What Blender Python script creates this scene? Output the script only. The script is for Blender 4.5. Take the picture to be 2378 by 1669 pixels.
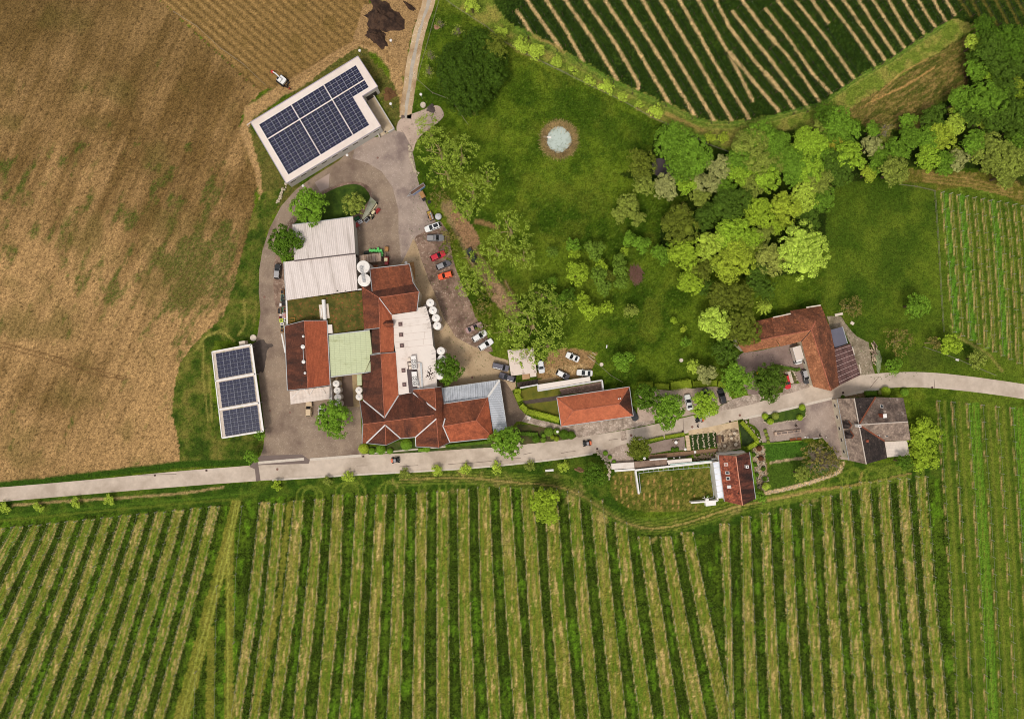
import bpy, math, random
import numpy as np
from mathutils import Vector, Matrix
sc = bpy.context.scene
for o in list(bpy.data.objects): bpy.data.objects.remove(o)
R = math.radians
random.seed(7); rng = np.random.default_rng(11)

# ---------------------------------------------------------------- survey: map scale and flying height
S, CX, CY, H = 0.12, 1189.0, 834.5, 210.0      # metres per survey unit, nadir point, flying height
Z = {'R1':(480,80,4.028),'R2':(580,400,5.035),'R3':(460,680,5.035),'R4':(640,640,6.713),'R5':(800,600,6.713),
     'R6':(820,780,5.035),'S1':(920,380,6.713),'S2':(920,580,5.035),'S3':(1120,780,5.035),'S4':(1480,800,5.035),
     'S5':(1660,660,5.035),'S6':(1360,960,5.218),'S7':(1740,880,4.592),'T1':(0,0,3.703),'T2':(820,0,4.592),
     'T3':(1200,0,3.827),'T4':(1778,0,3.827),'T5':(1440,280,4.415),'T6':(1280,500,4.415),'T7':(1900,340,2.877),
     'U1':(0,400,3.703),'U2':(0,780,2.123),'U3':(0,1120,1.682),'U4':(560,1020,1.88),'U5':(1200,1080,1.5686),
     'U6':(1778,1080,1.5686),'U7':(600,1250,2.0246),'F':(0,0,.9651),'A':(0,0,1.0),'Y':(800,440,4.2),'K':(630,660,7.11),'J':(920,840,10.96)}
def q(r,x,y):
    a,b,s = Z[r]; return a+x/s, b+y/s
def W(px,py,h=0.0):
    k = S*(1-h/H); return Vector(((px-CX)*k,(CY-py)*k,h))
def P(r,x,y,h=0.0): return W(*q(r,x,y),h)
def PL(r,*xy): return [q(r,xy[i],xy[i+1]) for i in range(0,len(xy),2)]

# ---------------------------------------------------------------- camera, sky, sun, exposure
cam = bpy.data.objects.new('camera', bpy.data.cameras.new('camera')); sc.collection.objects.link(cam)
cam.location = (0,0,H); cam.rotation_euler = (0,0,0)
cam.data.sensor_width = 36; cam.data.sensor_fit = 'HORIZONTAL'; cam.data.lens = 36*H/(2378*S)
cam.data.clip_end = 9000; sc.camera = cam
SUN_EL, SUN_AZ = 64, 205                          # degrees; azimuth clockwise from the top of the map
wd = bpy.data.worlds.new('World'); sc.world = wd; wd.use_nodes = True
nt = wd.node_tree; bg = nt.nodes['Background']
sky = nt.nodes.new('ShaderNodeTexSky'); sky.sky_type = 'NISHITA'; sky.sun_disc = False
sky.sun_elevation = R(SUN_EL); sky.sun_rotation = R(SUN_AZ); sky.dust_density = 3; sky.air_density = 1
hs = nt.nodes.new('ShaderNodeHueSaturation'); hs.inputs['Saturation'].default_value = .10
nt.links.new(sky.outputs[0], hs.inputs['Color']); nt.links.new(hs.outputs[0], bg.inputs['Color'])
bg.inputs['Strength'].default_value = 0.115
sun = bpy.data.objects.new('sun', bpy.data.lights.new('sun','SUN')); sc.collection.objects.link(sun)
sun.data.energy = 1.5; sun.data.angle = R(11); sun.data.color = (1,.93,.80)
sd = Vector((math.sin(R(SUN_AZ))*math.cos(R(SUN_EL)), math.cos(R(SUN_AZ))*math.cos(R(SUN_EL)), math.sin(R(SUN_EL))))
sun.rotation_euler = sd.to_track_quat('Z','Y').to_euler(); sun.location = sd*300
vs = sc.view_settings; vs.view_transform = 'Standard'; vs.look = 'None'; vs.exposure = 0.09; vs.gamma = 1
sc.render.engine = 'CYCLES'; sc.cycles.filter_width = 1.0

# ---------------------------------------------------------------- helpers
def C(r,g,b):
    f = lambda c: (c/255/12.92) if c <= 10 else (((c/255)+.055)/1.055)**2.4
    return (f(r),f(g),f(b))
def link(o): sc.collection.objects.link(o); return o
def tag(o,label=None,cat=None,group=None,kind=None):
    if label: o['label']=label
    if cat: o['category']=cat
    if group: o['group']=group
    if kind: o['kind']=kind
    return o
def thing(name,label,cat,loc=(0,0,0),rz=0.0,group=None):
    o = link(bpy.data.objects.new(name,None)); o.location=loc; o.rotation_euler=(0,0,rz); o.empty_display_size=.5
    return tag(o,label,cat,group)
class MB:
    """collects faces; build() links them as one mesh object"""
    def __init__(s): s.v=[]; s.f=[]; s.uv=[]
    def poly(s,pts,uv=None):
        n=len(s.v); s.v += [tuple(p) for p in pts]; s.f.append(tuple(range(n,n+len(pts)))); s.uv.append(uv or [(p[0],p[1]) for p in pts])
    def mesh(s,V,F):
        n=len(s.v); s.v += [tuple(p) for p in V]
        for f in F: s.f.append(tuple(i+n for i in f)); s.uv.append([(V[i][0],V[i][1]) for i in f])
    def box(s,c,d,rz=0.0,M=None):
        x,y,z = d[0]/2,d[1]/2,d[2]/2; a,b=math.cos(rz),math.sin(rz)
        V=[]
        for k in (-z,z):
            for i,j in ((-x,-y),(x,-y),(x,y),(-x,y)):
                p=Vector((i*a-j*b,i*b+j*a,k)); p=(M@p) if M else p
                V.append((p[0]+c[0],p[1]+c[1],p[2]+c[2]))
        s.mesh(V,[(3,2,1,0),(4,5,6,7),(0,1,5,4),(1,2,6,5),(2,3,7,6),(3,0,4,7)]); return s
    def beam(s,p,p2,w,h=None):
        p,p2=Vector(p),Vector(p2); d=p2-p; L=d.length
        if L<1e-5: return s
        m=d.to_track_quat('X','Z').to_matrix()
        return s.box((p+p2)/2,(L,w,h or w),M=m)
    def tube(s,pts,rad,n=6,cap=True):
        pts=[Vector(p) for p in pts]; rad = rad if isinstance(rad,(list,tuple)) else [rad]*len(pts)
        V=[];F=[]
        for i,p in enumerate(pts):
            d=(pts[min(i+1,len(pts)-1)]-pts[max(i-1,0)]).normalized(); m=d.to_track_quat('Z','Y').to_matrix()
            for k in range(n):
                a=2*math.pi*k/n; V.append(p+m@Vector((math.cos(a)*rad[i],math.sin(a)*rad[i],0)))
        for i in range(len(pts)-1):
            for k in range(n): F.append((i*n+k,i*n+(k+1)%n,(i+1)*n+(k+1)%n,(i+1)*n+k))
        if cap: F += [tuple(range(n-1,-1,-1)), tuple((len(pts)-1)*n+k for k in range(n))]
        s.mesh(V,F); return s
    def lathe(s,c,prof,n=16):
        V=[];F=[]
        for r_,z in prof:
            for k in range(n): a=2*math.pi*k/n; V.append((c[0]+r_*math.cos(a),c[1]+r_*math.sin(a),c[2]+z))
        for i in range(len(prof)-1):
            for k in range(n): F.append((i*n+k,i*n+(k+1)%n,(i+1)*n+(k+1)%n,(i+1)*n+k))
        F += [tuple(range(n-1,-1,-1)), tuple((len(prof)-1)*n+k for k in range(n))]
        s.mesh(V,F); return s
    def prism(s,pts,z0,z1):
        n=len(pts); V=[(p[0],p[1],z0) for p in pts]+[(p[0],p[1],z1) for p in pts]
        ar=sum(pts[i][0]*pts[(i+1)%n][1]-pts[(i+1)%n][0]*pts[i][1] for i in range(n))
        F=[tuple(range(n-1,-1,-1)),tuple(range(n,2*n))]+[(i,(i+1)%n,n+(i+1)%n,n+i) for i in range(n)]
        if ar<0: F=[f[::-1] for f in F]
        s.mesh(V,F); return s
    def build(s,name,mat,parent=None,smooth=False,**kw):
        me=bpy.data.meshes.new(name); off=Vector((0,0,0))
        if parent is not None:
            r_=parent
            while r_.parent: r_=r_.parent
            off=Vector(r_.location) if s.world else off
        me.from_pydata([(v[0]-off[0],v[1]-off[1],v[2]-off[2]) for v in s.v],[],s.f)
        ul=me.uv_layers.new(name='UVMap'); k=0
        flat=[c for u in s.uv for p in u for c in p]; ul.data.foreach_set('uv',flat)
        if smooth: me.polygons.foreach_set('use_smooth',[True]*len(me.polygons))
        me.materials.append(mat); o=link(bpy.data.objects.new(name,me))
        if parent is not None: o.parent=parent
        return tag(o,**kw)
    world=True
def LB():
    m=MB(); m.world=False; return m
def structure(name,mb,mat,**kw): return mb.build(name,mat,kind='structure',**kw)

# ---------------------------------------------------------------- materials
MC={}
def M(name,col,rough=.8,var=.15,scale=1.5,dark=None,dscale=.25,dth=.55,dsoft=.12,metal=0.0,bump=0.0,bscale=8.0,pat=None,stretch=None,spec=.3,island=0.0,trans=0.0,speck=None,coat=0.0):
    if name in MC: return MC[name]
    m=bpy.data.materials.new(name); m.use_nodes=True; n=m.node_tree.nodes; l=m.node_tree.links
    b=n['Principled BSDF']; b.inputs['Roughness'].default_value=rough; b.inputs['Metallic'].default_value=metal
    b.inputs['Specular IOR Level'].default_value=spec; b.inputs['Coat Weight'].default_value=coat
    tc=n.new('ShaderNodeTexCoord')
    def noise(sc_,det=4,vec=None,ro=.6):
        t=n.new('ShaderNodeTexNoise'); t.inputs['Scale'].default_value=sc_; t.inputs['Detail'].default_value=det; t.inputs['Roughness'].default_value=ro
        l.new(vec or tc.outputs['Object'],t.inputs['Vector']); return t.outputs['Fac']
    def rng_(v,a,b_,c_,d):
        t=n.new('ShaderNodeMapRange'); l.new(v,t.inputs[0])
        for i,k in enumerate((a,b_,c_,d)): t.inputs[i+1].default_value=k
        return t.outputs[0]
    def mix(f,a,b_,mode='MIX'):
        t=n.new('ShaderNodeMix'); t.data_type='RGBA'; t.blend_type=mode
        for s_,v in ((t.inputs['Factor'],f),(t.inputs['A'],a),(t.inputs['B'],b_)):
            if isinstance(v,(int,float)): s_.default_value=v
            elif isinstance(v,tuple): s_.default_value=(*v,1)
            else: l.new(v,s_)
        return t.outputs['Result']
    def mul(c,f):
        t=n.new('ShaderNodeVectorMath'); t.operation='SCALE'; l.new(f,t.inputs['Scale'])
        if isinstance(c,tuple): t.inputs[0].default_value=c
        else: l.new(c,t.inputs[0])
        return t.outputs[0]
    c=mul(col,rng_(noise(scale),.25,.75,1-var,1+var)); height=None
    if speck:
        v=n.new('ShaderNodeTexVoronoi'); v.inputs['Scale'].default_value=speck[0]; l.new(tc.outputs['Object'],v.inputs['Vector'])
        sp=n.new('ShaderNodeSeparateColor'); l.new(v.outputs['Color'],sp.inputs[0])
        c=mix(rng_(sp.outputs[0],speck[2],speck[2]+.05,0,.85),c,speck[1])
    if dark:
        vec=None
        if stretch:
            mp=n.new('ShaderNodeMapping'); mp.inputs['Scale'].default_value=stretch; l.new(tc.outputs['UV' if len(stretch)==3 and pat else 'Object'],mp.inputs[0]); vec=mp.outputs[0]
        c=mix(rng_(noise(dscale,6,vec,.68),dth-dsoft,dth+dsoft,0,1),c,dark)
    if pat:
        kind,pu,pv,amt=pat
        if kind=='tile':
            mp=n.new('ShaderNodeMapping'); l.new(tc.outputs['UV'],mp.inputs[0])
            t=n.new('ShaderNodeTexBrick'); t.inputs['Scale'].default_value=1; t.inputs['Brick Width'].default_value=pu; t.inputs['Row Height'].default_value=pv
            t.inputs['Mortar Size'].default_value=.012; t.inputs['Mortar Smooth'].default_value=.5; t.inputs['Bias'].default_value=0
            t.inputs['Color1'].default_value=(1-amt,)*3+(1,); t.inputs['Color2'].default_value=(1+amt,)*3+(1,); t.inputs['Mortar'].default_value=(.5,.5,.5,1)
            l.new(mp.outputs[0],t.inputs['Vector']); c=mix(1.0,c,t.outputs['Color'],'MULTIPLY'); height=t.outputs['Fac']; hinv=True
        elif kind=='wave':
            t=n.new('ShaderNodeTexWave'); t.wave_type='BANDS'; t.bands_direction='X'; t.inputs['Scale'].default_value=math.pi/10/pu*2/2
            t.inputs['Distortion'].default_value=0; l.new(tc.outputs['UV'],t.inputs['Vector'])
            c=mul(c,rng_(t.outputs['Fac'],0,1,1-amt,1+amt*.3)); height=t.outputs['Fac']
            if pv:
                t2=n.new('ShaderNodeTexWave'); t2.bands_direction='Y'; t2.inputs['Scale'].default_value=math.pi/10/pv; l.new(tc.outputs['UV'],t2.inputs['Vector'])
                c=mul(c,rng_(t2.outputs['Fac'],0,.06,1-amt*1.6,1))
    if island:
        g=n.new('ShaderNodeNewGeometry'); c=mul(c,rng_(g.outputs['Random Per Island'],0,1,1-island,1+island))
    l.new(c,b.inputs['Base Color'])
    if bump:
        bn=n.new('ShaderNodeBump'); bn.inputs['Strength'].default_value=bump; bn.inputs['Distance'].default_value=.08
        l.new(height if height is not None else noise(bscale,5),bn.inputs['Height']); l.new(bn.outputs[0],b.inputs['Normal'])
        if pat and pat[0]=='tile': bn.invert=True
    if trans:
        tr=n.new('ShaderNodeBsdfTranslucent'); l.new(c,tr.inputs[0]); ms=n.new('ShaderNodeMixShader'); ms.inputs[0].default_value=trans
        l.new(b.outputs[0],ms.inputs[1]); l.new(tr.outputs[0],ms.inputs[2]); l.new(ms.outputs[0],n['Material Output'].inputs['Surface'])
    MC[name]=m; return m

# ---------------------------------------------------------------- array helpers
def smooth(a,b,x): t=np.clip((x-a)/(b-a),0,1); return t*t*(3-2*t)
TAB=rng.random((256,256)).astype(np.float32)
def vn(x,y,s=0):
    x=x+s*17.31; y=y+s*9.77
    i=np.floor(x).astype(int); j=np.floor(y).astype(int); fx=x-i; fy=y-j
    fx=fx*fx*(3-2*fx); fy=fy*fy*(3-2*fy); i&=255; j&=255; i1=(i+1)&255; j1=(j+1)&255
    return (TAB[i,j]*(1-fx)+TAB[i1,j]*fx)*(1-fy)+(TAB[i,j1]*(1-fx)+TAB[i1,j1]*fx)*fy
def fbm(x,y,o=4,s=0,g=.55):
    t=0;a=1;n_=0
    for k in range(o): t=t+a*vn(x*2**k,y*2**k,s+k*3); n_+=a; a*=g
    return t/n_
def inpoly(px,py,poly):
    m=np.zeros(px.shape,bool); P_=np.array(poly); lo=P_.min(0); hi=P_.max(0)
    idx=np.nonzero((px>=lo[0])&(px<=hi[0])&(py>=lo[1])&(py<=hi[1]))[0]
    x=px[idx]; y=py[idx]; r=np.zeros(x.shape,bool); n=len(poly)
    for i in range(n):
        (x1,y1),(x2,y2)=poly[i],poly[(i+1)%n]
        if y1==y2: continue
        r ^= ((y1>y)!=(y2>y)) & (x < (x2-x1)*(y-y1)/(y2-y1)+x1)
    m[idx]=r; return m
def dline(px,py,pts,reach):
    d=np.full(px.shape,1e6,np.float32)
    for (x1,y1),(x2,y2) in zip(pts[:-1],pts[1:]):
        idx=np.nonzero((px>min(x1,x2)-reach)&(px<max(x1,x2)+reach)&(py>min(y1,y2)-reach)&(py<max(y1,y2)+reach))[0]
        if not len(idx): continue
        x=px[idx]-x1; y=py[idx]-y1; dx,dy=x2-x1,y2-y1; t=np.clip((x*dx+y*dy)/(dx*dx+dy*dy+1e-9),0,1)
        d[idx]=np.minimum(d[idx],np.hypot(x-t*dx,y-t*dy))
    return d
def chaikin(pts,n=2,closed=True):
    for _ in range(n):
        o=[]; N=len(pts); rg=range(N if closed else N-1)
        if not closed: o.append(pts[0])
        for i in rg:
            a,b=pts[i],pts[(i+1)%N]
            o.append((a[0]*.75+b[0]*.25,a[1]*.75+b[1]*.25)); o.append((a[0]*.25+b[0]*.75,a[1]*.25+b[1]*.75))
        if not closed: o.append(pts[-1])
        pts=o
    return pts
def quads(name,V,mat,parent=None,**kw):
    """V: (N,k,3) array of separate k-gons"""
    N,K=V.shape[:2]; me=bpy.data.meshes.new(name); me.vertices.add(N*K); me.vertices.foreach_set('co',V.astype(np.float32).ravel())
    me.loops.add(N*K); me.loops.foreach_set('vertex_index',np.arange(N*K,dtype=np.int32)); me.polygons.add(N)
    me.polygons.foreach_set('loop_start',np.arange(N,dtype=np.int32)*K); me.update(calc_edges=True); me.materials.append(mat)
    o=link(bpy.data.objects.new(name,me))
    if parent is not None: o.parent=parent
    return tag(o,**kw)
def leaf_quads(cen,size,nrm_bias=None,up=.5,r=None):
    """random leaf faces (diamonds) at centres cen (N,3)"""
    r=r or rng; N=len(cen); n=r.normal(size=(N,3)); n[:,2]=np.abs(n[:,2])+up
    if nrm_bias is not None: n=n*.6+nrm_bias
    n/=np.linalg.norm(n,axis=1,keepdims=True)+1e-9
    t=np.cross(n,r.normal(size=(N,3))); t/=np.linalg.norm(t,axis=1,keepdims=True)+1e-9; b=np.cross(n,t)
    s=(size*(.6+.8*r.random(N)))[:,None]; w=s*.62
    return np.stack([cen+t*s*.5,cen+b*w*.5,cen-t*s*.5,cen-b*w*.5],1)
# ================================================================ GROUND
step=.4; X0,X1,Y0,Y1=-156,156,-113,113
gx=np.arange(X0,X1+1e-6,step); gy=np.arange(Y0,Y1+1e-6,step); nx,ny=len(gx),len(gy)
GX,GY=np.meshgrid(gx,gy); GX=GX.ravel(); GY=GY.ravel()
px=GX/S+CX; py=CY-GY/S
wx=px+(fbm(px/9,py/9,3,1)-.5)*7+(vn(px/3,py/3,7)-.5)*3; wy=py+(fbm(px/9,py/9,3,2)-.5)*7+(vn(px/3,py/3,8)-.5)*3
COL=np.zeros((len(px),3),np.float32); REG=np.zeros(len(px),np.int32)
def A_(c): return np.array(c,np.float32)
def lay(mask,c):
    mk=np.asarray(mask,np.float32); i=np.nonzero(mk>0.001)[0]; cc=c[i] if getattr(c,'ndim',1)==2 else A_(c)
    COL[i]+=mk[i,None]*(cc-COL[i])
def area(poly,c,reg=None,warp=True,amt=1.0):
    m=inpoly(wx if warp else px,wy if warp else py,poly)
    lay(m*amt,c)
    if reg is not None: REG[m]=reg
    return m
def path(pts,w,c,soft=1.5,amt=1.0,warp=.5):
    d=dline(px*(1-warp)+wx*warp,py*(1-warp)+wy*warp,pts,w+soft+6)
    m=smooth(w/2+soft,w/2-soft*.3,d)*amt; lay(m,c); return m
n1=fbm(px/90,py/90,4,3); n2=fbm(px/22,py/22,4,4); n3=fbm(px/6,py/6,3,5); hi=rng.random(len(px)).astype(np.float32)
# meadow, default everywhere
mead=np.outer(1-smooth(.34,.66,n1*.65+n2*.35),A_(C(54,76,12)))+np.outer(smooth(.34,.66,n1*.65+n2*.35),A_(C(94,112,26)))
mead*=(.72+.36*n3+.22*hi)[:,None]; ms=fbm((px*.85+py*.5)/40,(py*.85-px*.5)/5,3,151); mead*=(.84+.32*ms)[:,None]; COL[:]=mead; yl=smooth(.55,.75,fbm(px/60,py/60,4,9)); lay(yl*.38,C(114,120,36)); lay(smooth(.55,.8,n3)*.45,C(38,62,10)); lay((hi>.9)*.25,C(120,136,50))
# darker lush parts of the meadow
lay(smooth(.42,.6,n2)*area(PL('F',955,0,1040,40,1130,110,1470,285,1440,330,1290,360,1210,250,1080,200,960,190),C(45,75,14),amt=0)*.5,C(34,62,10))
# ploughed field -------------------------------------------------------------
th=R(66); u=(px*math.cos(th)-py*math.sin(th)); v=(px*math.sin(th)+py*math.cos(th))     # u runs along the furrows
st=fbm(u/260,v/16,4,20); st2=fbm(u/160,v/3.4,3,24); cl=fbm(px/140,py/140,4,28); gr=fbm(u/60,v/22,4,31)
soil=np.outer(1-smooth(.3,.7,cl*.5+st*.3+.2*np.clip((py-150)/700,0,1)),A_(C(108,84,47)))+np.outer(smooth(.3,.7,cl*.5+st*.3+.2*np.clip((py-150)/700,0,1)),A_(C(168,133,88)))
soil*=(.76+.48*st2)[:,None]*(.86+.28*n3)[:,None]*(.80+.40*hi)[:,None]
fieldp=PL('F',-80,-80,350,-80,352,-5,470,105,584,206,545,250,535,285,560,340,580,400,565,480,545,560,525,640,500,710,440,765,405,810,390,870,385,930,400,990,405,1035,300,1050,100,1075,-80,1090)
fm=area(fieldp,C(0,0,0),1); lay(fm,soil)
gp=smooth(.56,.74,gr*.8+.2*n3+.25*np.exp(-(((px-470)/120)**2+((py-650)/110)**2))+.07*np.exp(-(((px-190)/200)**2+((py-520)/160)**2))-.10*(py<330)-.08*(py>800))*(.25+.9*hi)
lay(fm*np.clip(gp,0,.85),C(62,82,22)); lay(fm*smooth(.5,.8,fbm(px/80,py/80,3,37))*.5,C(92,84,38)); lay(fm*smooth(420,-60,py+px*.15)*.45,C(84,68,34)); lay(fm*(hi<.05)*.5,C(60,44,22))
for a in (PL('U2',0,30,300,110,480,170,620,205),PL('U2',0,50,290,130,470,190,610,215)): path(a,3,C(105,78,48),1.2,.8)
# new vineyard on bare soil
nv=PL('F',352,-80,352,-5,584,206,640,187,720,142,800,97,835,82,825,30,830,-80); nm=area(nv,C(142,112,66),2); lay(nm*.8,np.outer(.7+.35*n3+.25*hi,A_(C(142,112,66))))
th2=math.atan2(206+5,584-352); d2=-px*math.sin(th2)+py*math.cos(th2); a2=px*math.cos(th2)+py*math.sin(th2)
ph=(d2+ (a2-300)*.02)/16.5
lay(nm*smooth(.45,.9,np.abs((ph%1)*2-1))*(.4+.4*n2),C(84,68,38)); lay(nm*smooth(.3,.05,np.abs((ph%1)*2-1))*.4*(.5+n3)*smooth(900,420,px+py*.6),C(190,154,102))
lay(nm*(smooth(.5,.7,fbm(px/40,py/40,3,41))*.55*smooth(380,560,px-py*.3)),C(112,90,46))
lay(nm*(hi>.86)*.35,C(90,72,36))
# tan soil strips round the warehouse
tan=np.outer(.8+.4*n3,A_(C(170,136,92)))*(.9+.2*hi)[:,None]
area(PL('T2',0,420,110,60,330,0,640,-60,760,-40,760,60,640,300,590,560,560,840,440,640,260,540,100,470,0,480),C(156,124,84)); 
for p_,w_ in ((PL('F',560,252,620,210,700,165,760,125,800,102,850,105,885,150,893,200,903,250),28),(PL('F',600,225,560,252,547,290,562,335,582,385,588,430),20),(PL('F',588,430,575,480),8)):
    d=dline(wx,wy,p_,w_); lay(smooth(w_*.62,w_*.4,d),tan)
for o_ in (-8,0,8): path([(x+o_,y+o_*.5) for x,y in PL('F',620,200,700,155,760,118,800,95,850,100,885,150)],3,C(120,92,56),1.5,.5)
# verges round warehouse
vg=np.outer(1-n3,A_(C(58,76,22)))+np.outer(n3,A_(C(122,108,56)))
for pl in (PL('R1',390,850,440,780,700,640,1000,410,1290,190,1420,120,1500,140,1560,260,1640,330,1760,480,1810,640,1800,860,1760,890,1600,560,1590,490,1415,205,410,822),
           PL('R1',390,840,480,960,600,1150,740,1400,900,1400,1290,1110,1300,1180,1080,1290,880,1420,700,1600,560,1780,440,1900,460,1700,520,1520,505,1280,440,1060)):
    m=area(pl,C(70,84,30),5); lay(m,vg)
# grass belt along the west road
belt=PL('F',588,430,640,420,600,520,580,600,583,700,560,760,480,765,470,860,500,985,590,965,590,1000,560,1035,405,1052,400,990,385,930,390,870,405,810,440,765,500,710,525,640,545,560,565,480)
m=area(belt,C(70,88,24),5); lay(m*smooth(.3,.7,n3)*.5,C(104,104,44)); lay(m*smooth(.5,.75,n2)*.8,C(120,112,52)); lay(m*smooth(.5,.3,n2)*.7,C(40,64,14))
for p_ in (PL('R3',540,80,550,380,470,500),PL('R3',30,560,150,460,300,470,420,560),PL('R3',0,640,80,520,260,440,380,520),PL('R3',60,600,60,1000,120,1500),PL('R3',130,900,160,1500)): path(p_,4,C(150,140,70),2,.55)
m=path(PL('F',-60,1092,100,1078,300,1053,410,1040,560,1036),14,C(50,76,16),3)
# road verge south of the main road / headland
hd=PL('F',-80,1130,300,1098,580,1078,800,1064,960,1056,1240,1032,1340,1016,1350,1060,1370,1110,1400,1150,1440,1180,1500,1190,1560,1180,1660,1140,1760,1110,1870,1070,1900,1030,2030,1040,2110,1020,2140,1075,1950,1110,1700,1160,1560,1210,1420,1180,1330,1110,1250,1092,1100,1090,800,1110,580,1125,420,1145,150,1165,-80,1180)
m=area(hd,C(62,86,20),5); lay(m*smooth(.45,.7,n2)*.6,C(88,100,30)); lay(m*smooth(.55,.4,n2)*.6,C(42,66,12))
# ---- lower vineyard ----------------------------------------------------------
lv=PL('F',-80,1172,150,1158,420,1140,560,1122,640,1112,800,1104,1100,1092,1250,1092,1330,1112,1400,1165,1440,1195,1560,1205,1640,1180,1760,1145,1900,1110,2000,1085,2130,1070,2110,1030,2120,900,2130,890,2400,910,2400,1750,-80,1750)
ds=fbm(px/3.0,py/60,3,160); dk=np.outer(1-n2,A_(C(42,62,10)))+np.outer(n2,A_(C(82,102,24))); dk*=(.6+.5*ds+.3*hi)[:,None]; bp=smooth(.55,.72,fbm(px/16,py/45,3,171))[:,None]*.55; dk=dk*(1-bp)+bp*A_(C(88,124,24))*(.7+.6*hi)[:,None]; dk*=(.7+.4*n3+.3*hi)[:,None]
lm=area(lv,C(42,68,14),3); lay(lm,dk)
lt=np.outer(1-n2,A_(C(98,106,30)))+np.outer(n2,A_(C(138,128,54))); lt*=(.76+.48*n3)[:,None]*(.8+.4*hi)[:,None]
LOW=[  # top y, left x, right x, (y 1400) left, right, (y 1669) left, right
 (1166,605,626,578,600,538,559),(1168,640,661,616,637,580,600),(1161,685,706,658,688,625,649),(1158,733,752,709,735,681,704),
 (1148,775,797,759,789,736,760),(1150,829,852,813,837,788,812),(1148,875,898,860,885,844,871),(1147,920,944,911,937,899,928),
 (1143,968,992,964,988,958,985),(1140,1016,1041,1015,1041,1015,1044),(1135,1063,1088,1065,1092,1074,1104),(1130,1110,1136,1118,1148,1136,1163),
 (1130,1160,1185,1174,1204,1195,1225),(1132,1210,1238,1227,1257,1243,1275),(1134,1264,1292,1279,1311,1302,1335),(1140,1317,1343,1339,1367,1366,1394),
 (1160,1371,1398,1394,1423,1423,1454),(1212,1428,1454,1448,1476,1485,1516),(1245,1482,1507,1506,1534,1544,1576),(1245,1533,1557,1558,1587,1606,1640),
 (1235,1582,1608,1614,1641,1669,1700),(1215,1672,1691,1682,1697,1692,1703),(1198,1721,1740,1725,1748,1732,1761),(1190,1767,1785,1775,1797,1787,1813),
 (1180,1813,1834,1825,1847,1840,1864),(1170,1860,1880,1873,1896,1890,1915),(1150,1907,1928,1920,1945,1937,1966),(1130,1951,1972,1968,1993,1988,2017),
 (1118,1995,2017,2014,2040,2036,2065),(1115,2039,2062,2058,2084,2081,2111),(1110,2084,2106,2106,2129,2132,2154),(1105,2127,2148,2149,2172,2173,2199)]
def u3(k,y=924): return q('U3',680-40*k-(.25*max(0,k-14)**2)*4,924), q('U3',892-34.8*k,88+3.6*k)
for k in range(1,27,2):
    (b1x,b1y),(t1x,t1y)=u3(k); (b2x,b2y),(t2x,t2y)=u3(k+1); mb=lambda a,b,f:a+(b-a)*f
    LOW.append((t1y,t2x,t1x,mb(t2x,b2x,(1400-t2y)/(1669-t2y))+2,mb(t1x,b1x,(1400-t1y)/(1669-t1y))+2,b2x,b1x))
ROWS=[]; st_t=smooth(.5,.66,fbm(px/7,py/30,4,51)); 
for i,(yt,a,b,c_,d_,e,f) in enumerate(LOW):
    ex=lambda m_,bt:(bt+(bt-m_)*91/269)
    L_=[(a,yt),(c_,1400),(e,1669),(ex(c_,e),1760)]; R_=[(b,yt),(d_,1400),(f,1669),(ex(d_,f),1760)]
    m=inpoly(px+(wx-px)*.12,py,L_+R_[::-1]); lay(m*(.78+.22*hi),lt)
    ys=[p[1] for p in L_]; tx=(px-np.interp(py,ys,[p[0] for p in L_]))/(np.interp(py,ys,[p[0] for p in R_])-np.interp(py,ys,[p[0] for p in L_]))
    sk=vn(tx*8+i*13.7,py/70+i*3,5)*.6+vn(tx*17+i*7.1,py/26,9)*.4; lay(m*smooth(.5,.28,sk)*.85,C(82,110,24)); lay(m*smooth(.58,.78,sk)*.45,C(170,148,90));  ROWS += [(L_,'low'),(R_,'low')]
    mid=[((x+x2)/2,y) for (x,y),(x2,_) in zip(L_,R_)]
    lay(m*st_t*(.75 if i%3!=1 else .45)*smooth(11,2,dline(px,py,mid,14))*(.4+.9*hi),C(196,164,108)); lay(m*(hi>.94)*smooth(.4,.6,st_t)*.6,C(206,174,116))
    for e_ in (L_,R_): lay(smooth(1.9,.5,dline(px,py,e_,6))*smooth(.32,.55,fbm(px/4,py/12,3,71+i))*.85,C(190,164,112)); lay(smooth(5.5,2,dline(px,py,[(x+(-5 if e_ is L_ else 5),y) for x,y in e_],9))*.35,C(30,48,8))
    for s_ in (-.22,.22): path([(x+s_*(x2-x0),y) for (x,y),(x0,_),(x2,_2) in zip(mid,L_,R_)],2.6,C(96,120,32),1.0,.45+.35*(i%2))
for pl in (PL('U3',905,70,945,70,905,250,740,924,720,1010,655,1010,675,924,860,250),PL('U3',880,230,915,150,912,700,915,924,915,1010,875,1010,880,600),PL('U3',812,560,838,560,838,1010,798,1010),PL('U4',200,265,225,265,175,714,80,1200,50,1200,150,714)):
    m=inpoly(wx,wy,pl); lay(m*.85,lt); 
for pp in (PL('U3',925,70,880,260,705,924,690,1000),PL('U3',938,70,895,260,725,924,710,1000),PL('U3',893,200,890,700,890,1000)): path(pp,3,C(158,160,72),1.2,.6)
for (l_,r_) in ((PL('U3',950,90,926,330,918,620),None),(PL('U3',852,400,845,700,842,1000),None),(PL('U3',125,505,0,800),None),(PL('U3',768,735,760,1000),None)): ROWS.append((l_,'low'))
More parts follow.
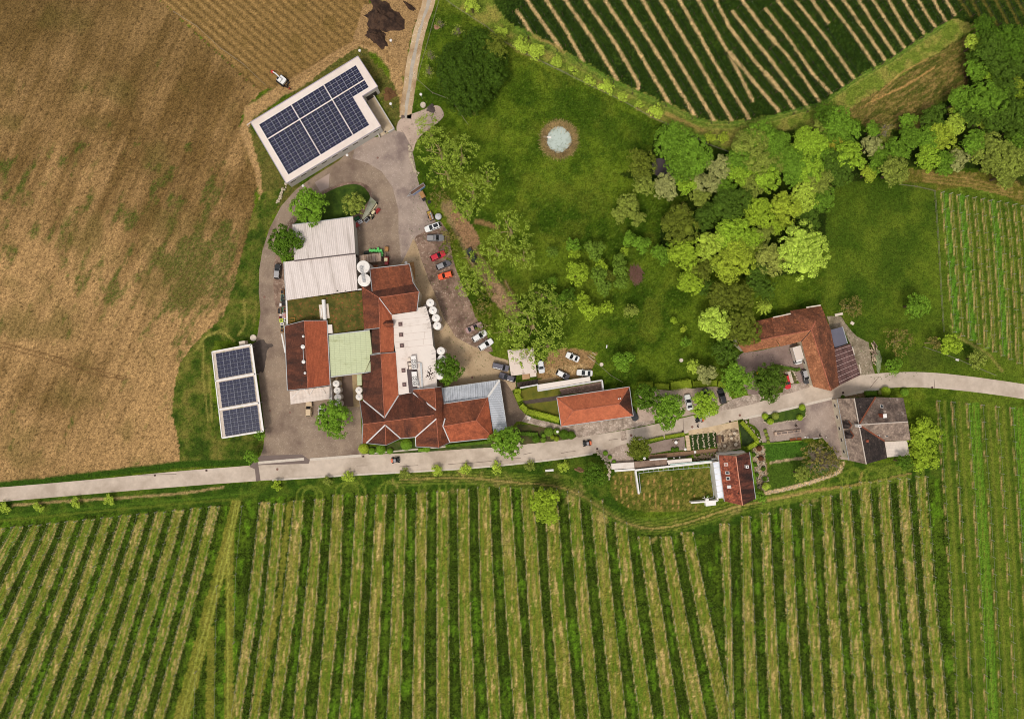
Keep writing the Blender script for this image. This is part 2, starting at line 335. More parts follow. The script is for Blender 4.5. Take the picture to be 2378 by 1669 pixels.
# right part of the lower vineyard: pale short grass with thin rows
rr=PL('U6',650,30,690,-200,700,-300,1000,-300,1000,1100,720,1100,690,700,670,300); m=inpoly(px,py,rr)&(lm|True)
lt2=np.outer(1-n2,A_(C(62,88,18)))+np.outer(n2,A_(C(104,116,34))); lt2*=(.8+.4*n3)[:,None]; mr=area(rr,C(90,105,30),3); lay(mr,lt2)
RT=[(2178+34*j,900+3.4*j) for j in range(8)]
for j,(x,y) in enumerate(RT):
    l_=[(x-2,y+30),(x+14,1150),(x+30,1400),(x+44,1669),(x+49,1760)]; ROWS.append((l_,'right'))
    lay(smooth(2.6,.6,dline(px,py,l_,8))*smooth(.35,.6,fbm(px/5,py/16,3,61+j))*.85,C(184,150,102))
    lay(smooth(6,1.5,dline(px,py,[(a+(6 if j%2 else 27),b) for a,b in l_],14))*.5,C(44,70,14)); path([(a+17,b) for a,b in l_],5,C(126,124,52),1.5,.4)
    if j%3==2:
        for o_ in (8,14,20,26): path([(a+o_,b) for a,b in l_],3.4,C(96,140,36),1.2,.6)
        path([(a+11,b) for a,b in l_],2,C(48,78,16),1,.6)
# turning loops of the mower
for i in range(2,len(LOW)-14):
    if i in (15,16,17,18,19,20,21,22): continue
    a,b=LOW[i],LOW[i+1]
    if i%2 and i<14: continue
    xa,xb=(a[1]+a[2])/2,(b[1]+b[2])/2; c0=(xa+xb)/2; yy=min(a[0],b[0])-6
    for rr_ in (.36,.66): path([(c0+(xb-xa)*rr_*math.cos(t),yy-20*(.75+rr_*.7)*math.sin(t)+12*(abs(math.cos(t))>.99)) for t in np.linspace(0,math.pi,12)],4,C(118,130,46),1.6,.6)
hl=PL('U5',-420,60,-200,48,0,70,130,78,220,103,300,158,380,208,470,240,580,230,700,192,820,152,960,130,1098,100)
hl=chaikin(hl,2,False)
for o_,c_ in ((-34,C(98,116,36)),(-26,C(112,124,44)),(-16,C(132,132,56)),(-6,C(170,146,86)),(3,C(132,134,56)),(11,C(104,122,40))): path([(x+o_*.45,y+o_*.75) for x,y in hl],3.6,c_,1.6,.75)
lay(smooth(40,20,dline(px,py,hl,60))*smooth(.5,.75,n3)*.5,C(50,72,16)); lay(smooth(40,20,dline(px,py,hl,60))*smooth(.6,.8,n2)*.6,C(170,146,90))
for o_ in (-30,-20,-11,0,7): path([(x+o_*.45,y+o_*.75) for x,y in hl],2.4,C(48,68,16),1.4,.6)
path(PL('S7',180,1290,640,1190,1000,1160,1720,1010),4,C(182,146,92),2,.6,1)
for o_ in (-30,28,60): path(PL('S7',100,1320+o_,640,1200+o_,1100,1110+o_,1720,1000+o_),5,C(108,124,40),2.5,.6)
pass; path(PL('S7',660,1190,1180,1120,1200,1000),4,C(170,134,84),2,.4)
path(PL('U3',0,135,400,95,800,60,1000,35),4,C(82,108,30),3,.6); path(PL('U3',0,150,400,110,800,74,930,65),4,C(110,120,40),2,.5)
path(PL('U2',60,835,300,815,560,800,720,790,900,775,1100,745),4,C(196,160,112),2,.55)
# ---- right field beyond the meadow
rf=PL('F',2098,405,2300,420,2300,440,2400,440,2400,870,2290,858,2240,855,2180,780,2115,745,2110,640)
m=area(rf,C(86,104,28),3); lay(m,lt2); 
RT2=[(822+53.3*j,310+9*j) for j in range(13)]
for j,(x,y) in enumerate(RT2):
    x2=x+100; y2=min(1240+26*j,1560); l_=PL('T7',x,y,x+26,600,x+58,1000,x2-20,y2); ROWS.append((l_,'rf'))
    lay(smooth(2.4,.6,dline(px,py,l_,8))*smooth(.3,.55,fbm(px/6,py/14,3,81+j))*.8,C(190,158,104))
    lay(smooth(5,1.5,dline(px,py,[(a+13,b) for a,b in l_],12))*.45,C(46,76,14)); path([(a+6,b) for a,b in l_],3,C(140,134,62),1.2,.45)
    if j in (0,2,6,11):
        for o_ in (4,8,13,17): path([(a+o_,b) for a,b in l_],2.6,C(92,140,38),1.2,.65)
        for o_ in (6,15): path([(a+o_,b) for a,b in l_],1.6,C(44,78,14),1,.6)
path(PL('T7',830,300,850,260,900,250,940,270,960,320),3,C(120,140,50),1.2,.7); path(PL('T7',1080,310,1120,300,1160,330,1180,380),3,C(120,140,50),1.2,.7)
path(PL('T7',885,1200,905,1260,1000,1310,1080,1370,1140,1340,1150,1250),4,C(124,144,54),1.5,.7); path(PL('T7',930,1270,1060,1340,1150,1400,1230,1500),4,C(160,140,80),2,.5)
m=area(PL('T7',600,150,800,160,1200,180,1375,240,1375,400,1250,330,1000,270,760,300,560,260,560,200),C(98,96,34),5); lay(m*smooth(.5,.75,n2*.5+n3*.5)*.8,C(158,130,76))
for o_ in (0,26,50): path(PL('T7',700,180+o_,1000,215+o_,1300,285+o_),3,C(176,142,86),1.5,.5)
area(PL('T7',600,1380,680,1350,800,1380,830,1440,760,1500,620,1480),C(62,48,34),amt=.75)
# right meadow
rm=PL('F',1850,400,2098,412,2110,745,2180,800,2240,850,2050,832,1960,836,1900,700,1850,690,1840,560); m=area(rm,C(0,0,0),amt=0)
lay(m*.75,np.outer(1-n2,A_(C(58,82,16)))+np.outer(n2,A_(C(100,114,32)))); lay(m*smooth(.5,.3,n1)*.4,C(44,70,14))
# ---- upper vineyard ------------------------------------------------------------
uv=[q('T3',-130,-60),(1153,-40)]+PL('T2',1480,-40,1500,30,1600,180,1900,390)+PL('T3',0,225,330,400,640,570,900,720,1100,810,1350,920,1590,1035,1760,1075,1920,1078,2060,1055,2296,1015)+PL('T4',120,1010,400,975,520,890,850,655,1150,490,1420,310,1610,190,1690,165,1900,235,2100,270,2400,290,2400,-100)
um=area(uv,C(0,0,0),4); lay(um,np.outer(1-n2,A_(C(26,42,8)))+np.outer(n2,A_(C(56,76,18))))
UP=[('T3',[0,100,80,215,140,320]),('T3',[20,-100,90,0,250,230,395,440]),('T3',[190,-100,260,0,430,260,605,575]),('T3',[365,-100,430,0,680,360,895,715]),
 ('T3',[545,-100,605,0,870,380,1080,740,1085,780,1060,820]),('T3',[720,-100,780,0,1060,420,1360,930]),('T3',[885,-100,945,0,1250,480,1590,1040]),
 ('T3',[1055,-100,1115,0,1430,530,1760,1080]),('T3',[1220,-100,1280,0,1600,530,1915,1080]),('T3',[1390,-100,1445,0,1760,560,2065,1055]),
 ('T3',[1555,-100,1610,0,1880,470,2100,900]),('T3',[1715,-100,1765,0,1890,240,2080,500,2330,810]),('T3',[1895,465,2100,720,2330,990]),('T3',[1920,105,2080,310,2296,590]),
 ('T3',[1950,-100,2000,0,2296,395]),('T4',[0,270,250,570,500,930]),('T4',[0,80,210,350,420,660,580,830]),('T4',[40,-100,100,0,350,300,690,770]),
 ('T4',[200,-100,260,0,530,330,790,705]),('T4',[355,-100,410,0,560,210]),('T4',[490,-100,550,0,770,290,985,605]),('T4',[630,-100,690,0,880,270,1070,545]),
 ('T4',[770,-100,825,0,980,240,1150,490]),('T4',[900,-100,950,0,1090,210,1235,430]),('T4',[1045,-100,1090,0,1200,190,1325,375]),('T4',[1180,-100,1225,0,1320,160,1420,320]),
 ('T4',[1310,-100,1355,0,1430,130,1510,245]),('T4',[1450,-100,1490,0,1540,90,1605,195]),('T4',[1560,-100,1600,0,1680,130]),('T4',[0,470,200,740,400,980]),('T4',[0,640,140,810,275,1000])]
tanu=np.outer(.75+.5*n3,A_(C(194,162,114)))*(.75+.5*hi)[:,None]
for i,(r_,p_) in enumerate(UP):
    l_=PL(r_,*p_); w_=7.2 if r_=='T3' else 6.2; d=dline(px+(wx-px)*.35,py+(wy-py)*.35,l_,14); lay(um*smooth(w_/2+1.6,w_/2-1,d),tanu)
    lay(um*smooth(w_/2+4.5,w_/2+1.5,d)*smooth(w_/2,w_/2+1.5,d)*.5,C(70,94,26))
    if len(l_)>2 or i>15:
        for o_ in (-11,11): ROWS.append(([(x+o_*.86,y-o_*.55) for x,y in l_],'up'))
for p_ in ([1680,-100,1720,0,1830,150],[1790,-100,1830,0,1920,170],[1890,-100,1930,0,2060,230],[2000,-100,2040,0,2170,250],[2100,-100,2140,0,2280,280],[2190,-100,2230,0,2340,190]):
    lay(um*smooth(5,1.5,dline(px,py,PL('T4',*p_),10))*.7,C(128,104,52)); ROWS.append((PL('T4',*p_),'up'))
lay(um*(hi>.93)*.5*(COL[:,0]<.06),C(92,112,44)); lay(um*smooth(.62,.75,fbm(px/5,py/5,2,133))*.5*(COL[:,0]<.06),C(70,94,30))
m=inpoly(px,py,PL('T4',1690,-60,2400,-60,2400,290,1900,235,1690,165)); lay(m*.35,C(70,82,26))
# mown verge between meadow and upper vineyard
vp=PL('T2',970,-60,1480,-60,1500,30,1600,180,1900,390)+PL('T3',0,225,330,400,640,570,900,720,1100,810,1350,920,1590,1035,1760,1075,1920,1078,2060,1055,2296,1015)+PL('T4',400,975,520,890,850,655,1150,490,1420,310,1610,190,1690,165,1900,240,1780,310,690,1000,420,1180,0,1150)+PL('T3',1900,1360,1700,1290,1400,1140,1200,1050,930,900,720,800,430,660,0,460)+PL('T2',1600,450,1430,300,1070,70,970,0)
vm=area(vp,C(112,126,44),5); lay(vm*smooth(.4,.65,n2)*.8,C(152,140,70)); lay(vm*smooth(.6,.4,n3)*.35,C(74,98,26))
edge=PL('T3',0,225,330,400,640,570,900,720,1100,810,1350,920,1590,1035,1760,1075,1920,1078,2060,1055,2296,1015)+PL('T4',520,890,850,655,1150,490,1420,310,1610,190)
for o_,c_ in ((3,C(84,120,38)),(6,C(98,132,46)),(10,C(120,138,54)),(14,C(88,116,38)),(19,C(134,138,62))): path([(x-o_*.45,y+o_) for x,y in edge],2.4,c_,1.2,.65)
for o_ in (4.5,12): path([(x-o_*.45,y+o_) for x,y in edge],1.5,C(56,86,22),1,.5)
path(PL('T3',150,325,330,400,420,470),5,C(176,146,86),2.5,.6); path(PL('T3',1330,1010,1500,1090,1650,1160),6,C(176,142,84),3,.6)
# brown-green corner field by the wood
cf=PL('T4',690,1000,1250,640,1780,310,1830,330,1800,480,1790,780,1400,1000,1380,1150,900,1150,820,1060); m=area(cf,C(98,94,40),1)
th3=R(32); u3_=(px*math.cos(th3)-py*math.sin(th3)); v3_=(px*math.sin(th3)+py*math.cos(th3))
lay(m*.75*smooth(.42,.66,fbm(u3_/14,v3_/3,4,91)*.8+.2*hi),C(150,122,72),); lay(m*smooth(.5,.35,fbm(u3_/30,v3_/5,4,95))*.7,C(62,76,22))
path(PL('T4',950,900,1250,760,1500,600),3,C(190,146,88),1.5,.8); path(PL('T4',880,950,1200,650,1450,520),3,C(180,140,84),1.5,.6)
area(PL('T4',1780,540,1810,560,1800,760,1760,760),C(58,36,26),amt=.7)
# rim of the pond, bare ground under the trees and in the garden
pc=q('T3',375,1245); dd=np.hypot((wx-pc[0])/1.0,(wy-pc[1])/1.02); lay(smooth(50,40,dd)*.6,C(124,124,56)); lay(smooth(45,36,dd)*(.4+.6*n3),C(176,154,106)); lay(smooth(36,29,dd),C(128,114,98))
lay(smooth(12,5,np.hypot(wx-q('T3',1400,1370)[0],wy-q('T3',1400,1370)[1]))*.6,C(100,72,46))
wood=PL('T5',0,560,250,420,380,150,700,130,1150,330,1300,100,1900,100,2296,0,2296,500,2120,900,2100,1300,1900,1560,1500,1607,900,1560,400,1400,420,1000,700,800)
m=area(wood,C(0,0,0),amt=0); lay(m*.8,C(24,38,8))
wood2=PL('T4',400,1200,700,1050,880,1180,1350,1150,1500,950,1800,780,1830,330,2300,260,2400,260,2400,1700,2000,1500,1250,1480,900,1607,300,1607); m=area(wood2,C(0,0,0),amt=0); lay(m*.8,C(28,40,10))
path(PL('F',1003,462,1030,510,1062,575,1100,632,1150,700),30,C(150,122,90),4,.8,1)
area(PL('S1',830,760,900,670,960,740,1080,860,1200,980,1330,1250,1200,1320,1100,1350,1000,1150,900,930),C(150,116,84)); area(PL('S2',1030,430,1090,320,1180,380,1280,520,1370,690,1260,720,1140,620),C(156,126,96))
lay(smooth(9,3,dline(wx,wy,PL('S1',1250,900,1420,940,1560,1000),14))*.7,C(150,112,78)); lay(smooth(7,2,dline(wx,wy,PL('S2',1270,380,1350,500,1400,640),14))*.6,C(140,104,74))
area(PL('S2',1740,1330,1800,1180,1990,1150,2014,1300,2014,1420,1860,1470,1660,1480,1640,1420),C(150,118,82)); area(PL('S3',640,430,820,180,960,150,1200,170,1330,280,1290,390,1200,480,800,520,640,490),C(152,120,82))
lay(inpoly(wx,wy,PL('S3',720,420,900,360,1160,330,1290,360,1200,480,760,490))*smooth(.45,.65,n2)*.7,C(188,156,112))
area(PL('S3',960,120,1340,190,1330,240,1130,170),C(150,124,76),amt=.8)
area(PL('S6',360,700,600,690,640,970,680,960,650,720,1500,660,1560,1020,1270,1060,1450,1120,1400,1180,700,1190,500,1140,330,1020,300,800),C(90,96,32)); 
m=inpoly(px,py,PL('S6',360,700,600,690,640,970,680,960,650,720,1500,660,1560,1020,1270,1060,1450,1120,1400,1180,700,1190,500,1140,330,1020,300,800)); lay(m*smooth(.4,.75,n2*.6+n3*.4)*.8,C(138,122,60)); lay(m*smooth(.55,.35,n3)*.5,C(62,74,20))
for j in range(15):
    x=340+68*j; l_=PL('S6',x+10,760,x+40,1150); lay(m*smooth(2.2,.6,dline(px,py,l_,6))*smooth(.45,.6,fbm(px/4,py/9,3,101+j)),C(176,136,84))
area(PL('S7',150,690,560,650,640,700,560,840,230,890,170,830),C(66,98,28)); area(PL('S7',190,1060,170,1210,640,1110,860,1030,950,900,640,840,240,900,200,960),C(70,92,26)); path(PL('S7',230,890,420,860,580,840),4.5,C(176,152,118),1,1,.15)
m=area(PL('S7',40,730,150,700,200,1040,180,1210,90,1150,30,850),C(176,150,122)); lay(m*smooth(.55,.4,n3)*.6,C(110,88,66)); path(PL('S7',180,1215,400,1170,640,1105,860,1030,960,985,1000,900),7,C(206,176,136),1.5,1,.3)
area(PL('S7',1000,170,1240,140,1240,190,960,205),C(120,100,74))
# ---- mesh of the ground, split into its fields
zz=np.zeros(len(px)); z_=fbm(GX/9,GY/9,3,120)*0.0
I=(np.arange(ny-1)[:,None]*nx+np.arange(nx-1)[None,:]).ravel(); Q=np.stack([I,I+1,I+1+nx,I+nx],1); fr=REG[I]
def ground_mat():
    m=bpy.data.materials.new('ground_cover'); m.use_nodes=True; n=m.node_tree.nodes; l=m.node_tree.links; b=n['Principled BSDF']
    b.inputs['Roughness'].default_value=.95; b.inputs['Specular IOR Level'].default_value=.08
    at=n.new('ShaderNodeAttribute'); at.attribute_name='cover'; tc=n.new('ShaderNodeTexCoord')
    a2=n.new('ShaderNodeTexNoise'); a2.inputs['Scale'].default_value=1.0; a2.inputs['Detail'].default_value=2; l.new(tc.outputs['Object'],a2.inputs['Vector'])
    a=n.new('ShaderNodeTexNoise'); a.inputs['Scale'].default_value=2.6; a.inputs['Detail'].default_value=3; a.inputs['Roughness'].default_value=.75
    l.new(tc.outputs['Object'],a.inputs['Vector'])
    mr=n.new('ShaderNodeMapRange'); ad=n.new('ShaderNodeMath'); ad.operation='MULTIPLY_ADD'; l.new(a2.outputs['Fac'],ad.inputs[0]); ad.inputs[1].default_value=.45; l.new(a.outputs['Fac'],ad.inputs[2]); sb=n.new('ShaderNodeMath'); sb.operation='SUBTRACT'; l.new(ad.outputs[0],sb.inputs[0]); sb.inputs[1].default_value=.225; l.new(sb.outputs[0],mr.inputs[0])
    for i,k in enumerate((.32,.68,.5,1.5)): mr.inputs[i+1].default_value=k
    vm=n.new('ShaderNodeVectorMath'); vm.operation='SCALE'; l.new(at.outputs['Color'],vm.inputs[0]); l.new(mr.outputs[0],vm.inputs['Scale'])
    l.new(vm.outputs[0],b.inputs['Base Color'])
    bn=n.new('ShaderNodeBump'); bn.inputs['Strength'].default_value=.9; bn.inputs['Distance'].default_value=.15; l.new(a.outputs['Fac'],bn.inputs['Height']); l.new(bn.outputs[0],b.inputs['Normal'])
    return m
GM=ground_mat()
for rid,nm_ in ((0,'meadow'),(1,'ploughed_field'),(2,'bare_soil_field'),(3,'vineyard_ground'),(4,'upper_vineyard_ground'),(5,'grass_verge')):
    q4=Q[fr==rid]; us,inv=np.unique(q4,return_inverse=True); inv=inv.reshape(q4.shape)
    me=bpy.data.meshes.new(nm_); nv_=len(us); nf=len(q4); me.vertices.add(nv_)
    me.vertices.foreach_set('co',np.stack([GX[us],GY[us],zz[us]],1).astype(np.float32).ravel())
    me.loops.add(nf*4); me.loops.foreach_set('vertex_index',inv.astype(np.int32).ravel()); me.polygons.add(nf); me.polygons.foreach_set('loop_start',np.arange(nf,dtype=np.int32)*4)
    me.update(calc_edges=True); ca=me.attributes.new('cover','FLOAT_COLOR','POINT'); ca.data.foreach_set('color',np.concatenate([COL[us],np.ones((nv_,1),np.float32)],1).ravel())
    me.materials.append(GM); tag(link(bpy.data.objects.new(nm_,me)),kind='structure')
far=MB(); B_=4000
for x0,y0,x1,y1 in ((-B_,gy[-1],B_,B_),(-B_,-B_,B_,gy[0]),(-B_,gy[0],gx[0],gy[-1]),(gx[-1],gy[0],B_,gy[-1])): far.poly([(x0,y0,-.01),(x1,y0,-.01),(x1,y1,-.01),(x0,y1,-.01)])
structure('ground',far,M('far_fields',C(78,92,28),.95,.35,.01,C(128,104,62),.004,.55,.03))
# ================================================================ ROADS, YARDS, PATHS
def sheet(name,pts,z,mat,ch=0,jit=0.0,**kw):
    if ch: pts=chaikin(pts,ch)
    if jit:
        o=[]; r_=random.Random(len(pts))
        for i in range(len(pts)):
            a,b=pts[i],pts[(i+1)%len(pts)]; L=math.hypot(b[0]-a[0],b[1]-a[1]); n_=max(1,int(L/5))
            for k in range(n_): o.append((a[0]+(b[0]-a[0])*k/n_+r_.uniform(-jit,jit),a[1]+(b[1]-a[1])*k/n_+r_.uniform(-jit,jit)))
        pts=o
    V=[W(x,y,z) for x,y in pts]
    if sum(V[i][0]*V[(i+1)%len(V)][1]-V[(i+1)%len(V)][0]*V[i][1] for i in range(len(V)))<0: V=V[::-1]
    m=MB(); m.poly(V); kw.setdefault('kind','structure'); return m.build(name,mat,**kw)
ASPH=M('asphalt',C(150,130,112),.9,.14,.35,C(118,98,86),.12,.56,.1,bump=.15,bscale=14,speck=(6,C(176,156,140),.9))
ASPL=M('asphalt_pale',C(166,147,135),.9,.16,.3,C(128,110,104),.14,.56,.1,bump=.15,bscale=14,speck=(6,C(190,172,160),.9))
ROADM=M('road_surface',C(202,184,168),.9,.10,.5,C(176,158,142),.12,.53,.1,bump=.1,bscale=18)
CONC=M('concrete_drive',C(190,164,132),.9,.10,.4,C(160,134,104),.2,.56,.1,bump=.15,speck=(5,C(168,142,112),.9))
GRAV=M('gravel_lot',C(146,120,104),.95,.26,.5,C(104,82,70),.3,.54,.1,bump=.5,bscale=6,speck=(3.5,C(190,168,150),.88))
GRAVL=M('gravel_pale',C(196,172,156),.95,.14,.6,C(164,142,128),.3,.56,.1,bump=.3,bscale=8,speck=(4,C(160,140,126),.88))
COBB=M('cobbles',C(176,156,142),.9,.24,1.6,C(128,112,98),.5,.55,.1,bump=.7,bscale=5,speck=(3,C(206,188,172),.75))
PURP=M('courtyard_asphalt',C(152,130,122),.9,.16,.3,C(122,102,94),.15,.54,.12,bump=.15,speck=(6,C(176,156,146),.9))
DGRV=M('dark_path_gravel',C(84,72,64),.95,.25,1,bump=.5)
LAWN=M('lawn',C(70,92,24),.95,.35,.8,C(42,64,14),.5,.54,.12,bump=.7,bscale=5)
LAWN2=M('lawn_yellow',C(112,108,36),.95,.3,.8,C(72,80,22),.4,.54,.12,bump=.7,bscale=5)
TANG=M('gravel_track',C(196,168,134),.95,.16,.4,C(160,130,98),.2,.54,.1,bump=.4,speck=(3,C(214,192,164),.85))
WHITE=M('white_paint',C(236,228,222),.6,.05,.5); KERB=M('kerb_stone',C(206,192,178),.9,.12,2)
# gravel track to the north
gt=chaikin(PL('F',966,-40,963,0,946,50,932,100,922,160,914,220,908,265),2,False)
def ribbon(name,pts,w,z,mat,jit=0.0,ws=None,**kw):
    L_,R_=[],[]; r_=random.Random(3)
    for i,(x,y) in enumerate(pts):
        a=pts[max(i-1,0)]; b=pts[min(i+1,len(pts)-1)]; dx,dy=b[0]-a[0],b[1]-a[1]; n_=math.hypot(dx,dy); hw=(ws[i] if ws else w)/2
        L_.append((x-dy/n_*hw+r_.uniform(-jit,jit),y+dx/n_*hw+r_.uniform(-jit,jit))); R_.append((x+dy/n_*hw+r_.uniform(-jit,jit),y-dx/n_*hw+r_.uniform(-jit,jit)))
    return sheet(name,L_+R_[::-1],z,mat,**kw)
ribbon('gravel_track',gt,28,.004,TANG,1.0); ribbon('gravel_track',gt,7,.008,M('track_centre',C(176,164,150),.95,.2,.6,bump=.4),1.5)
sheet('gravel_yard',PL('F',896,262,930,255,960,240,985,235,1000,262,960,290,935,310,925,345,920,330,905,310,885,296),.004,GRAVL,2,.6)
# asphalt yard
yard=PL('F',574,1046,590,1004,594,965,586,900,572,775,578,745,584,700,580,655,581,605,588,562,604,512,630,462,664,424,706,394,760,360,782,338,800,310,850,310,884,292,905,300,922,330,930,366,936,402,948,440,962,470,985,510,985,560,960,600,930,640,900,640,860,640,830,760,800,760,806,880,812,1000,812,1018)
sheet('asphalt_yard',yard,.008,ASPH)
sheet('asphalt_plaza',PL('F',800,316,850,306,884,293,905,297,922,330,930,366,936,402,948,440,962,470,972,505,932,530,920,556,900,590,893,520,893,470,880,420,856,385,825,366,790,355),.012,ASPL)
sheet('concrete_ramp',PL('R1',1010,1385,1150,1300,1140,1435,1060,1470),.014,M('pale_slab',C(178,156,146),.9,.08,.4))
stain=M('tar_stain',C(84,72,66),.8,.3,.8)
sheet('fresh_asphalt',PL('R3',620,590,770,530,790,590,880,600,880,625,830,640,800,690,795,800,755,950,735,910,690,970,640,640),.012,stain,1,.8)
# parking lot and concrete drive
sheet('parking_lot',PL('S2',235,-40,200,-200,330,-210,420,-250,520,-330,620,-200,640,0,690,200,760,380,840,560,890,660,920,780,990,880,1060,1000,1130,1190,1060,1200,900,1135,700,1030,560,810,380,350),.0085,GRAV,0,.7)
sheet('concrete_drive',PL('S2',150,-10,200,-130,240,-60,300,130,380,350,470,560,560,805,610,880,700,1022,900,1130,1060,1190,1130,1240,1310,1290,1330,1470,1400,1540,1390,1590,1215,1610,1100,1560,600,1600,400,1620,340,1400,320,900,200,700,180,400,60,300,60,160),.013,CONC,0,.3)
sheet('asphalt_drive',PL('S3',210,520,270,530,350,640,400,760,440,850,510,920,470,1000,400,1000,320,1100,280,1080,230,760),.0145,M('dark_asphalt',C(116,98,84),.9,.15,.4,bump=.2,speck=(6,C(140,122,106),.9)),0,.2)
sheet('forecourt',PL('S3',270,530,390,560,400,610,345,640),.0165,CONC)
# green island north of the halls
sheet('gravel_margin',PL('R2',410,680,430,610,520,500,640,400,800,260,950,170,1180,100,1340,125,1430,200,1425,330,1310,540,1215,560,500,660),.012,GRAV,1)
sheet('lawn',PL('R2',520,600,580,520,700,420,820,290,970,195,1180,132,1320,155,1415,270,1390,340,1215,540,500,620),.016,LAWN,1)
# the road through the hamlet
rt=PL('F',-60,1095,0,1092,200,1075,400,1055,575,1042,700,1029,820,1017,960,1004,1120,990,1300,979,1420,961,1560,930,1700,893,1780,874,1870,849,1960,836,2060,832,2160,841,2295,860,2380,876)
rb=PL('F',2380,910,2295,893,2160,875,2050,866,1960,871,1860,893,1760,918,1650,941,1560,966,1450,991,1340,1015,1240,1030,1100,1045,960,1055,800,1063,580,1077,400,1090,200,1107,0,1124,-60,1129)
rt=chaikin(rt,2,False); rb=chaikin(rb,2,False)
sheet('road',rt+rb,.018,ROADM)
ker=MB()
def kerb(pts,w,h,mb):
    for a,b in zip(pts[:-1],pts[1:]): mb.beam(W(*a,h/2),W(*b,h/2),w,h)
pv=rt[int(len(rt)*.30):int(len(rt)*.62)]
sheet('road_patch',PL('U4',35,118,85,70,265,65,300,90,295,105,75,112,85,180,65,182,60,130),.021,M('patch_asphalt',C(118,102,96),.9,.12,.5))
for pl in (PL('U4',75,102,275,85),PL('U4',300,88,525,70)): kerb(pl,.75,.12,ker)
kk=[p for p in rb if q('F',575,0)[0]<p[0]<q('F',1345,0)[0]]; kerb(kk,.5,.10,ker)
kk=[p for p in rb if q('F',1640,0)[0]<p[0]<q('F',1985,0)[0]]; kerb(kk,.7,.05,ker)
kk=[p for p in rt if q('F',830,0)[0]<p[0]<q('F',1100,0)[0]]; kerb(kk,.35,.10,ker)
ker.build('kerb',KERB,kind='structure')
crk=MB(); CRK=M('crack_tar',C(110,94,86),.9,.2,2)
for pl in (PL('S5',1815,1210,1870,1140,1920,1080),PL('S7',1970,0,1978,98),PL('R6',1110,1500,1220,1490,1400,1480,1620,1460),PL('S3',920,1370,1020,1350,1090,1345),PL('S3',480,1385,580,1362),PL('R6',40,1515,170,1513),PL('R6',540,1525,760,1510),PL('S4',535,870,540,1010),PL('U2',680,685,740,683,870,680),PL('S3',1480,1215,1590,1200),PL('S3',360,1360,420,1368),PL('S3',370,1430,450,1425)):
    for a,b in zip(pl[:-1],pl[1:]): crk.beam(W(*a,.021),W(*b,.021),.12,.01)
crk.build('road_crack',CRK,kind='structure')
sheet('cobbled_forecourt',PL('S3',460,1000,510,920,600,965,900,1035,925,1062,1120,1035,1765,935,1850,920,2014,915,2014,1022,1560,1112,1110,1188,1090,1150,900,1105,700,1060),.020,COBB,0,.3)
sheet('cobbled_strip',PL('S3',1610,1110,1680,1100,1690,1210,1625,1225),.0215,COBB)
sheet('gravel_lot',PL('S4',0,560,190,520,380,535,480,520,550,495,640,515,760,498,880,490,980,500,1060,540,1110,640,1000,680,930,735,780,790,540,840,400,860,200,880,0,910),.0205,GRAVL,0,.3)
sheet('cobbled_verge',PL('S4',925,740,1020,690,1110,640,1250,600,1400,575,1480,600,1700,560,1720,470,2014,440,2014,500,1700,590,1400,680,1180,735,920,785),.0215,COBB,0,.5)
sheet('courtyard',PL('S5',240,860,330,800,500,780,760,722,1000,680,1030,790,1150,1195,1110,1165,985,1150,960,1100,640,1280,470,1290,390,1285,330,1180,240,960),.0245,PURP)
sheet('yard_planting_bed',PL('S5',470,1130,490,1040,560,975,680,940,780,945,870,970,930,1040,965,1130,950,1170,880,1150,790,1180,700,1280,600,1290,520,1250),.026,M('bed_soil',C(120,104,74),.95,.35,1,C(60,72,26),.6,.5,.1,bump=.6),1)
sheet('parking_pad',PL('S5',820,1030,885,1018,925,1150,890,1160),.028,M('pale_pad',C(214,196,182),.9,.05,.5))
sheet('forecourt_asphalt',PL('S7',0,408,300,330,600,262,930,190,945,210,1060,862,945,855,900,760,780,625,440,645,140,690,110,560,60,500,0,470),.020,ASPL)
sheet('bed_lawn',PL('S7',140,395,200,365,420,300,570,268,600,290,605,395,540,432,400,440,260,468,170,465),.026,LAWN,1)
# south side: terraces, paths
sheet('gravel_terrace',PL('S6',140,445,330,420,420,380,560,345,730,320,600,400,560,480,590,585,310,600,210,520),.020,M('terrace_gravel',C(176,156,142),.95,.2,.8,C(140,122,108),.4,.55,.1,bump=.4,speck=(3.5,C(200,180,166),.8)),0,.5)
sheet('asphalt_terrace',PL('S6',750,372,950,320,1195,280,1212,440,1000,450,780,490),.021,M('terrace_grey',C(150,130,120),.95,.2,.6,C(120,102,92),.3,.55,.1,bump=.3))
sheet('paved_terrace',PL('S6',1245,205,1480,165,1845,88,1862,240,1885,420,1780,440,1612,475,1600,400,1580,225,1250,260),.0225,M('cream_slab',C(206,180,146),.9,.12,.5,C(176,150,120),.3,.56,.1))
sheet('cobbled_terrace',PL('S6',1585,240,1700,190,1850,170,1862,240,1885,420,1780,440,1612,475,1600,400),.0265,M('rough_cobbles',C(184,160,134),.95,.3,1.6,C(120,100,78),.9,.52,.08,bump=.8,bscale=4,speck=(2.2,C(214,194,166),.6)),0,.4)
sheet('garden_lawn',PL('S6',1258,262,1580,228,1608,398,1285,445),.026,M('bed_lawn',C(40,58,14),.95,.3,1,bump=.7))
sheet('hedge_garden',PL('S6',1858,95,1885,90,2000,200,2075,320,2050,370,1950,400,1900,390),.020,M('bed_green',C(58,74,32),.95,.5,1.2,C(34,48,18),.6,.5,.1,bump=.9,bscale=4),0,.5)
sheet('terrace_lawn',PL('S3',455,640,560,600,650,590,640,640,900,610,930,660,870,700,480,755,440,700),.017,LAWN2,0,.2)
sheet('terrace_lawn',PL('S3',500,800,870,750,905,940,700,880,560,860),.017,LAWN2,0,.2)
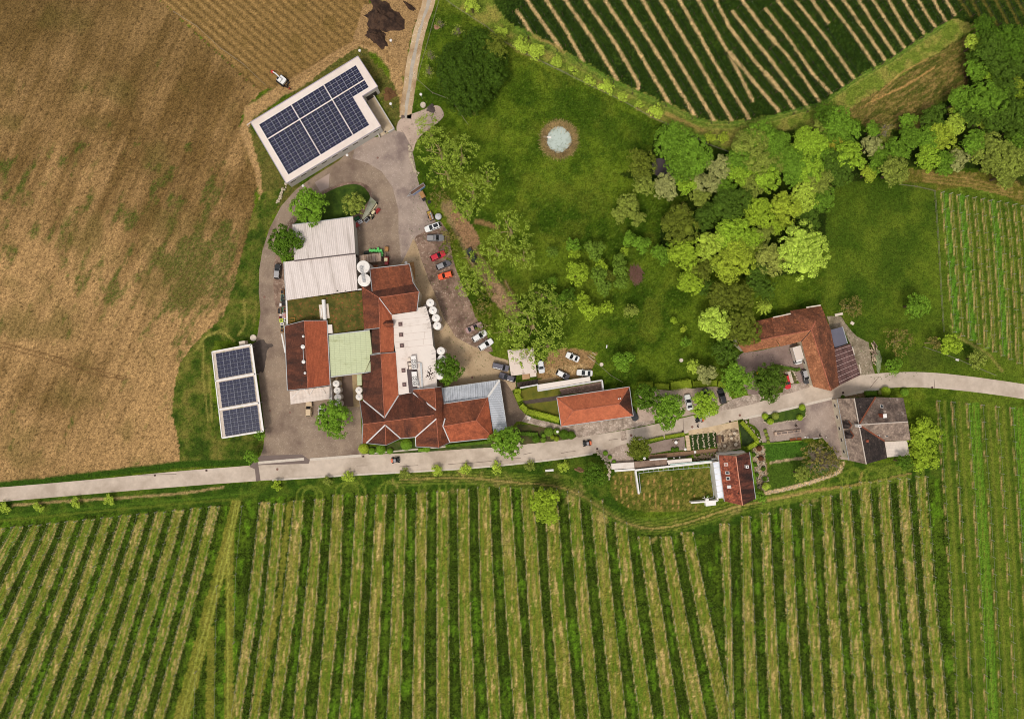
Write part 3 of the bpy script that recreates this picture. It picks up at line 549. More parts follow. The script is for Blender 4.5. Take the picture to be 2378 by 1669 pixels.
sheet('gravel_path',PL('S3',468,760,860,700,1000,640,1100,660,870,715,875,752,500,798),.019,DGRV)
sheet('front_bed',PL('S3',420,1030,560,1035,700,1065,880,1110,1010,1115,1095,1180,1060,1200,870,1225,560,1260,450,1275,350,1110),.0195,M('bed_earth',C(92,78,52),.95,.4,1,C(62,74,24),.5,.5,.1,bump=.7),0,.6)
sheet('front_bed',PL('R6',160,1300,400,1270,720,1190,740,1295,1000,1310,1130,1250,1640,1200,1640,1300,1300,1320,900,1350,500,1375,180,1385),.0195,M('bed_earth2',C(86,90,44),.95,.4,1,C(46,66,16),.5,.5,.1,bump=.7),0,.5)
sheet('courtyard_slab',PL('R3',1560,985,1920,940,1890,1330,1740,1340,1690,1340,1560,1310),.0165,M('court_tan',C(172,148,112),.9,.1,.5,C(132,112,84),.3,.55,.1))
sheet('courtyard_lane',PL('R3',1680,975,1800,960,1818,1325,1690,1338),.0185,M('court_dark',C(112,92,80),.9,.12,.5))
sheet('side_gravel',PL('R2',300,960,350,900,400,1080,395,1200,420,1480,340,1600,290,1560,270,1200),.0125,GRAV,1,.5)
sheet('side_yard',PL('S5',1310,370,1480,380,1560,500,1660,610,1800,680,1820,800,1850,980,1880,1060,1700,1100,1690,1030,1580,690,1500,520,1350,530),.013,M('farm_gravel',C(150,134,114),.95,.2,.5,C(112,100,80),.3,.54,.1,bump=.4,speck=(4,C(184,168,148),.85)),0,.8)
# covers and drains
LID=M('rusty_lid',C(130,96,84),.8,.2,4); DRN=M('drain_grate',C(70,48,42),.7,.2,4); PALE=M('pale_concrete',C(222,206,190),.85,.08,1,C(190,172,154),.8,.6,.1)
def lid(r,x,y,rad,mat,name='manhole_cover',lab='round rusty manhole cover set in the asphalt',grp='manhole covers in the paving',h=.03,cat='manhole cover'):
    m=MB(); p=P(r,x,y); p.z=.018; m.lathe(p,[(rad*.98,0),(rad,h*.6),(rad*.9,h)],20); o=m.build(name,mat); tag(o,lab,cat,grp); return o
for a,wh in zip((('R3',775,48,.32),('S4',1198,825,.34),('S4',642,962,.34),('S3',1740,1160,.34),('S2',890,1490,.32),('U4',158,130,.34),('R1',1600,1155,.3),('R3',1075,1395,.3),('R3',840,1375,.3)),('in the west road beside the crates','in the road opposite the grey forecourt','in the road beside the striped terrace bed','in the road east of the hipped hall','in the tan drive by the dark tree','in the road near the western yard entrance','on the asphalt plaza below the warehouse','on the yard below the loading canopy','on the yard between carport and canopy')): lid(*a,LID,lab='round rusty manhole cover '+wh)
for a,wh in zip((('S6',1175,212),('S6',1748,98),('S6',140,427),('U2',764,686),('U2',1018,662),('R6',120,1405),('R6',1322,1498),('U4',467,147),('S7',1950,92),('S7',1000,145)),('at the end of the narrow terrace hedge','above the cream paved terrace','at the top of the stone steps','leftmost on the north side','between the ploughed field and the yard','by the round golden bush','opposite the east wing gable','above the middle of the lower vineyard','on the right bend below the field','in pale frame by the grey house')):
    m=MB(); p=P(*a); m.box((p.x,p.y,.035),(.55,.5,.07),.1); tag(m.build('drain_grate',DRN),'dark square drain grate in the road edge '+wh,'drain','drain grates along the road')
lid('R3',650,525,.92,PALE,'tank_cover','large pale round concrete lid beside the solar carport',None,.5,'tank cover')
lid('S3',1393,332,.55,PALE,'well_cover','pale round well cover beside the dirt car park',None,.35,'well cover')
lid('S4',512,182,.55,PALE,'well_cover','pale round well cover alone in the meadow',None,.35,'well cover')
lid('T2',748,1125,.8,M('chalk_stone',C(204,188,170),.9,.2,2),'boulder','pale round boulder beside the gravel track',None,.7,'boulder')
# ponds
pm=M('sky_pale_water',C(188,198,190),.12,.06,.3,C(150,158,146),.3,.6,.1,spec=.5)  # pale base colour holds the sky's reflection over murky water
pts=[(q('T3',375,1240)[0]+28*math.cos(t)*(1+.06*math.sin(3*t+1)+.03*math.sin(9*t)),q('T3',375,1240)[1]+30*math.sin(t)*(1+.05*math.cos(4*t)+.03*math.cos(11*t))) for t in np.linspace(0,2*math.pi,40)[:-1]]
sheet('pond_water',pts,.012,pm); 
sheet('dark_pond_water',PL('T5',330,400,420,380,520,430,560,520,520,600,400,580,330,540),.012,M('dark_water',C(86,76,80),.1,.05,.3,spec=.5),2)
# ================================================================ BUILDINGS
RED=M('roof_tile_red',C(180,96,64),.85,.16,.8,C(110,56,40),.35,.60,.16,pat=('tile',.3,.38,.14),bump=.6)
RED2=M('roof_tile_weathered_midshade',C(150,84,56),.85,.28,1.1,C(82,48,38),.3,.53,.16,pat=('tile',.3,.38,.18),bump=.7,stretch=(.9,.25,1))  # weathering, with a middling slope shade mixed into the colour
RED3=M('roof_tile_mossy_shaded',C(118,68,50),.85,.3,1.1,C(62,40,33),.35,.5,.16,pat=('tile',.3,.38,.18),bump=.7,stretch=(.9,.25,1))  # moss and dirt, plus the shade of darker slopes painted into the colour
ORNG=M('roof_tile_new',C(196,110,76),.85,.16,1.0,C(158,82,58),.3,.6,.15,pat=('tile',.3,.38,.08),bump=.5)
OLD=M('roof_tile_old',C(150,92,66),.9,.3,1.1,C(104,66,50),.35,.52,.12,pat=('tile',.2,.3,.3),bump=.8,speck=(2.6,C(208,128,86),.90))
OLDS=M('roof_tile_old_sunny',C(186,122,86),.9,.22,1.1,C(144,92,64),.35,.55,.12,pat=('tile',.2,.3,.25),bump=.8,speck=(2.6,C(214,150,106),.9))  # lit copy of the old tile: sunlight painted into the brighter slopes
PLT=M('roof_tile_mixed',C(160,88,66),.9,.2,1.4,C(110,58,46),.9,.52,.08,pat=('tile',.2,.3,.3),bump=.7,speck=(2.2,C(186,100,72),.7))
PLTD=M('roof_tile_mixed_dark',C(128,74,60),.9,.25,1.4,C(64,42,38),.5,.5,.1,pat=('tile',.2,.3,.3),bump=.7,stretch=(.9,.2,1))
GRYR=M('roof_slate_pale',C(168,146,130),.9,.25,1.2,C(118,100,90),.5,.5,.12,pat=('tile',.4,.4,.22),bump=.7)
GRYD=M('roof_slate_dark',C(72,60,56),.9,.22,1.2,C(50,42,40),.5,.5,.12,pat=('tile',.4,.4,.3),bump=.7,speck=(1.7,C(110,96,90),.93))
GRYM=M('roof_slate_mid',C(136,116,104),.9,.25,1.2,C(90,76,70),.4,.5,.14,pat=('tile',.4,.4,.25),bump=.7,speck=(1.6,C(186,168,156),.93))
CORR=M('corrugated_white',C(226,212,206),.6,.06,.6,C(186,172,164),.25,.58,.1,pat=('wave',.5,0,.14),bump=.5,stretch=(2.5,.2,1))
CORB=M('metal_roof_pale_blue',C(206,208,216),.45,.05,.6,C(170,174,182),.3,.6,.1,pat=('wave',.62,0,.28),bump=.6,metal=.1)
CORG=M('sheet_roof_green',C(198,204,164),.6,.05,.6,C(160,164,120),.2,.64,.06,pat=('wave',.5,1.45,.10),bump=.4,stretch=(1.2,.4,1))
CORP=M('corrugated_brown',C(124,92,88),.8,.2,1,C(88,62,58),.4,.5,.12,pat=('wave',.45,1.3,.3),bump=.7)
FLAT=M('flat_roof_membrane',C(232,216,206),.7,.04,.3,C(214,196,184),.12,.6,.12)
FLATW=M('flat_roof_white',C(230,217,208),.7,.04,.4,C(206,190,178),.25,.62,.1)
SED=M('sedum',C(104,92,40),.95,.35,1,C(66,70,22),.35,.5,.12,bump=.9,bscale=4,speck=(2.4,C(150,90,56),.88))
PLAS=M('plaster_cream',C(220,206,184),.85,.06,.5,C(196,180,158),.3,.6,.1); PLAG=M('plaster_grey',C(190,184,176),.85,.06,.5); METW=M('metal_white',C(236,230,226),.4,.03,.5)
STEEL=M('galvanised',C(176,176,178),.4,.1,3,metal=.6); GUT=M('gutter_metal',C(172,172,174),.45,.08,3,metal=.3); RIDG=M('ridge_tile',C(184,110,84),.85,.2,3,C(130,74,56),1.5,.55,.1)
RIDB=M('ridge_tile_brown',C(132,76,54),.85,.2,3); GLASS=M('window_glass',C(40,46,54),.08,.05,.5,spec=.6); FRAME=M('window_frame',C(214,206,198),.5,.05,2); WOOD=M('weathered_wood',C(150,118,90),.85,.25,3,C(110,84,64),1,.5,.15)
BRICK=M('chimney_brick',C(150,80,58),.9,.2,3); DKM=M('dark_metal',C(46,42,42),.5,.2,3); STONE=M('field_stone',C(168,152,132),.95,.25,2,C(120,106,90),1,.5,.1,bump=.6,bscale=5); TARG=M('tar_felt',C(92,80,80),.9,.1,1)
DOORM=M('door_wood',C(110,76,54),.7,.15,3)
def offset(pts,d):
    n=len(pts); ar=sum(pts[i][0]*pts[(i+1)%n][1]-pts[(i+1)%n][0]*pts[i][1] for i in range(n)); s=1 if ar>0 else -1; o=[]
    for i in range(n):
        a,b,c=(Vector(pts[(i+k)%n]) for k in (-1,0,1)); e1=Vector((b.x-a.x,b.y-a.y)); e2=Vector((c.x-b.x,c.y-b.y))
        if e1.length<1e-6 or e2.length<1e-6: o.append(b.copy()); continue
        e1.normalize(); e2.normalize(); n1_=Vector((-e1.y,e1.x))*s; n2_=Vector((-e2.y,e2.x))*s; k=1+n1_.dot(n2_)
        m=(n1_+n2_)/max(k,.35)*d; o.append(Vector((b.x+m.x,b.y+m.y,b.z)))
    return o
class B:
    def __init__(s,name,label,cat,reg,verts,group=None):
        s.v={k:P(reg if len(p)==3 else p[3],*p[:3]) for k,p in verts.items()}
        c=sum(s.v.values(),Vector((0,0,0)))/len(s.v); s.o=Vector((c.x,c.y,0)); s.root=thing(name,label,cat,s.o,0,group); s.f=[]; s.wp=None
    def P(s,k): return s.v[k]
    def facet(s,mat,names,name='roof',t=.16,lab=None):
        pts=[s.v[k].copy() for k in names.split()]
        ar=sum(pts[i].x*pts[(i+1)%len(pts)].y-pts[(i+1)%len(pts)].x*pts[i].y for i in range(len(pts)))
        if ar<0: pts=pts[::-1]
        n_=Vector((0,0,0))
        for i in range(len(pts)): n_+=pts[i].cross(pts[(i+1)%len(pts)])
        n_.normalize(); u=Vector((0,0,1)).cross(n_)
        if u.length<.05:
            e=max(((pts[(i+1)%len(pts)]-pts[i]) for i in range(len(pts))),key=lambda e:e.length); u=Vector((e.x,e.y,0))
        u.normalize(); v=n_.cross(u); p0=pts[0]; m=MB(); k=len(pts); uv=[((p-p0).dot(u),(p-p0).dot(v)) for p in pts]
        m.poly(pts,uv); lo=[p-Vector((0,0,t)) for p in pts]; m.poly(lo[::-1],uv[::-1])
        for i in range(k):
            j=(i+1)%k; m.poly([lo[i],lo[j],pts[j],pts[i]],[(0,0),(1,0),(1,.1),(0,.1)])
        ob=m.build(name,mat,s.root); s.f.append((p0,n_,u,v,ob))
        if lab: ob['label']=lab
        return ob
    def hit(s,i,reg,x,y,up=0.0):
        p0,n_,u,v,ob=s.f[i]; a=P(reg,x,y,0); b_=P(reg,x,y,10)-a
        h=(p0+n_*up-a).dot(n_)/(b_.dot(n_)/1.0); return a+b_*h
    def on(s,i,reg,x,y,w,l,t,name,mat,up=0.0,parent=None,rim=None):
        p0,n_,u,v,ob=s.f[i]; c=s.hit(i,reg,x,y); M_=Matrix((u,v,n_)).transposed(); m=MB(); m.box(c+n_*(t/2+up),(w,l,t),M=M_); return m.build(name,mat,parent or s.root)
    def skylight(s,i,reg,x,y,w=.9,l=1.2,glass=None):
        f=s.on(i,reg,x,y,w,l,.12,'roof_window',FRAME); s.on(i,reg,x,y,w*.68,l*.72,.02,'pane',glass or GLASS,.125,f)
    def walls(s,mat,names,drop=.22,inset=.4,z0=0.0,name='wall'):
        pts=[s.v[k].copy() for k in names.split()]; pts=offset(pts,inset)
        if sum(pts[i].x*pts[(i+1)%len(pts)].y-pts[(i+1)%len(pts)].x*pts[i].y for i in range(len(pts)))<0: pts=pts[::-1]
        m=MB(); n_=len(pts)
        for i in range(n_):
            a,b=pts[i],pts[(i+1)%n_]; m.poly([(a.x,a.y,z0),(b.x,b.y,z0),(b.x,b.y,b.z-drop),(a.x,a.y,a.z-drop)])
        s.wp=pts; s.wo=m.build(name,mat,s.root); return s.wo
    def wins(s,i,n_,w=1.0,h=1.2,z=1.2,name='window',mat=None):
        a,b=s.wp[i],s.wp[(i+1)%len(s.wp)]; d=Vector((b.x-a.x,b.y-a.y,0)); L=d.length; d.normalize(); rz=math.atan2(d.y,d.x); nn=Vector((d.y,-d.x,0))
        for k in range(n_):
            c=Vector((a.x,a.y,z+h/2))+d*L*(k+.5)/n_; m=MB(); m.box(c+nn*.03,(w,.1,h),rz); f=m.build(name,mat or FRAME,s.root)
            if not mat: m=MB(); m.box(c+nn*.075,(w*.8,.04,h*.82),rz); m.build('pane',GLASS,f)
    def line(s,mat,a,b,w=.17,h=.12,name='ridge_cap',up=.03):
        m=MB(); pa=s.v[a] if isinstance(a,str) else a; pb=s.v[b] if isinstance(b,str) else b; z=Vector((0,0,up)); m.beam(pa+z,pb+z,w,h); return m.build(name,mat,s.root)
    def box(s,reg,x,y,h0,h1,w,l,rz,name,mat,parent=None):
        c=P(reg,x,y,h1); m=MB(); m.box((c.x,c.y,(h0+h1)/2),(w,l,h1-h0),rz); return m.build(name,mat,parent or s.root)
# --- warehouse with solar roof
w=B('warehouse','large flat roofed warehouse covered with solar panels between the fields','warehouse','R1',{'A':(410,822,5),'Bv':(1415,205,5),'Cv':(1600,490,5),'D':(1455,580,5),'E':(1630,860,5),'F':(745,1395,5)})
w.facet(FLAT,'A Bv Cv D E F',t=.3); w.walls(PLAG,'A Bv Cv D E F',drop=.3,inset=.12)
for i in range(6):
    a=[w.P(k) for k in ('A','Bv','Cv','D','E','F')]; w.line(M('parapet_grey',C(168,158,168),.6,.05,2),a[i],a[(i+1)%6],.18,.16,'parapet',.06)
for i,n_ in ((0,10),): 
    for k in range(6):
        a,b=w.wp[k],w.wp[(k+1)%6]
        if (b-a).length>20 and (b.x-a.x)*(0)-(1)*0==0 and ((a+b)/2).y<w.o.y-3: w.wins(k,9,2.2,.9,3.2)
for k in range(6):
    a,b=w.wp[k],w.wp[(k+1)%6]
    if ((a+b)/2 - (w.P('D')+w.P('Cv'))/2).length<2: w.wins(k,1,3.2,2.6,.2,'dock_door',DKM)
CELL=M('solar_cell',C(22,22,54),.22,.25,.6,C(16,15,34),.5,.55,.1,spec=.6,island=.3); GRID=M('panel_frame',C(160,162,176),.4,.05,2)
def panel_mesh(pw,pl,tilt=0):
    m=LB(); m.box((0,0,.03),(pw*.98,pl*.965,.05)); fr_=m
    c=LB(); gx_=pw*.93/4*1.0
    for i in (-.5,.5):
        for j in (-.5,.5): c.box((i*pw*.478,j*pl*.468,.062),(pw*.462,pl*.446,.012))
    return fr_,c
def mesh_of(mb,name,mat):
    o=mb.build(name,mat); me=o.data; bpy.data.objects.remove(o); return me
def put(me,name,parent,loc,rot,world_root=None):
    o=link(bpy.data.objects.new(name,me)); o.parent=parent; o.location=loc; o.rotation_euler=rot; return o
def panels(b,origin,ud,vd,cells,pu,pv):
    fr_,c=panel_mesh(pu,pv); mf=mesh_of(fr_,'solar_panel',GRID); mc=mesh_of(c,'cells',CELL); rz=math.atan2(ud.y,ud.x)
    for (cu,cv) in cells:
        p=origin+ud*cu+vd*cv; o=put(mf,'solar_panel',b.root,p-b.o,(0,0,rz)); put(mc,'cells',o,(0,0,0),(0,0,0))
hP=5.02; o0=P('R1',490,845,hP); e1=P('R1',1395,290,hP); e2=P('R1',765,1312,hP); ud=(e1-o0); LU=ud.length; ud.normalize(); vd=(e2-o0); LV=vd.length; vd.normalize()
gu,gv=.22,.28; pu=(LU-2*gu)/18; pv_=(LV-gv)/14; cells=[]
for r_ in range(14):
    for c_ in range(18 if r_<6 else 15): cells.append(((c_+.5)*pu+gu*(c_//6),(r_+.5)*pv_+gv*(r_>=4)))
panels(w,o0,ud,vd,cells,pu,pv_)
RAIL=M('rail_alu',C(214,212,214),.4,.05,2); m=MB()
for r_ in range(15):
    vv=r_*pv_+gv*(r_>4)- (gv/2 if r_==4 else 0); L=LU if r_<=6 else 15*pu+2*gu; a=o0+vd*vv; m.beam(a,a+ud*L,.06 if r_!=4 else .14,.03)
m.build('mounting_rail',RAIL,w.root)
ramp=thing('loading_ramp','concrete loading ramp with low walls beside the solar warehouse','ramp',P('R1',1620,780))
m=MB(); m.prism([P('R1',1490,600),P('R1',1560,572),P('R1',1752,885),P('R1',1620,962),P('R1',1590,905),P('R1',1610,870)],.0,.06); m.build('ramp_floor',M('ramp_concrete',C(196,176,150),.9,.1,.4,C(168,148,122),.3,.56,.1),ramp)
m=MB()
for a,b in (((1562,572),(1755,885)),((1755,885),(1700,917)),((1590,905),(1620,965))): m.beam(P('R1',*a,.6),P('R1',*b,.6),.3,1.2)
m.build('retaining_wall',PLAG,ramp); lid('R1',1672,912,.28,DKM,'tar_bucket','small black round lid on the concrete loading ramp',None,.12,'lid')
# --- solar carport
c=B('solar_carport','long carport roofed with three blocks of solar panels','carport','R3',{'a':(165,690,4),'b':(622,603,4),'c':(590,966,4,'F'),'d':(498,981,4,'F')})
LB_=M('carport_gravel',C(206,190,176),.9,.15,1,C(150,150,90),.8,.62,.08); c.facet(LB_,'a b c d',t=.25)
vv=c.P('d')-c.P('a'); ub=(c.P('b')-c.P('a')); ub2=c.P('c')-c.P('d')
A0,A1=c.P('a'),c.P('b')
def cq(s_,t_,z=0): return c.P('a')*(1-s_)*(1-t_)+c.P('b')*s_*(1-t_)+c.P('d')*(1-s_)*t_+c.P('c')*s_*t_+Vector((0,0,z))
for a,b,w_ in (((0,0),(1,0),.35),((1,0),(1,1),.5),((1,1),(0,1),.4),((0,1),(0,0),.25),((0,1/3+.005),(1,1/3+.005),.4),((0,2/3+.005),(1,2/3+.005),.4)): c.line(METW,cq(*a),cq(*b),w_,.24,'frame_beam',.08)
for s_,t_ in ((.05,.02),(.95,.02),(.95,.34),(.95,.67),(.95,.98),(.05,.98),(.05,.34),(.05,.67)):
    p=cq(s_,t_); m=MB(); m.box((p.x,p.y,1.88),(.25,.25,3.75)); m.build('post',STEEL,c.root)
for k in range(3):
    a=cq(.085,k/3+.028); b=cq(.945,k/3+.028); d_=cq(.085,k/3+.322); ud=(b-a); pu=ud.length/5; ud.normalize(); vd=d_-a; pv_=vd.length/6; vd.normalize()
    panels(c,a+Vector((0,0,.1)),ud,vd,[((i+.5)*pu,(j+.5)*pv_) for i in range(5) for j in range(6)],pu,pv_)
m=MB(); m.box(P('R3',533,590,1.3),(1.6,1.2,2.6),.17); tag(m.build('meter_cabinet',PALE),'cream cabinet standing against the north end of the solar carport','cabinet')
# --- corrugated halls
h1=B('corrugated_hall','upper white corrugated hall beside the green island','hall','R2',{'a':(498,615,6.2),'b':(1208,520,6.2),'c':(1233,951,7),'d':(522,1036,7)})
h1.facet(CORR,'a b c d'); h1.walls(PLAG,'a b c d'); h1.line(GUT,'a','b',.2,.12,'gutter'); h1.line(TARG,'d','c',.3,.14,'flashing')
h2=B('corrugated_hall','lower white corrugated hall touching the sedum roof','hall','R2',{'a':(398,1048,6.4),'b':(1236,955,6.4),'c':(1258,1378,5.6),'d':(425,1497,5.6)})
h2.facet(CORR,'a b c d'); h2.walls(PLAG,'a b c d'); h2.line(GUT,'a','d',.16,.12,'gutter'); h2.on(0,'R2',1025,1388,.3,.3,.3,'vent',DKM); h2.on(0,'R2',1120,1385,.18,.18,.3,'vent',DKM)
# --- sedum roof
g=B('sedum_roof_hall','low hall under a brown green sedum roof with white parapet','hall','R4',{'a':(165,385,5),'b':(1340,237,5),'c':(1384,850,5),'d':(820,925,5),'e':(806,705,5),'f':(443,703,5),'g':(150,785,5)})
g.facet(SED,'a b c d e f g',t=.3); g.walls(PLAS,'a b c d e f g',drop=.3,inset=.1); g.line(METW,P('R4',172,385,5),P('R4',185,775,5),.42,.3,'parapet',.1); g.line(METW,P('R4',1280,222,5),P('R4',1342,212,5),.3,.3,'parapet',.1)
m=MB(); m.tube([P('R4',748,375,5.6),P('R4',770,690,5.6)],.52,12); m.build('air_duct',METW,g.root,smooth=False)
for x,y,w_,l_,mt,t_ in ((710,565,.9,3.9,PALE,.12),(805,552,.95,3.9,PALE,.12),(713,570,.3,2.1,METW,.3),(848,830,1.2,2.3,FLATW,.9)): g.box('R4',x,y,5,5+t_,w_,l_,.1,'walkway_slab' if mt is PALE else 'roof_box',mt)
m=MB()
for a,b in (((200,668),(298,655)),((298,655),(300,712)),((200,712),(300,700)),((205,738),(275,726))): m.beam(P('R4',*a,5.5),P('R4',*b,5.5),.09)
m.build('handrail',M('rust_orange',C(176,120,50),.7,.2,3),g.root)
# --- red barn west
b=B('red_barn','long barn with a streaked red gable roof and three roof vents','barn','R3',{'a':(1010,385,6),'r1':(1243,325,8.6),'c':(1508,323,6),'d':(1546,1078,6),'r2':(1285,1116,8.6),'f':(1045,1140,6)})
b.facet(RED3,'a r1 r2 f',lab='dark western slope, moss and slope shade in its colour'); b.facet(M('roof_tile_streaked',C(172,90,60),.85,.18,.7,C(112,54,40),.22,.64,.1,pat=('tile',.3,.38,.1),bump=.5,stretch=(.25,1.6,1)),'r1 c d r2'); b.walls(PLAS,'a r1 c d r2 f'); b.line(RIDG,'r1','r2'); b.line(GUT,'a','f',.18,.14,'gutter'); b.line(GUT,'c','d',.18,.14,'gutter'); b.line(GUT,'a','r1',.14,.12,'verge_flashing'); b.line(GUT,'f','r2',.14,.12,'verge_flashing'); b.line(GUT,'r2','d',.14,.12,'verge_flashing'); b.line(GUT,'r1','c',.14,.12,'verge_flashing')
for x,y,s_ in ((1236,508,.5),(1232,630,.85),(1240,805,.75),(1257,935,.5)): 
    m=MB(); p=b.hit(0,'R3',x,y); m.lathe(p,[(.22*s_*2,-.3),(.22*s_*2,.6),(.34*s_*2,.62),(.05,.85)],10); m.build('roof_vent',METW,b.root)
b.line(STEEL,b.hit(0,'R3',1231,650),b.hit(0,'R3',1238,790),.12,.1,'vent_pipe',.3); b.wins(1,4); 
for j in range(22):
    u_=rng.random(2); p_=b.hit(0,'R3',1205+u_[0]*25,370+u_[1]*720); m=MB(); m.box(p_+Vector((0,0,.04)),(.18,.18,.08)); m.build('missing_tile',DKM,b.root)
cn=B('loading_canopy','pale flat canopy hung on tie rods at the barn end','canopy','R3',{'a':(1070,1150,3.6),'b':(1536,1092,3.6),'c':(1537,1240,3.5),'d':(1082,1302,3.5)})
cn.facet(M('canopy_sheet',C(222,206,196),.7,.06,.6,C(196,178,166),.4,.58,.1,pat=('wave',.9,1.2,.06)),'a b c d',t=.14); m=MB()
for p_,p2 in (((1100,1225),(1195,1130)),((1300,1200),(1240,1125)),((1302,1200),(1345,1118)),((1497,1182),(1395,1105))): m.beam(P('R3',*p_,3.65),P('R3',*p2,5.6),.1)
m.build('tie_rod',METW,cn.root); m=MB()
for x,y in ((1085,1290),(1530,1232),(1310,1265)): p=P('R3',x,y,3.4); m.beam((p.x,p.y,0),(p.x,p.y,3.4),.16)
m.build('post',STEEL,cn.root); m=MB(); m.beam(P('R3',1552,1065,1.3),P('R3',1568,1320,1.3),.7,2.6); tag(m.build('white_wall',METW),'narrow white wall between the canopy and the row of tanks','wall')
m=MB()
for a_,b_ in (((978,480),(1020,700)),): m.beam(P('R3',*a_,2.2),P('R3',*b_,2.2),.35)
tag(m.build('drain_pipe',METW),'slanting white pipe along the west wall of the red barn','pipe')
# --- pale green sheet roof
s_=B('green_sheet_hall','square hall with pale green corrugated sheet roof','hall','R4',{'a':(822,925,5.6),'b':(1466,850,6),'c':(1506,1218,6),'c2':(1468,1232,6),'d':(1490,1500,6),'e':(855,1580,5.6)})
s_.facet(CORG,'a b c c2 d e'); s_.walls(PLAG,'a b c c2 d e'); s_.line(GUT,'a','b',.25,.14,'gutter'); s_.line(GUT,'e','d',.25,.14,'gutter'); s_.line(GUT,'a','e',.2,.14,'gutter')
m=MB(); m.beam(P('R3',1885,955,4),P('R3',1890,1080,4),1.2,.4); tag(m.build('green_awning',CORG),'narrow pale green awning above the two tanks by the winery wall','awning')
# --- main winery under red tiles
V={'k1':(395,160,7.6),'k2':(1015,88,7.6),'k3':(1068,372,8.6),'k4':(1165,521,10.5),'k5':(535,610,10.5),'k6':(432,512,8.9),'k6b':(1090,398,8.7),'w1':(270,445,6.8),'w2':(405,420,7.3),'s1':(1130,820,7),'s2':(733,872,7),'wr':(552,1085,10.3),'we':(305,1110,6.8),'m1':(545,1090,10.3),'m2':(425,1110,7.8),'m3':(437,1487,7.8),'m4':(560,1470,10.2),'me':(765,1090,7.2),'me2':(770,1455,7.2),'e1':(1075,330,7.6)}
V={k:(*v,'R5') for k,v in V.items()}
V.update({k:(*v,'R6') for k,v in {'n1':(203,226,7.6),'n2':(325,205,10.4),'n3':(495,190,7.2),'n4':(530,697,7.2),'v1':(368,955,10.2),'n6':(105,452,6.3),'n6b':(205,427,6.9),'v0':(118,750,6.3),'g1':(78,760,5.9),'g2':(115,1032,10.4),'g3':(105,1258,6),'rv':(372,1000,10.4),'x1':(155,1252,6),'xr':(375,1040,10),'xe':(385,1276,9.6),'x2':(556,1198,6.4),'y1':(728,1182,6.2),'y2':(735,1292,5.6),'y3':(1000,1306,9.4),'yv':(975,965,10.2),'yr':(945,925,10.4),'yn':(970,865,10.2),'z1':(697,625,7),'z2':(955,604,9.8),'z3':(1030,590,8),'z0':(700,665,7),'z4':(1060,790,7.2),'er':(1050,1056,9),'ew':(1130,1244,6),'e2':(1440,986,9.4),'e3':(1576,715,6.6),'e4':(1640,1192,5.8)}.items()})
wn=B('winery','rambling winery of joined wings under red tiled gable roofs','winery','R5',V)
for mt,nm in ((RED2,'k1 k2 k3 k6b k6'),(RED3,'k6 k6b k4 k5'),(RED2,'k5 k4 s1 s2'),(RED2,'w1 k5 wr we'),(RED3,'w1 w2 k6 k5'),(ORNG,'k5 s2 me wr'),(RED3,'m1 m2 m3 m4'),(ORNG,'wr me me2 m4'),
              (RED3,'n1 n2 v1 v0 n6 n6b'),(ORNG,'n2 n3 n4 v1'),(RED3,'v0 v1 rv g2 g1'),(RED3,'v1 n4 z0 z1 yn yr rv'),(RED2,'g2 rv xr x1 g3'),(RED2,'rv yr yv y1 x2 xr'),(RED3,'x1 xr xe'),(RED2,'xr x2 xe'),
              (RED2,'z1 z2 yn'),(RED2,'yv y1 y2 y3'),(RED2,'z2 z3 z4 er y3 yv yr yn'),(RED2,'z4 e3 e2 er'),(RED,'e3 e4 e2'),(RED,'er e2 e4 ew'),(RED2,'er ew y3')): wn.facet(mt,nm)  # tile tone per slope also paints shading: bright east, darker north and west
wn.walls(PLAS,'k1 k2 k3 k4 s1 s2 me me2 n3 n4 z0 z1 z2 z3 z4 e3 e4 ew y3 y2 y1 x2 xe x1 g3 g2 g1 v0 n6 n1 m3 m2 we w1 w2',inset=.35)
for i in range(len(wn.wp)):
    a_,b_=wn.wp[i],wn.wp[(i+1)%len(wn.wp)]; L=(b_-a_).length
    if L>5 and abs(a_.z-b_.z)<1.5: wn.wins(i,max(1,int(L/3.2)))
for a_,b_ in (('k5','k4'),('k5','wr'),('w1','k5'),('wr','m4'),('n2','v1'),('g2','rv'),('rv','yr'),('xr','xe'),('z2','yn'),('yv','y3'),('er','e2'),('e2','e3'),('e2','e4')): wn.line(RIDG,a_,b_)
FL=M('valley_flashing',C(216,210,208),.4,.06,2,metal=.2)
for a_,b_ in (('v0','v1'),('v1','n4'),('x1','xr'),('xr','x2'),('y1','yv'),('z0','yn'),('er','ew'),('k5','s2')): wn.line(FL,a_,b_,.34 if a_!='k5' else .2,.1,'valley_flashing',.05)
wn.line(FL,'er',P('R6',1075,962,8.6),.3,.1,'valley_flashing',.05)
for a_,b_ in (('k1','k6'),('k2','k3'),('k3','k4'),('k4','s1'),('k1','k2'),('we','wr'),('m3','m4'),('n1','n2'),('n2','n3'),('g1','g2'),('g2','g3'),('x1','xe'),('xe','x2'),('y2','y3'),('y3','ew'),('z1','z2'),('z2','z3'),('ew','e4'),('y1','y2'),('x2','y1'),('z4','e3')): wn.line(GUT,a_,b_,.17,.14,'gutter')
wn.skylight(19,'R6',1200,930,.8,1.0,M('sky_glass',C(190,190,190),.2,.05,1)); 
# small dormer on the east slope
dm=B('roof_dormer_house','x','x','R5',{'a':(590,1020,9.6),'b':(765,1010,9.2),'c':(632,970,8.9),'d':(760,960,7.6),'e':(640,1078,8.8),'f':(762,1066,7.6)})
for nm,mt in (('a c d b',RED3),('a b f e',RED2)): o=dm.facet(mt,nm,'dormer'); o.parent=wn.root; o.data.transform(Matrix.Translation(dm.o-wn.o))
bpy.data.objects.remove(dm.root)
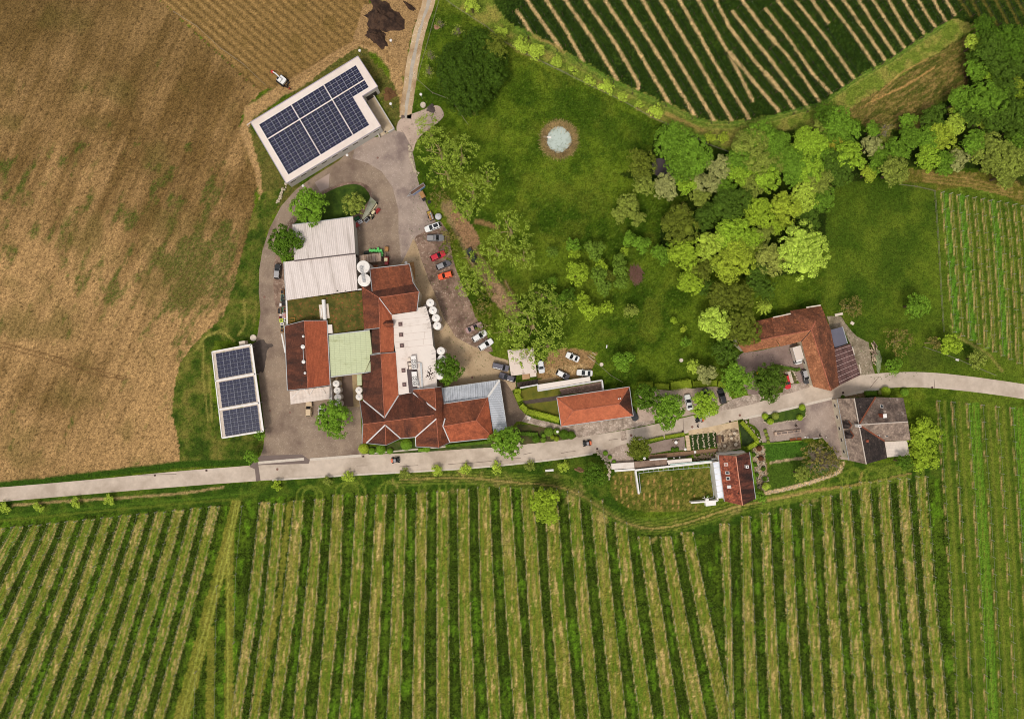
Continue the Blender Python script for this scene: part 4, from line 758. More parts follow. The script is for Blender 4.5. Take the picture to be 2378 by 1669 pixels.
# --- metal veranda roof
mv=B('metal_roof_annex','pale ribbed metal lean-to roof wrapping the east wing of the winery','annex','R6',{'a':(1030,610,5),'b':(1712,514,4),'c':(1800,1086,3.6),'d':(1640,1136,5),'e':(1576,715,6.3),'f':(1060,790,6.3)})
mv.facet(CORB,'a b e f'); mv.facet(CORB,'b c d e'); mv.walls(PLAG,'a b c d e f',inset=.5); mv.line(METW,'b','e',.55,.14,'hip_cap',.08); mv.line(GUT,'a','b',.16,.12,'gutter'); mv.line(GUT,'b','c',.16,.12,'gutter')
RIB=M('roof_rib',C(224,226,232),.4,.04,2,metal=.2); m=MB()
for t_ in np.linspace(.02,.98,46):
    a_=mv.P('a').lerp(mv.P('b'),t_); f_=mv.P('f').lerp(mv.P('e'),min(1,t_*1.0)); 
    if t_<.8: m.beam(a_+Vector((0,0,.04)),mv.P('f').lerp(mv.P('e'),t_/.8*.98)+Vector((0,0,.04)),.09,.08)
for t_ in np.linspace(.05,.98,34): m.beam(mv.P('b').lerp(mv.P('c'),t_)+Vector((0,0,.04)),mv.P('e').lerp(mv.P('d'),max(0,(t_-.18)/.82))+Vector((0,0,.04)),.09,.08)
m.build('roof_rib',RIB,mv.root,kind='stuff')
# --- white flat roof hall
fv={k:(*v,'R5') for k,v in {'a':(735,880,7),'b':(1130,822,7),'b2':(1142,768,7),'c':(1270,745,7),'d':(1312,890,7),'e':(1345,1005,7),'f':(1382,1362,7)}.items()}; fv.update({k:(*v,'R6') for k,v in {'g':(965,170,7),'h':(980,606,7),'i':(696,640,7),'i2':(690,662,7),'j':(532,690,7),'k':(496,190,7),'l':(470,10,7)}.items()})
fh=B('flat_roof_hall','white flat roofed hall with skylights and cooling units on top','hall','R5',fv); fh.facet(FLATW,'a b b2 c d e f g h i i2 j k l',t=.3); fh.walls(PLAG,'a b b2 c d e f g h i i2 j k l',drop=.3,inset=.25)
for r_,x,y in (('R5',873,1025),('R5',884,1190),('R5',896,1358),('R6',572,112),('R6',590,402),('R6',600,568)):
    if (r_,x)==('R6',572): continue
    f=fh.on(0,r_,x,y,1.25,1.25,.12,'skylight',M('skylight_curb',C(214,196,188),.7,.05,2)); fh.on(0,r_,x,y,1.0,1.0,.1,'frame',M('skylight_frame',C(70,48,46),.5,.1,2),.12,f); fh.on(0,r_,x,y,.62,.62,.04,'pane',M('skylight_pane',C(130,104,100),.15,.2,2),.2,f)
SEAM=M('membrane_seam',C(196,178,168),.8,.1,2); m=MB()
for (x1,y1),(x2,y2) in (((760,965),(1330,905)),((770,1085),(1350,1010)),((760,1195),(1372,1130)),((765,1310),(1378,1240)),((775,1400),(1385,1345)),((1245,1140),(1248,1240)),((1228,1250),(1232,1345))): m.beam(P('R5',x1,y1,7.01),P('R5',x2,y2,7.01),.06,.03)
m.build('membrane_seam',SEAM,fh.root)
for (x,y,w_,l_) in ((420,230,2.3,5.2),(440,610,2.0,2.6)): fh.box('J',x,y,7.0,7.06,w_,l_,.12,'roof_mat',TARG)
fh.box('J',350,480,7,7.05,1.1,6.4,.1,'roof_mat',TARG)
def chiller(x,y,l,n_,lab):
    c0=P('J',x,y,8.2); t=thing('cooling_unit',lab,'cooling unit',(c0.x,c0.y,7.06),.1,'rooftop cooling units'); m=LB(); m.box((0,0,.55),(1.35,l,1.1)); m.build('casing',METW,t); 
    for i in range(n_):
        for j in (-.33,.33):
            yy=-l/2+.42+i*.66; m=LB(); m.lathe((j,yy,1.1),[(.27,0),(.27,.1),(.2,.1),(.2,.03)],12); f=m.build('fan',DKM,t); m=LB(); m.lathe((j,yy,1.13),[(.17,0),(.17,.04),(.06,.1)],10); m.build('fan_hub',METW,f)
chiller(445,20,3.6,4,'white rooftop cooling unit with twin rows of fans, the northern one'); chiller(470,435,3.9,4,'white rooftop cooling unit with twin rows of fans, the southern one')
for x,y in ((345,60),(355,150),(330,-60)): fh.box('J',x,y,7,7.8,.7,.8,.1,'vent_box',PALE)
m=MB()
for a_,b_ in (((510,30),(600,22)),((612,22),(660,670)),((560,450),(600,680)),((640,30),(672,660))): m.beam(P('J',*a_,7.35),P('J',*b_,7.35),.22 if a_[0]>600 else .14,.2)
m.build('roof_pipe',STEEL,fh.root)
for j in range(48):
    x=800+rng.normal()*70+60; y=300+rng.normal()*90; m=MB(); p=P('J',min(x,985),y,7.03); m.box(p,(.12+.2*rng.random(),.1+.15*rng.random(),.06),rng.random()*3)
    if j==0: dirt=MB()
    dirt.v+= [] ; dirt.box(p,(.12+.22*rng.random(),.1+.16*rng.random(),.06),rng.random()*3)
dirt.build('moss_clump',M('dark_moss',C(58,40,34),.95,.2,3),fh.root,kind='stuff')
# --- tanks
TANK=M('tank_steel',C(226,218,214),.35,.05,1,metal=.15,spec=.5); TOP=M('tank_top',C(238,230,224),.45,.04,1,C(214,204,196),.7,.6,.1)
def tank(r,x,y,rad,h,lab,grp,walk=None):
    p=P(r,x,y,h); t=thing('tank',lab,'tank',(p.x,p.y,0),0,grp); m=LB(); m.lathe((0,0,0),[(rad*.95,0),(rad,.2),(rad,h-.15)],24); m.build('shell',TANK,t,smooth=False)
    m=LB(); m.lathe((0,0,h-.15),[(rad*1.03,0),(rad*1.03,.06),(rad*.95,.12),(rad*.3,.26),(.02,.28)],24); l_=m.build('lid',TOP,t); m=LB(); m.lathe((0,0,h+.12),[(.2,0),(.2,.12),(.1,.15)],10); m.build('hatch',STEEL,l_); m=LB(); m.tube([(-rad*.5,rad*.6,h-.02),(0,.2,h+.12),(rad*.55,-rad*.5,h+.0)],.035,4); m.build('hose',STEEL,l_)
    if walk:
        e=P(r,*walk,h-.3); d=Vector((e.x-p.x,e.y-p.y,0)); L=d.length; d.normalize(); rz=math.atan2(d.y,d.x); n_=Vector((-d.y,d.x,0)); a_=d*rad*.9; b_=d*(L+.4); m=LB()
        for s2 in (-.45,.45): m.beam(a_+n_*s2+Vector((0,0,h-.3)),b_+n_*s2+Vector((0,0,h-.3)),.1,.12); m.beam(a_+n_*s2+Vector((0,0,h+.6)),b_+n_*s2+Vector((0,0,h+.6)),.05)
        k=6
        for i in range(k+1): c_=a_.lerp(b_,i/k); m.beam(c_-n_*.45+Vector((0,0,h-.28)),c_+n_*.45+Vector((0,0,h-.28)),.16,.05)
        m.build('walkway',M('walkway_steel',C(110,98,94),.6,.2,3),t)
    return t
E='round white wine tanks beside the flat roofed hall'
for i,(x,y,wx_,wy_) in enumerate(((1335,692,1240,780),(1378,810,1270,860),(1424,928,1305,985),(1445,1050,1315,1058))): tank('R5',x,y,1.05,7.0,('first','second','third','fourth')[i]+' white tank from the top in the northern row of four','white tanks along the flat roofed hall',(wx_,wy_))
for i,(x,y,wx_,wy_) in enumerate(((1026,175,935,190),(1034,268,935,290),(1032,358,945,370),(1010,465,950,465))): tank('R6',x,y,1.05,7.0,('uppermost','second','third','lowest')[i]+' white tank in the southern row half under the dark tree','white tanks beside the dark tree',(wx_,wy_))
for i,(x,y) in enumerate(((1612,1060),(1625,1140),(1632,1220),(1637,1297))): tank('R3',x,y,.92,3.4,('first','second','third','fourth')[i]+' small white tank from the top beside the white wall','small white tanks in the courtyard row')
for i,(x,y) in enumerate(((1880,1137),(1882,1215))): tank('R3',x,y,.92,3.4,('upper','lower')[i]+' one of the pair of small white tanks below the green awning','pair of white tanks under the awning')
for i,(x,y) in enumerate(((1326,1106),(1336,1260))): tank('R2',x,y,1.68,8.5,('upper','lower')[i]+' of the two wide white silos between corrugated hall and red roof','wide white silos')
t=thing('silo_catwalk','steel catwalk bridging the tops of the two wide white silos','catwalk',P('R2',1320,1190)); m=MB()
for o_ in (-14,14): m.beam(P('R2',1298+o_,1100,9),P('R2',1338+o_,1285,9),.1); m.beam(P('R2',1298+o_,1100,9.9),P('R2',1338+o_,1285,9.9),.06)
for k in range(12): f=k/11; m.beam(P('R2',1284+40*f,1100+185*f,8.95),P('R2',1312+40*f,1100+185*f,8.95),.14,.05)
m.build('deck',STEEL,t)
# --- hipped hall
hp=B('hipped_hall','long low hall with a clean orange hipped tile roof by the road','hall','S3',{'a':(870,718,4),'b':(1720,592,4),'c':(1766,936,4),'d':(922,1058,4),'r1':(1065,872,6.6),'r2':(1596,795,6.6)})
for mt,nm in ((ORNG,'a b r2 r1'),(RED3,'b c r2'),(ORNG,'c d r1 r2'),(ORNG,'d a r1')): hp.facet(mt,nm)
hp.walls(PLAS,'a b c d',inset=.7)
for a_,b_ in (('r1','r2'),('r1','a'),('r1','d'),('r2','b'),('r2','c')): hp.line(RIDG,a_,b_,.2)
for a_,b_ in (('a','b'),('b','c'),('c','d'),('d','a')): hp.line(GUT,a_,b_,.16,.12,'gutter')
for i in range(4):
    L=(hp.wp[i]-hp.wp[(i+1)%4]).length; hp.wins(i,int(L/3))
for x,y in ((1590,733),(1612,729)): m=MB(); m.lathe(hp.hit(0,'S3',x,y),[(.14,-.2),(.14,.5),(.2,.52),(.05,.65)],8); m.build('vent_pipe',METW,hp.root)
# --- terrace walls behind the hipped hall
tw=thing('terrace_wall','pale terrace building strip with white capped walls behind the hipped hall','wall',P('S3',1000,560)); m=MB(); m.prism([P('S3',650,568,2.4),P('S3',1258,475,2.4),P('S3',1266,526,2.4),P('S3',655,634,2.4)],0,2.4); m.build('terrace_roof',FLATW,tw); m=MB()
for a_,b_ in (((650,566),(652,636)),((648,640),(1395,516)),((1395,516),(1410,634)),((440,605),(650,566))): m.beam(P('S3',*a_,1.3),P('S3',*b_,1.3),.36,2.6 if a_[0]!=440 else 2.7)
m.build('capping',M('capping_stone',C(218,212,212),.7,.05,1),tw)
sheet('gravel_roof',PL('S3',900,622,1380,535,1400,632,1290,655,1100,668,930,680),.022,M('brown_gravel',C(128,104,94),.95,.3,1,bump=.6,speck=(3,C(160,136,124),.8)))
pg=thing('pergola','dark slatted pergola over the stair behind the pale terrace','pergola',P('S3',530,560))
for k in range(14):
    f=k/13; a_=P('S3',425+215*f,548-38*f,2.3); b_=P('S3',435+215*f,594-38*f,2.3); m=MB(); m.beam(a_,b_,.14,.1); m.build('slat',M('pergola_dark',C(58,46,40),.8,.2,2),pg)
m=MB()
for x,y in ((425,550),(640,512),(435,592),(648,555)): p=P('S3',x,y,2.2); m.beam((p.x,p.y,0),(p.x,p.y,2.2),.12)
m.build('post',DKM,pg); sheet('stair_landing',PL('S3',400,545,650,505,665,560,410,605),.022,DGRV); sheet('deck',PL('S3',650,512,862,474,868,520,655,560),.023,M('deck_tan',C(150,124,92),.9,.15,1))
# --- garage
ga=B('garage','low garage with pale flat roof half under the spreading tree','garage','S3',{'a':(294,166,3),'b':(598,140,3),'c':(637,430,3),'d':(336,466,3)}); GARM=M('garage_roof',C(224,206,194),.8,.08,.5,C(150,130,118),.5,.62,.06); ga.facet(GARM,'a b c d',t=.2); ga.walls(PLAG,'a b c d',inset=.2); ga.line(SEAM,P('S3',450,155,3),P('S3',480,448,3),.12,.08,'roof_joint',.02); 
ga2=B('shed','small shed with pale square roof at the garage corner','shed','S3',{'a':(556,436,2.6),'b':(630,424,2.6),'c':(632,473,2.6),'d':(562,480,2.6)}); ga2.facet(GARM,'a b c d'); ga2.walls(PLAG,'a b c d',inset=.15)
ga3=B('lean_to','small tan wooden lean-to roof below the garage','shed','S3',{'a':(464,452,2.2),'b':(552,436,2.2),'c':(556,498,2),'d':(470,512,2)}); ga3.facet(M('tan_boards',C(176,140,104),.85,.15,1),'a b c d'); ga3.walls(WOOD,'a b c d',inset=.12)
# --- L-shaped farmhouse
fa=B('farmhouse','old L-shaped farmhouse with blotchy brown tile roof round a courtyard','farmhouse','S5',{'a':(275,710,6.0),'a2':(345,800,3.8),'a3':(235,482,3.8),'b':(700,616,7.2),'b1':(690,590,7.0),'c':(755,722,4.4),'c2':(770,727,4.4),'d':(658,392,3.9),'d1':(660,390,4.4),'e':(885,352,4.6),'e2':(885,308,4.2),'f':(1246,254,4.4),'g':(1130,535,8),'h':(1176,428,8.0),'i':(1012,668,4.6),'j':(1150,1196,4.4),'k':(1356,1246,8),'l':(1355,530,4.6),'m':(1398,745,4.4),'n':(1350,765,5),'o':(1460,1178,4.4)})
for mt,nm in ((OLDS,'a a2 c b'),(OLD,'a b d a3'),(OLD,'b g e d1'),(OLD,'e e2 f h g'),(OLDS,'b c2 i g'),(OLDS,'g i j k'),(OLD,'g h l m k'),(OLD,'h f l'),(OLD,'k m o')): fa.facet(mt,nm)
fa.walls(PLAS,'a2 c c2 i j k o m l f e2 e d a3 a',inset=.45)
for i in range(len(fa.wp)):
    a_,b_=fa.wp[i],fa.wp[(i+1)%len(fa.wp)]
    if (b_-a_).length>6 and abs(a_.z-b_.z)<1: fa.wins(i,int((b_-a_).length/3.4),.9,1.1,1.1)
for a_,b_ in (('a','b'),('b','g'),('g','k'),('g','h')): fa.line(RIDG,a_,b_,.24)
fa.line(DKM,'g','i',.28,.08,'valley_flashing',.03); fa.line(PALE,P('S5',680,388,4.6),P('S5',885,345,4.6),.3,.25,'wall_top'); fa.line(PALE,P('S5',1070,272,4.6),P('S5',1235,246,4.6),.35,.25,'wall_top')
la=B('lean_to','dark grey felt roofed lean-to on the east side of the farmhouse','lean-to','S5',{'a':(1340,537,3.6),'b':(1492,496,3),'c':(1550,690,3),'d':(1406,746,3.6)}); la.facet(M('grey_felt',C(104,102,116),.8,.1,.6),'a b c d'); la.walls(PLAG,'a b c d',inset=.2); la.line(GUT,'b','c',.2,.14,'gutter')
lb=B('lean_to','brown corrugated lean-to roof on the east side of the farmhouse','lean-to','S5',{'a':(1350,768,4.6),'b':(1586,690,3.2),'c':(1702,1060,3.2),'d':(1460,1178,4.6)}); lb.facet(CORP,'a b c d'); lb.walls(WOOD,'a b c d',inset=.25); m=MB()
for k in range(7): f=k/7+.06; m.beam(lb.P('a').lerp(lb.P('d'),f)+Vector((0,0,.05)),lb.P('b').lerp(lb.P('c'),f)+Vector((0,0,.05)),.1,.06)
m.build('roof_batten',M('batten_pale',C(196,166,160),.8,.1,2),lb.root)
# --- grey tiled house
gh=B('grey_house','large house with grey slate roof, brick chimney and two dormers','house','S7',{'a':(935,210,5),'b':(1118,204,9),'c':(1345,192,6),'d':(1642,200,5.4),'p':(1168,486,9.6),'q':(1692,454,8.4),'f':(1720,650,5.4),'g':(1440,660,5.4),'h':(1470,842,5),'i':(1246,906,9),'j':(1062,866,5)})
for mt,nm in ((GRYR,'a b p i j'),(GRYD,'b c p'),(GRYM,'c d q p'),(GRYR,'p q f g'),(GRYD,'p g h i')): gh.facet(mt,nm)
gh.walls(PLAS,'a b c d q f g h i j',inset=.5)
for i in range(len(gh.wp)):
    a_,b_=gh.wp[i],gh.wp[(i+1)%len(gh.wp)]
    if (b_-a_).length>5 and abs(a_.z-b_.z)<1.5: gh.wins(i,int((b_-a_).length/3))
for a_,b_ in (('c','p'),('p','g')): gh.line(RIDB,a_,b_,.4,.2)
for a_,b_ in (('b','p'),('p','i'),('p','q')): gh.line(M('ridge_grey',C(196,180,168),.85,.15,3),a_,b_,.26)
for a_,b_ in (('a','j'),): gh.line(GUT,a_,b_,.16,.12,'gutter')
m=MB(); p=P('S7',1180,500,11); m.box((p.x,p.y,9.9),(.75,.75,2.2),.1); ch=m.build('chimney',METW,gh.root); m=MB(); m.box((p.x,p.y,11.02),(.35,.35,.06),.1); m.build('flue',DKM,ch)
m=MB(); p=P('S7',1446,392,10.6); m.box((p.x,p.y,9),(.8,.9,3.2),.1); ch=m.build('chimney',BRICK,gh.root); m=MB(); m.box((p.x,p.y,10.65),(.95,1.05,.1),.1); m.build('chimney_cap',METW,ch)
m=MB(); p=P('S7',1262,662,9); m.box((p.x,p.y,8),(.6,.6,2),.1); m.build('chimney',BRICK,gh.root)
for i,x,y in ((2,1410,290),(3,1470,597),(3,1378,600)): gh.skylight(i,'S7',x,y,.85 if x>1400 else .6,1.0 if x>1400 else .7)
for (ax,ay),(bx,by) in (((1010,470),(1090,492)),((1030,578),(1116,604))):
    m=MB(); a_=P('S7',ax,ay,6.9); b_=P('S7',bx,by,8.1); up=P('S7',ax+35,ay-22,7.9); 
    r1=P('S7',ax,ay+16,7.5); r2=P('S7',bx,by,8.3); l1=P('S7',ax,ay-20,6.4); l2=P('S7',ax+48,ay-25,7.4); k1=P('S7',ax+12,ay+58,6.4); k2=P('S7',ax+62,ay+52,7.4)
    m.poly([l1,r1,r2,l2]); m.poly([r1,k1,k2,r2]); m.poly([l1,(l1.x,l1.y,5.4),(k1.x,k1.y,5.4),k1,r1]); d=m.build('dormer',GRYD,gh.root); m=MB(); m.beam(l2,r2,.2); m.beam(r2,k2,.2); m.build('verge_tile',RIDB,d)
gx_=B('flat_extension','pale flat roofed extension at the corner of the grey house','extension','S7',{'a':(1445,668,3.2),'b':(1682,656,3.2),'c':(1710,815,3.2),'d':(1472,832,3.2)}); gx_.facet(M('tiled_terrace',C(226,210,198),.8,.04,1,pat=('tile',.8,.8,.03)),'a b c d',t=.2); gx_.walls(PLAS,'a b c d',inset=.12)
# --- small red house by the terraces
rh=B('red_house','small house with mottled red gable roof beside the walled lawn','house','S6',{'a':(1605,500,5),'r1':(1820,516,8),'b':(1985,466,5),'c':(2060,1032,5),'r2':(1900,1112,8),'d':(1680,1062,5)})
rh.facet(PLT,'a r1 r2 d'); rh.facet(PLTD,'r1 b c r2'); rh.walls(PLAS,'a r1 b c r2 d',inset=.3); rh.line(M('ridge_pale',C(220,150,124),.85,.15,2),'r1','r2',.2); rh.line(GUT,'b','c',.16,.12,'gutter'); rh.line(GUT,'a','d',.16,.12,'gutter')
for x,y,g_ in ((1702,615,M('pink_blind',C(190,130,120),.5,.1,1)),(1719,717,None),(1727,785,None),(1740,887,M('open_glass',C(226,222,222),.2,.05,1))): rh.skylight(0,'S6',x,y,.85,1.1,g_)
m=MB(); p=rh.hit(1,'S6',1938,634); m.box(p+Vector((0,0,.7)),(.75,.75,2.0),.1); ch=m.build('chimney',METW,rh.root); m=MB(); m.box(p+Vector((0,0,1.72)),(.35,.35,.05),.1); m.build('flue',DKM,ch); m=MB(); p=rh.hit(0,'S6',1848,962); m.lathe(p,[(.15,-.2),(.15,.5),(.05,.6)],8); m.build('vent_pipe',DKM,rh.root)
pw=thing('porch_wall','scalloped white wall in front of the red gable house','wall',P('S6',1765,485)); m=MB()
for k in range(6):
    f=k/6; a_=P('S6',1612+310*f,492-28*f,2.6); b_=P('S6',1612+310*(f+1/6),492-28*(f+1/6)+(6 if k in(1,4) else 0),2.6); m.beam((a_.x,a_.y,1.4),(b_.x,b_.y,1.4),.45,2.8)
m.build('wall_panel',METW,pw); m=MB()
for x in (1720,1800): m.beam(P('S6',x,492,2.0),P('S6',x+50,488,2.0),.3,.6)
m.build('window',GLASS,pw)
gl=B('glass_gallery','white glazed gallery roof along the west side of the red house','gallery','S6',{'a':(1545,592,4),'b':(1612,582,4.4),'c':(1672,1016,4.4),'d':(1602,1026,4)}); gl.facet(M('milky_glazing',C(214,216,226),.25,.06,.8,C(190,194,210),.3,.55,.12,spec=.5),'a b c d',t=.1); gl.walls(METW,'a b c d',inset=.05)
for k in range(7): f=k/6; gl.line(METW,gl.P('a').lerp(gl.P('d'),f),gl.P('b').lerp(gl.P('c'),f),.1,.1,'glazing_bar',.05)
cw=thing('walled_lawn_wall','white parapet wall framing the raised lawn beside the red house','wall',P('S6',1100,640)); m=MB()
for a_,b_,w_ in (((595,680),(1540,578),.5),((600,690),(640,966),.4),((1540,590),(1590,1048),.42),((1590,1048),(1268,1072),.4)): m.beam(P('S6',*a_,1),P('S6',*b_,1),w_,2)
m.build('wall_cap',METW,cw); m=MB()
pr=PL('S6',670,960,645,722,800,702,1000,684,1250,664,1505,648,1555,1015,1500,1022)
for a_,b_ in zip(pr[:-1],pr[1:]):
    m.beam(W(*a_,1.6),W(*b_,1.6),.1); n_=max(1,int(math.hypot(b_[0]-a_[0],b_[1]-a_[1])/12))
    for k in range(n_): c_=(a_[0]+(b_[0]-a_[0])*k/n_,a_[1]+(b_[1]-a_[1])*k/n_); p=W(*c_,1.6); m.beam((p.x,p.y,0),p,.06)
for k in range(14): m.beam(P('S6',705+60*k,716-5.2*k,1.6),P('S6',700+60*k,676-6.4*k,1.6),.06)
m.build('railing',STEEL,cw)
m=MB(); m.prism([P('S6',308,606,1.2),P('S6',588,588,1.2),P('S6',590,660,1.2),P('S6',315,676,1.2)],0,1.2); tag(m.build('white_platform',FLATW),'pale rectangular platform west of the walled lawn','platform'); m=MB(); m.beam(P('S6',350,690,.7),P('S6',590,672,.7),.5,1.4); tag(m.build('white_sill',METW),'thin pale blue grey sill below the rectangular platform','wall')
m=MB(); m.prism([P('S6',592,582,1.3),P('S6',980,548,1.3),P('S6',985,620,1.3),P('S6',592,662,1.3)],0,1.3); tag(m.build('stone_terrace',M('pebble_concrete',C(156,130,114),.95,.3,1.2,C(112,92,80),.6,.5,.1,bump=.8,bscale=5)),'brown pebbled terrace block above the walled lawn','terrace')
m=MB(); m.prism([P('S6',985,568,1.5),P('S6',1286,540,1.5),P('S6',1290,592,1.5),P('S6',1005,622,1.5)],0,1.5); tag(m.build('white_terrace',FLATW),'white terrace block between the pebbled block and the stone heap','terrace')
m=MB(); m.beam(P('S6',1025,618,1.7),P('S6',1535,572,1.7),.35,.3); tag(m.build('glass_strip',M('green_glass',C(196,214,206),.2,.05,1,spec=.5)),'narrow greenish glass strip along the walled lawn','skylight')
m=MB(); m.beam(P('S6',770,556,1.0),P('S6',980,540,1.0),.3,2); tag(m.build('white_wall',METW),'short white wall above the brown pebbled terrace block','wall'); m=MB(); m.prism([P('S6',1535,548,2),P('S6',1608,542,2),P('S6',1608,556,2),P('S6',1538,562,2)],0,2); tag(m.build('white_wall',METW),'short white wall at the corner of the red house','wall')
m=MB(); m.prism([P('S6',1450,1060,1.5),P('S6',1578,1046,1.5),P('S6',1580,1108,1.5),P('S6',1458,1122,1.5)],0,1.5); tag(m.build('white_plinth',METW),'white square plinth at the south corner of the walled lawn','plinth')
ws=thing('weather_mast','white mast with crossed arms standing on the white plinth','mast',P('S6',1475,1040)); m=MB(); c_=P('S6',1472,1042,2.6); m.beam((c_.x,c_.y,0),(c_.x,c_.y,2.6),.14); m.box((c_.x,c_.y,2.4),(.9,.6,.5),.2); m.build('mast',METW,ws); m=MB()
for a_,b_ in (((1415,1020),(1470,1040)),((1432,1000),(1455,1040)),((1485,1000),(1460,1035))): m.beam(P('S6',*a_,2.7),P('S6',*b_,2.7),.09)
m.build('arm',METW,ws)
bw=thing('boardwalk','weathered wooden boardwalk above the walled lawn','boardwalk',P('S6',1200,480)); pl_=LB(); pl_.box((0,0,.12),(.235,1.05,.08)); PMm=mesh_of(pl_,'plank',WOOD)
N_=72
for k in range(N_):
    f=(k+.5)/N_; a_=P('S6',760+840*f,523-82*f); rz=math.atan2(P('S6',1600,441).y-P('S6',760,523).y,P('S6',1600,441).x-P('S6',760,523).x); o=put(PMm,'plank',bw.__class__ and bw,(a_.x-bw.location.x,a_.y-bw.location.y,rng.normal()*.01),(0,0,rz+rng.normal()*.01)); o.scale=(1.1,1+.1*rng.normal(),1)
sheet('deck_ground',PL('S6',755,500,1600,418,1606,462,1300,492,1200,530,760,545),.0235,DGRV)
# ================================================================ VEGETATION
def FM(name,col,island=.42,trans=.12): return M('leaf_'+name,col,.7,.28,.35,island=island,trans=trans,spec=.15)
LEAF={'mid':FM('mid',C(108,142,38)),'green':FM('green',C(116,152,42)),'bright':FM('bright',C(150,180,50)),'lime':FM('lime',C(178,198,70)),'limebright':FM('limebright',C(186,208,80)),
 'yellow':FM('yellow',C(164,180,54)),'yelgreen':FM('yelgreen',C(154,178,48)),'dark':FM('dark',C(84,110,30)),'darkgreen':FM('darkgreen',C(84,114,26)),'olive':FM('olive',C(138,150,60)),'darkolive':FM('darkolive',C(108,118,36)),
 'silver':FM('silver',C(162,164,98)),'blue':FM('blue',C(112,138,44)),'gold':FM('gold',C(166,160,52)),'tan':FM('tan',C(158,164,74)),'brown':FM('brown',C(134,124,62)),'hedge':FM('hedge',C(140,156,40),.3,.15),'vine':FM('vine',C(120,146,44)),'poplar':FM('poplar',C(146,166,58)),'crop':FM('crop',C(74,92,22),.65),'crop2':FM('crop2',C(44,68,14),.65),'reed':FM('reed',C(182,156,108),.4,.2),'meadowtuft':FM('meadowtuft',C(72,104,24),.45),'flower':FM('flower',C(214,210,190),.1,0),'yflower':FM('yflower',C(222,190,40),.1,0),'red':FM('red',C(110,70,48)),'willow':FM('willow',C(66,90,18))}
BARK=M('bark',C(96,78,60),.95,.3,3); BARKL=M('bark_pale',C(188,164,120),.9,.2,3); BARKG=M('bark_grey',C(150,134,118),.9,.2,3)
ADJ={'willow':'dark willowy','mid':'mid green','green':'fresh green','bright':'bright green','lime':'pale lime','limebright':'very pale lime','yellow':'yellowish','yelgreen':'yellow green','dark':'dark green','darkgreen':'deep green','olive':'olive green','darkolive':'dark olive','silver':'silvery grey green','blue':'bluish green','gold':'golden','tan':'tan green','brown':'brownish','poplar':'thin pale green','hedge':'yellow green'}
def crown_pts(r,rz,r_,dense=1.0,puff=None,lobes=None,leafs=20):
    """leaf centres (and outward directions) of a lumpy crown, centre at the origin"""
    nl=lobes or int(5+r*1.5); L=[]
    for k in range(nl):
        a=2*math.pi*(k/nl*2.618)+r_.random(); d=(0.0 if k==0 else r*(.42+.28*r_.random())); z=rz*(r_.random()*.75-.2)*(1.15-d/r)
        if k==0: z=rz*.35
        L.append((d*math.cos(a),d*math.sin(a),z,r*(.36+.2*r_.random())))
    L=np.array(L); pf=puff or (.6+.085*r); P_=[]; D_=[]
    for x,y,z,lr in L:
        n=int(2.2*math.pi*lr*lr/(pf*pf)*.75*dense)+4; d=r_.normal(size=(n,3)); d/=np.linalg.norm(d,axis=1,keepdims=True); d[:,2]=np.where(d[:,2]<-.35,-d[:,2],d[:,2])
        p=np.array([x,y,z])+d*np.array([lr,lr,lr*.85])*(.86+.22*r_.random((n,1)))
        keep=np.ones(n,bool)
        for x2,y2,z2,l2 in L: keep &= (np.hypot(np.hypot(p[:,0]-x2,p[:,1]-y2),(p[:,2]-z2)/.85)>l2*.72)
        P_.append(p[keep]); D_.append(d[keep])
    P_=np.concatenate(P_); D_=np.concatenate(D_); N=len(P_); o=r_.normal(size=(N,leafs,3)); o[:,:,2]=np.abs(o[:,:,2])*.9-.25; o/=np.linalg.norm(o,axis=2,keepdims=True)
    o=o*.8+D_[:,None,:]*.45; sz=pf*(.42+.3*r_.random((N,1,1))); c=(P_[:,None,:]+o*sz*(.75+.35*r_.random((N,leafs,1)))).reshape(-1,3)
    return c,o.reshape(-1,3)*1.0,L
TN={}
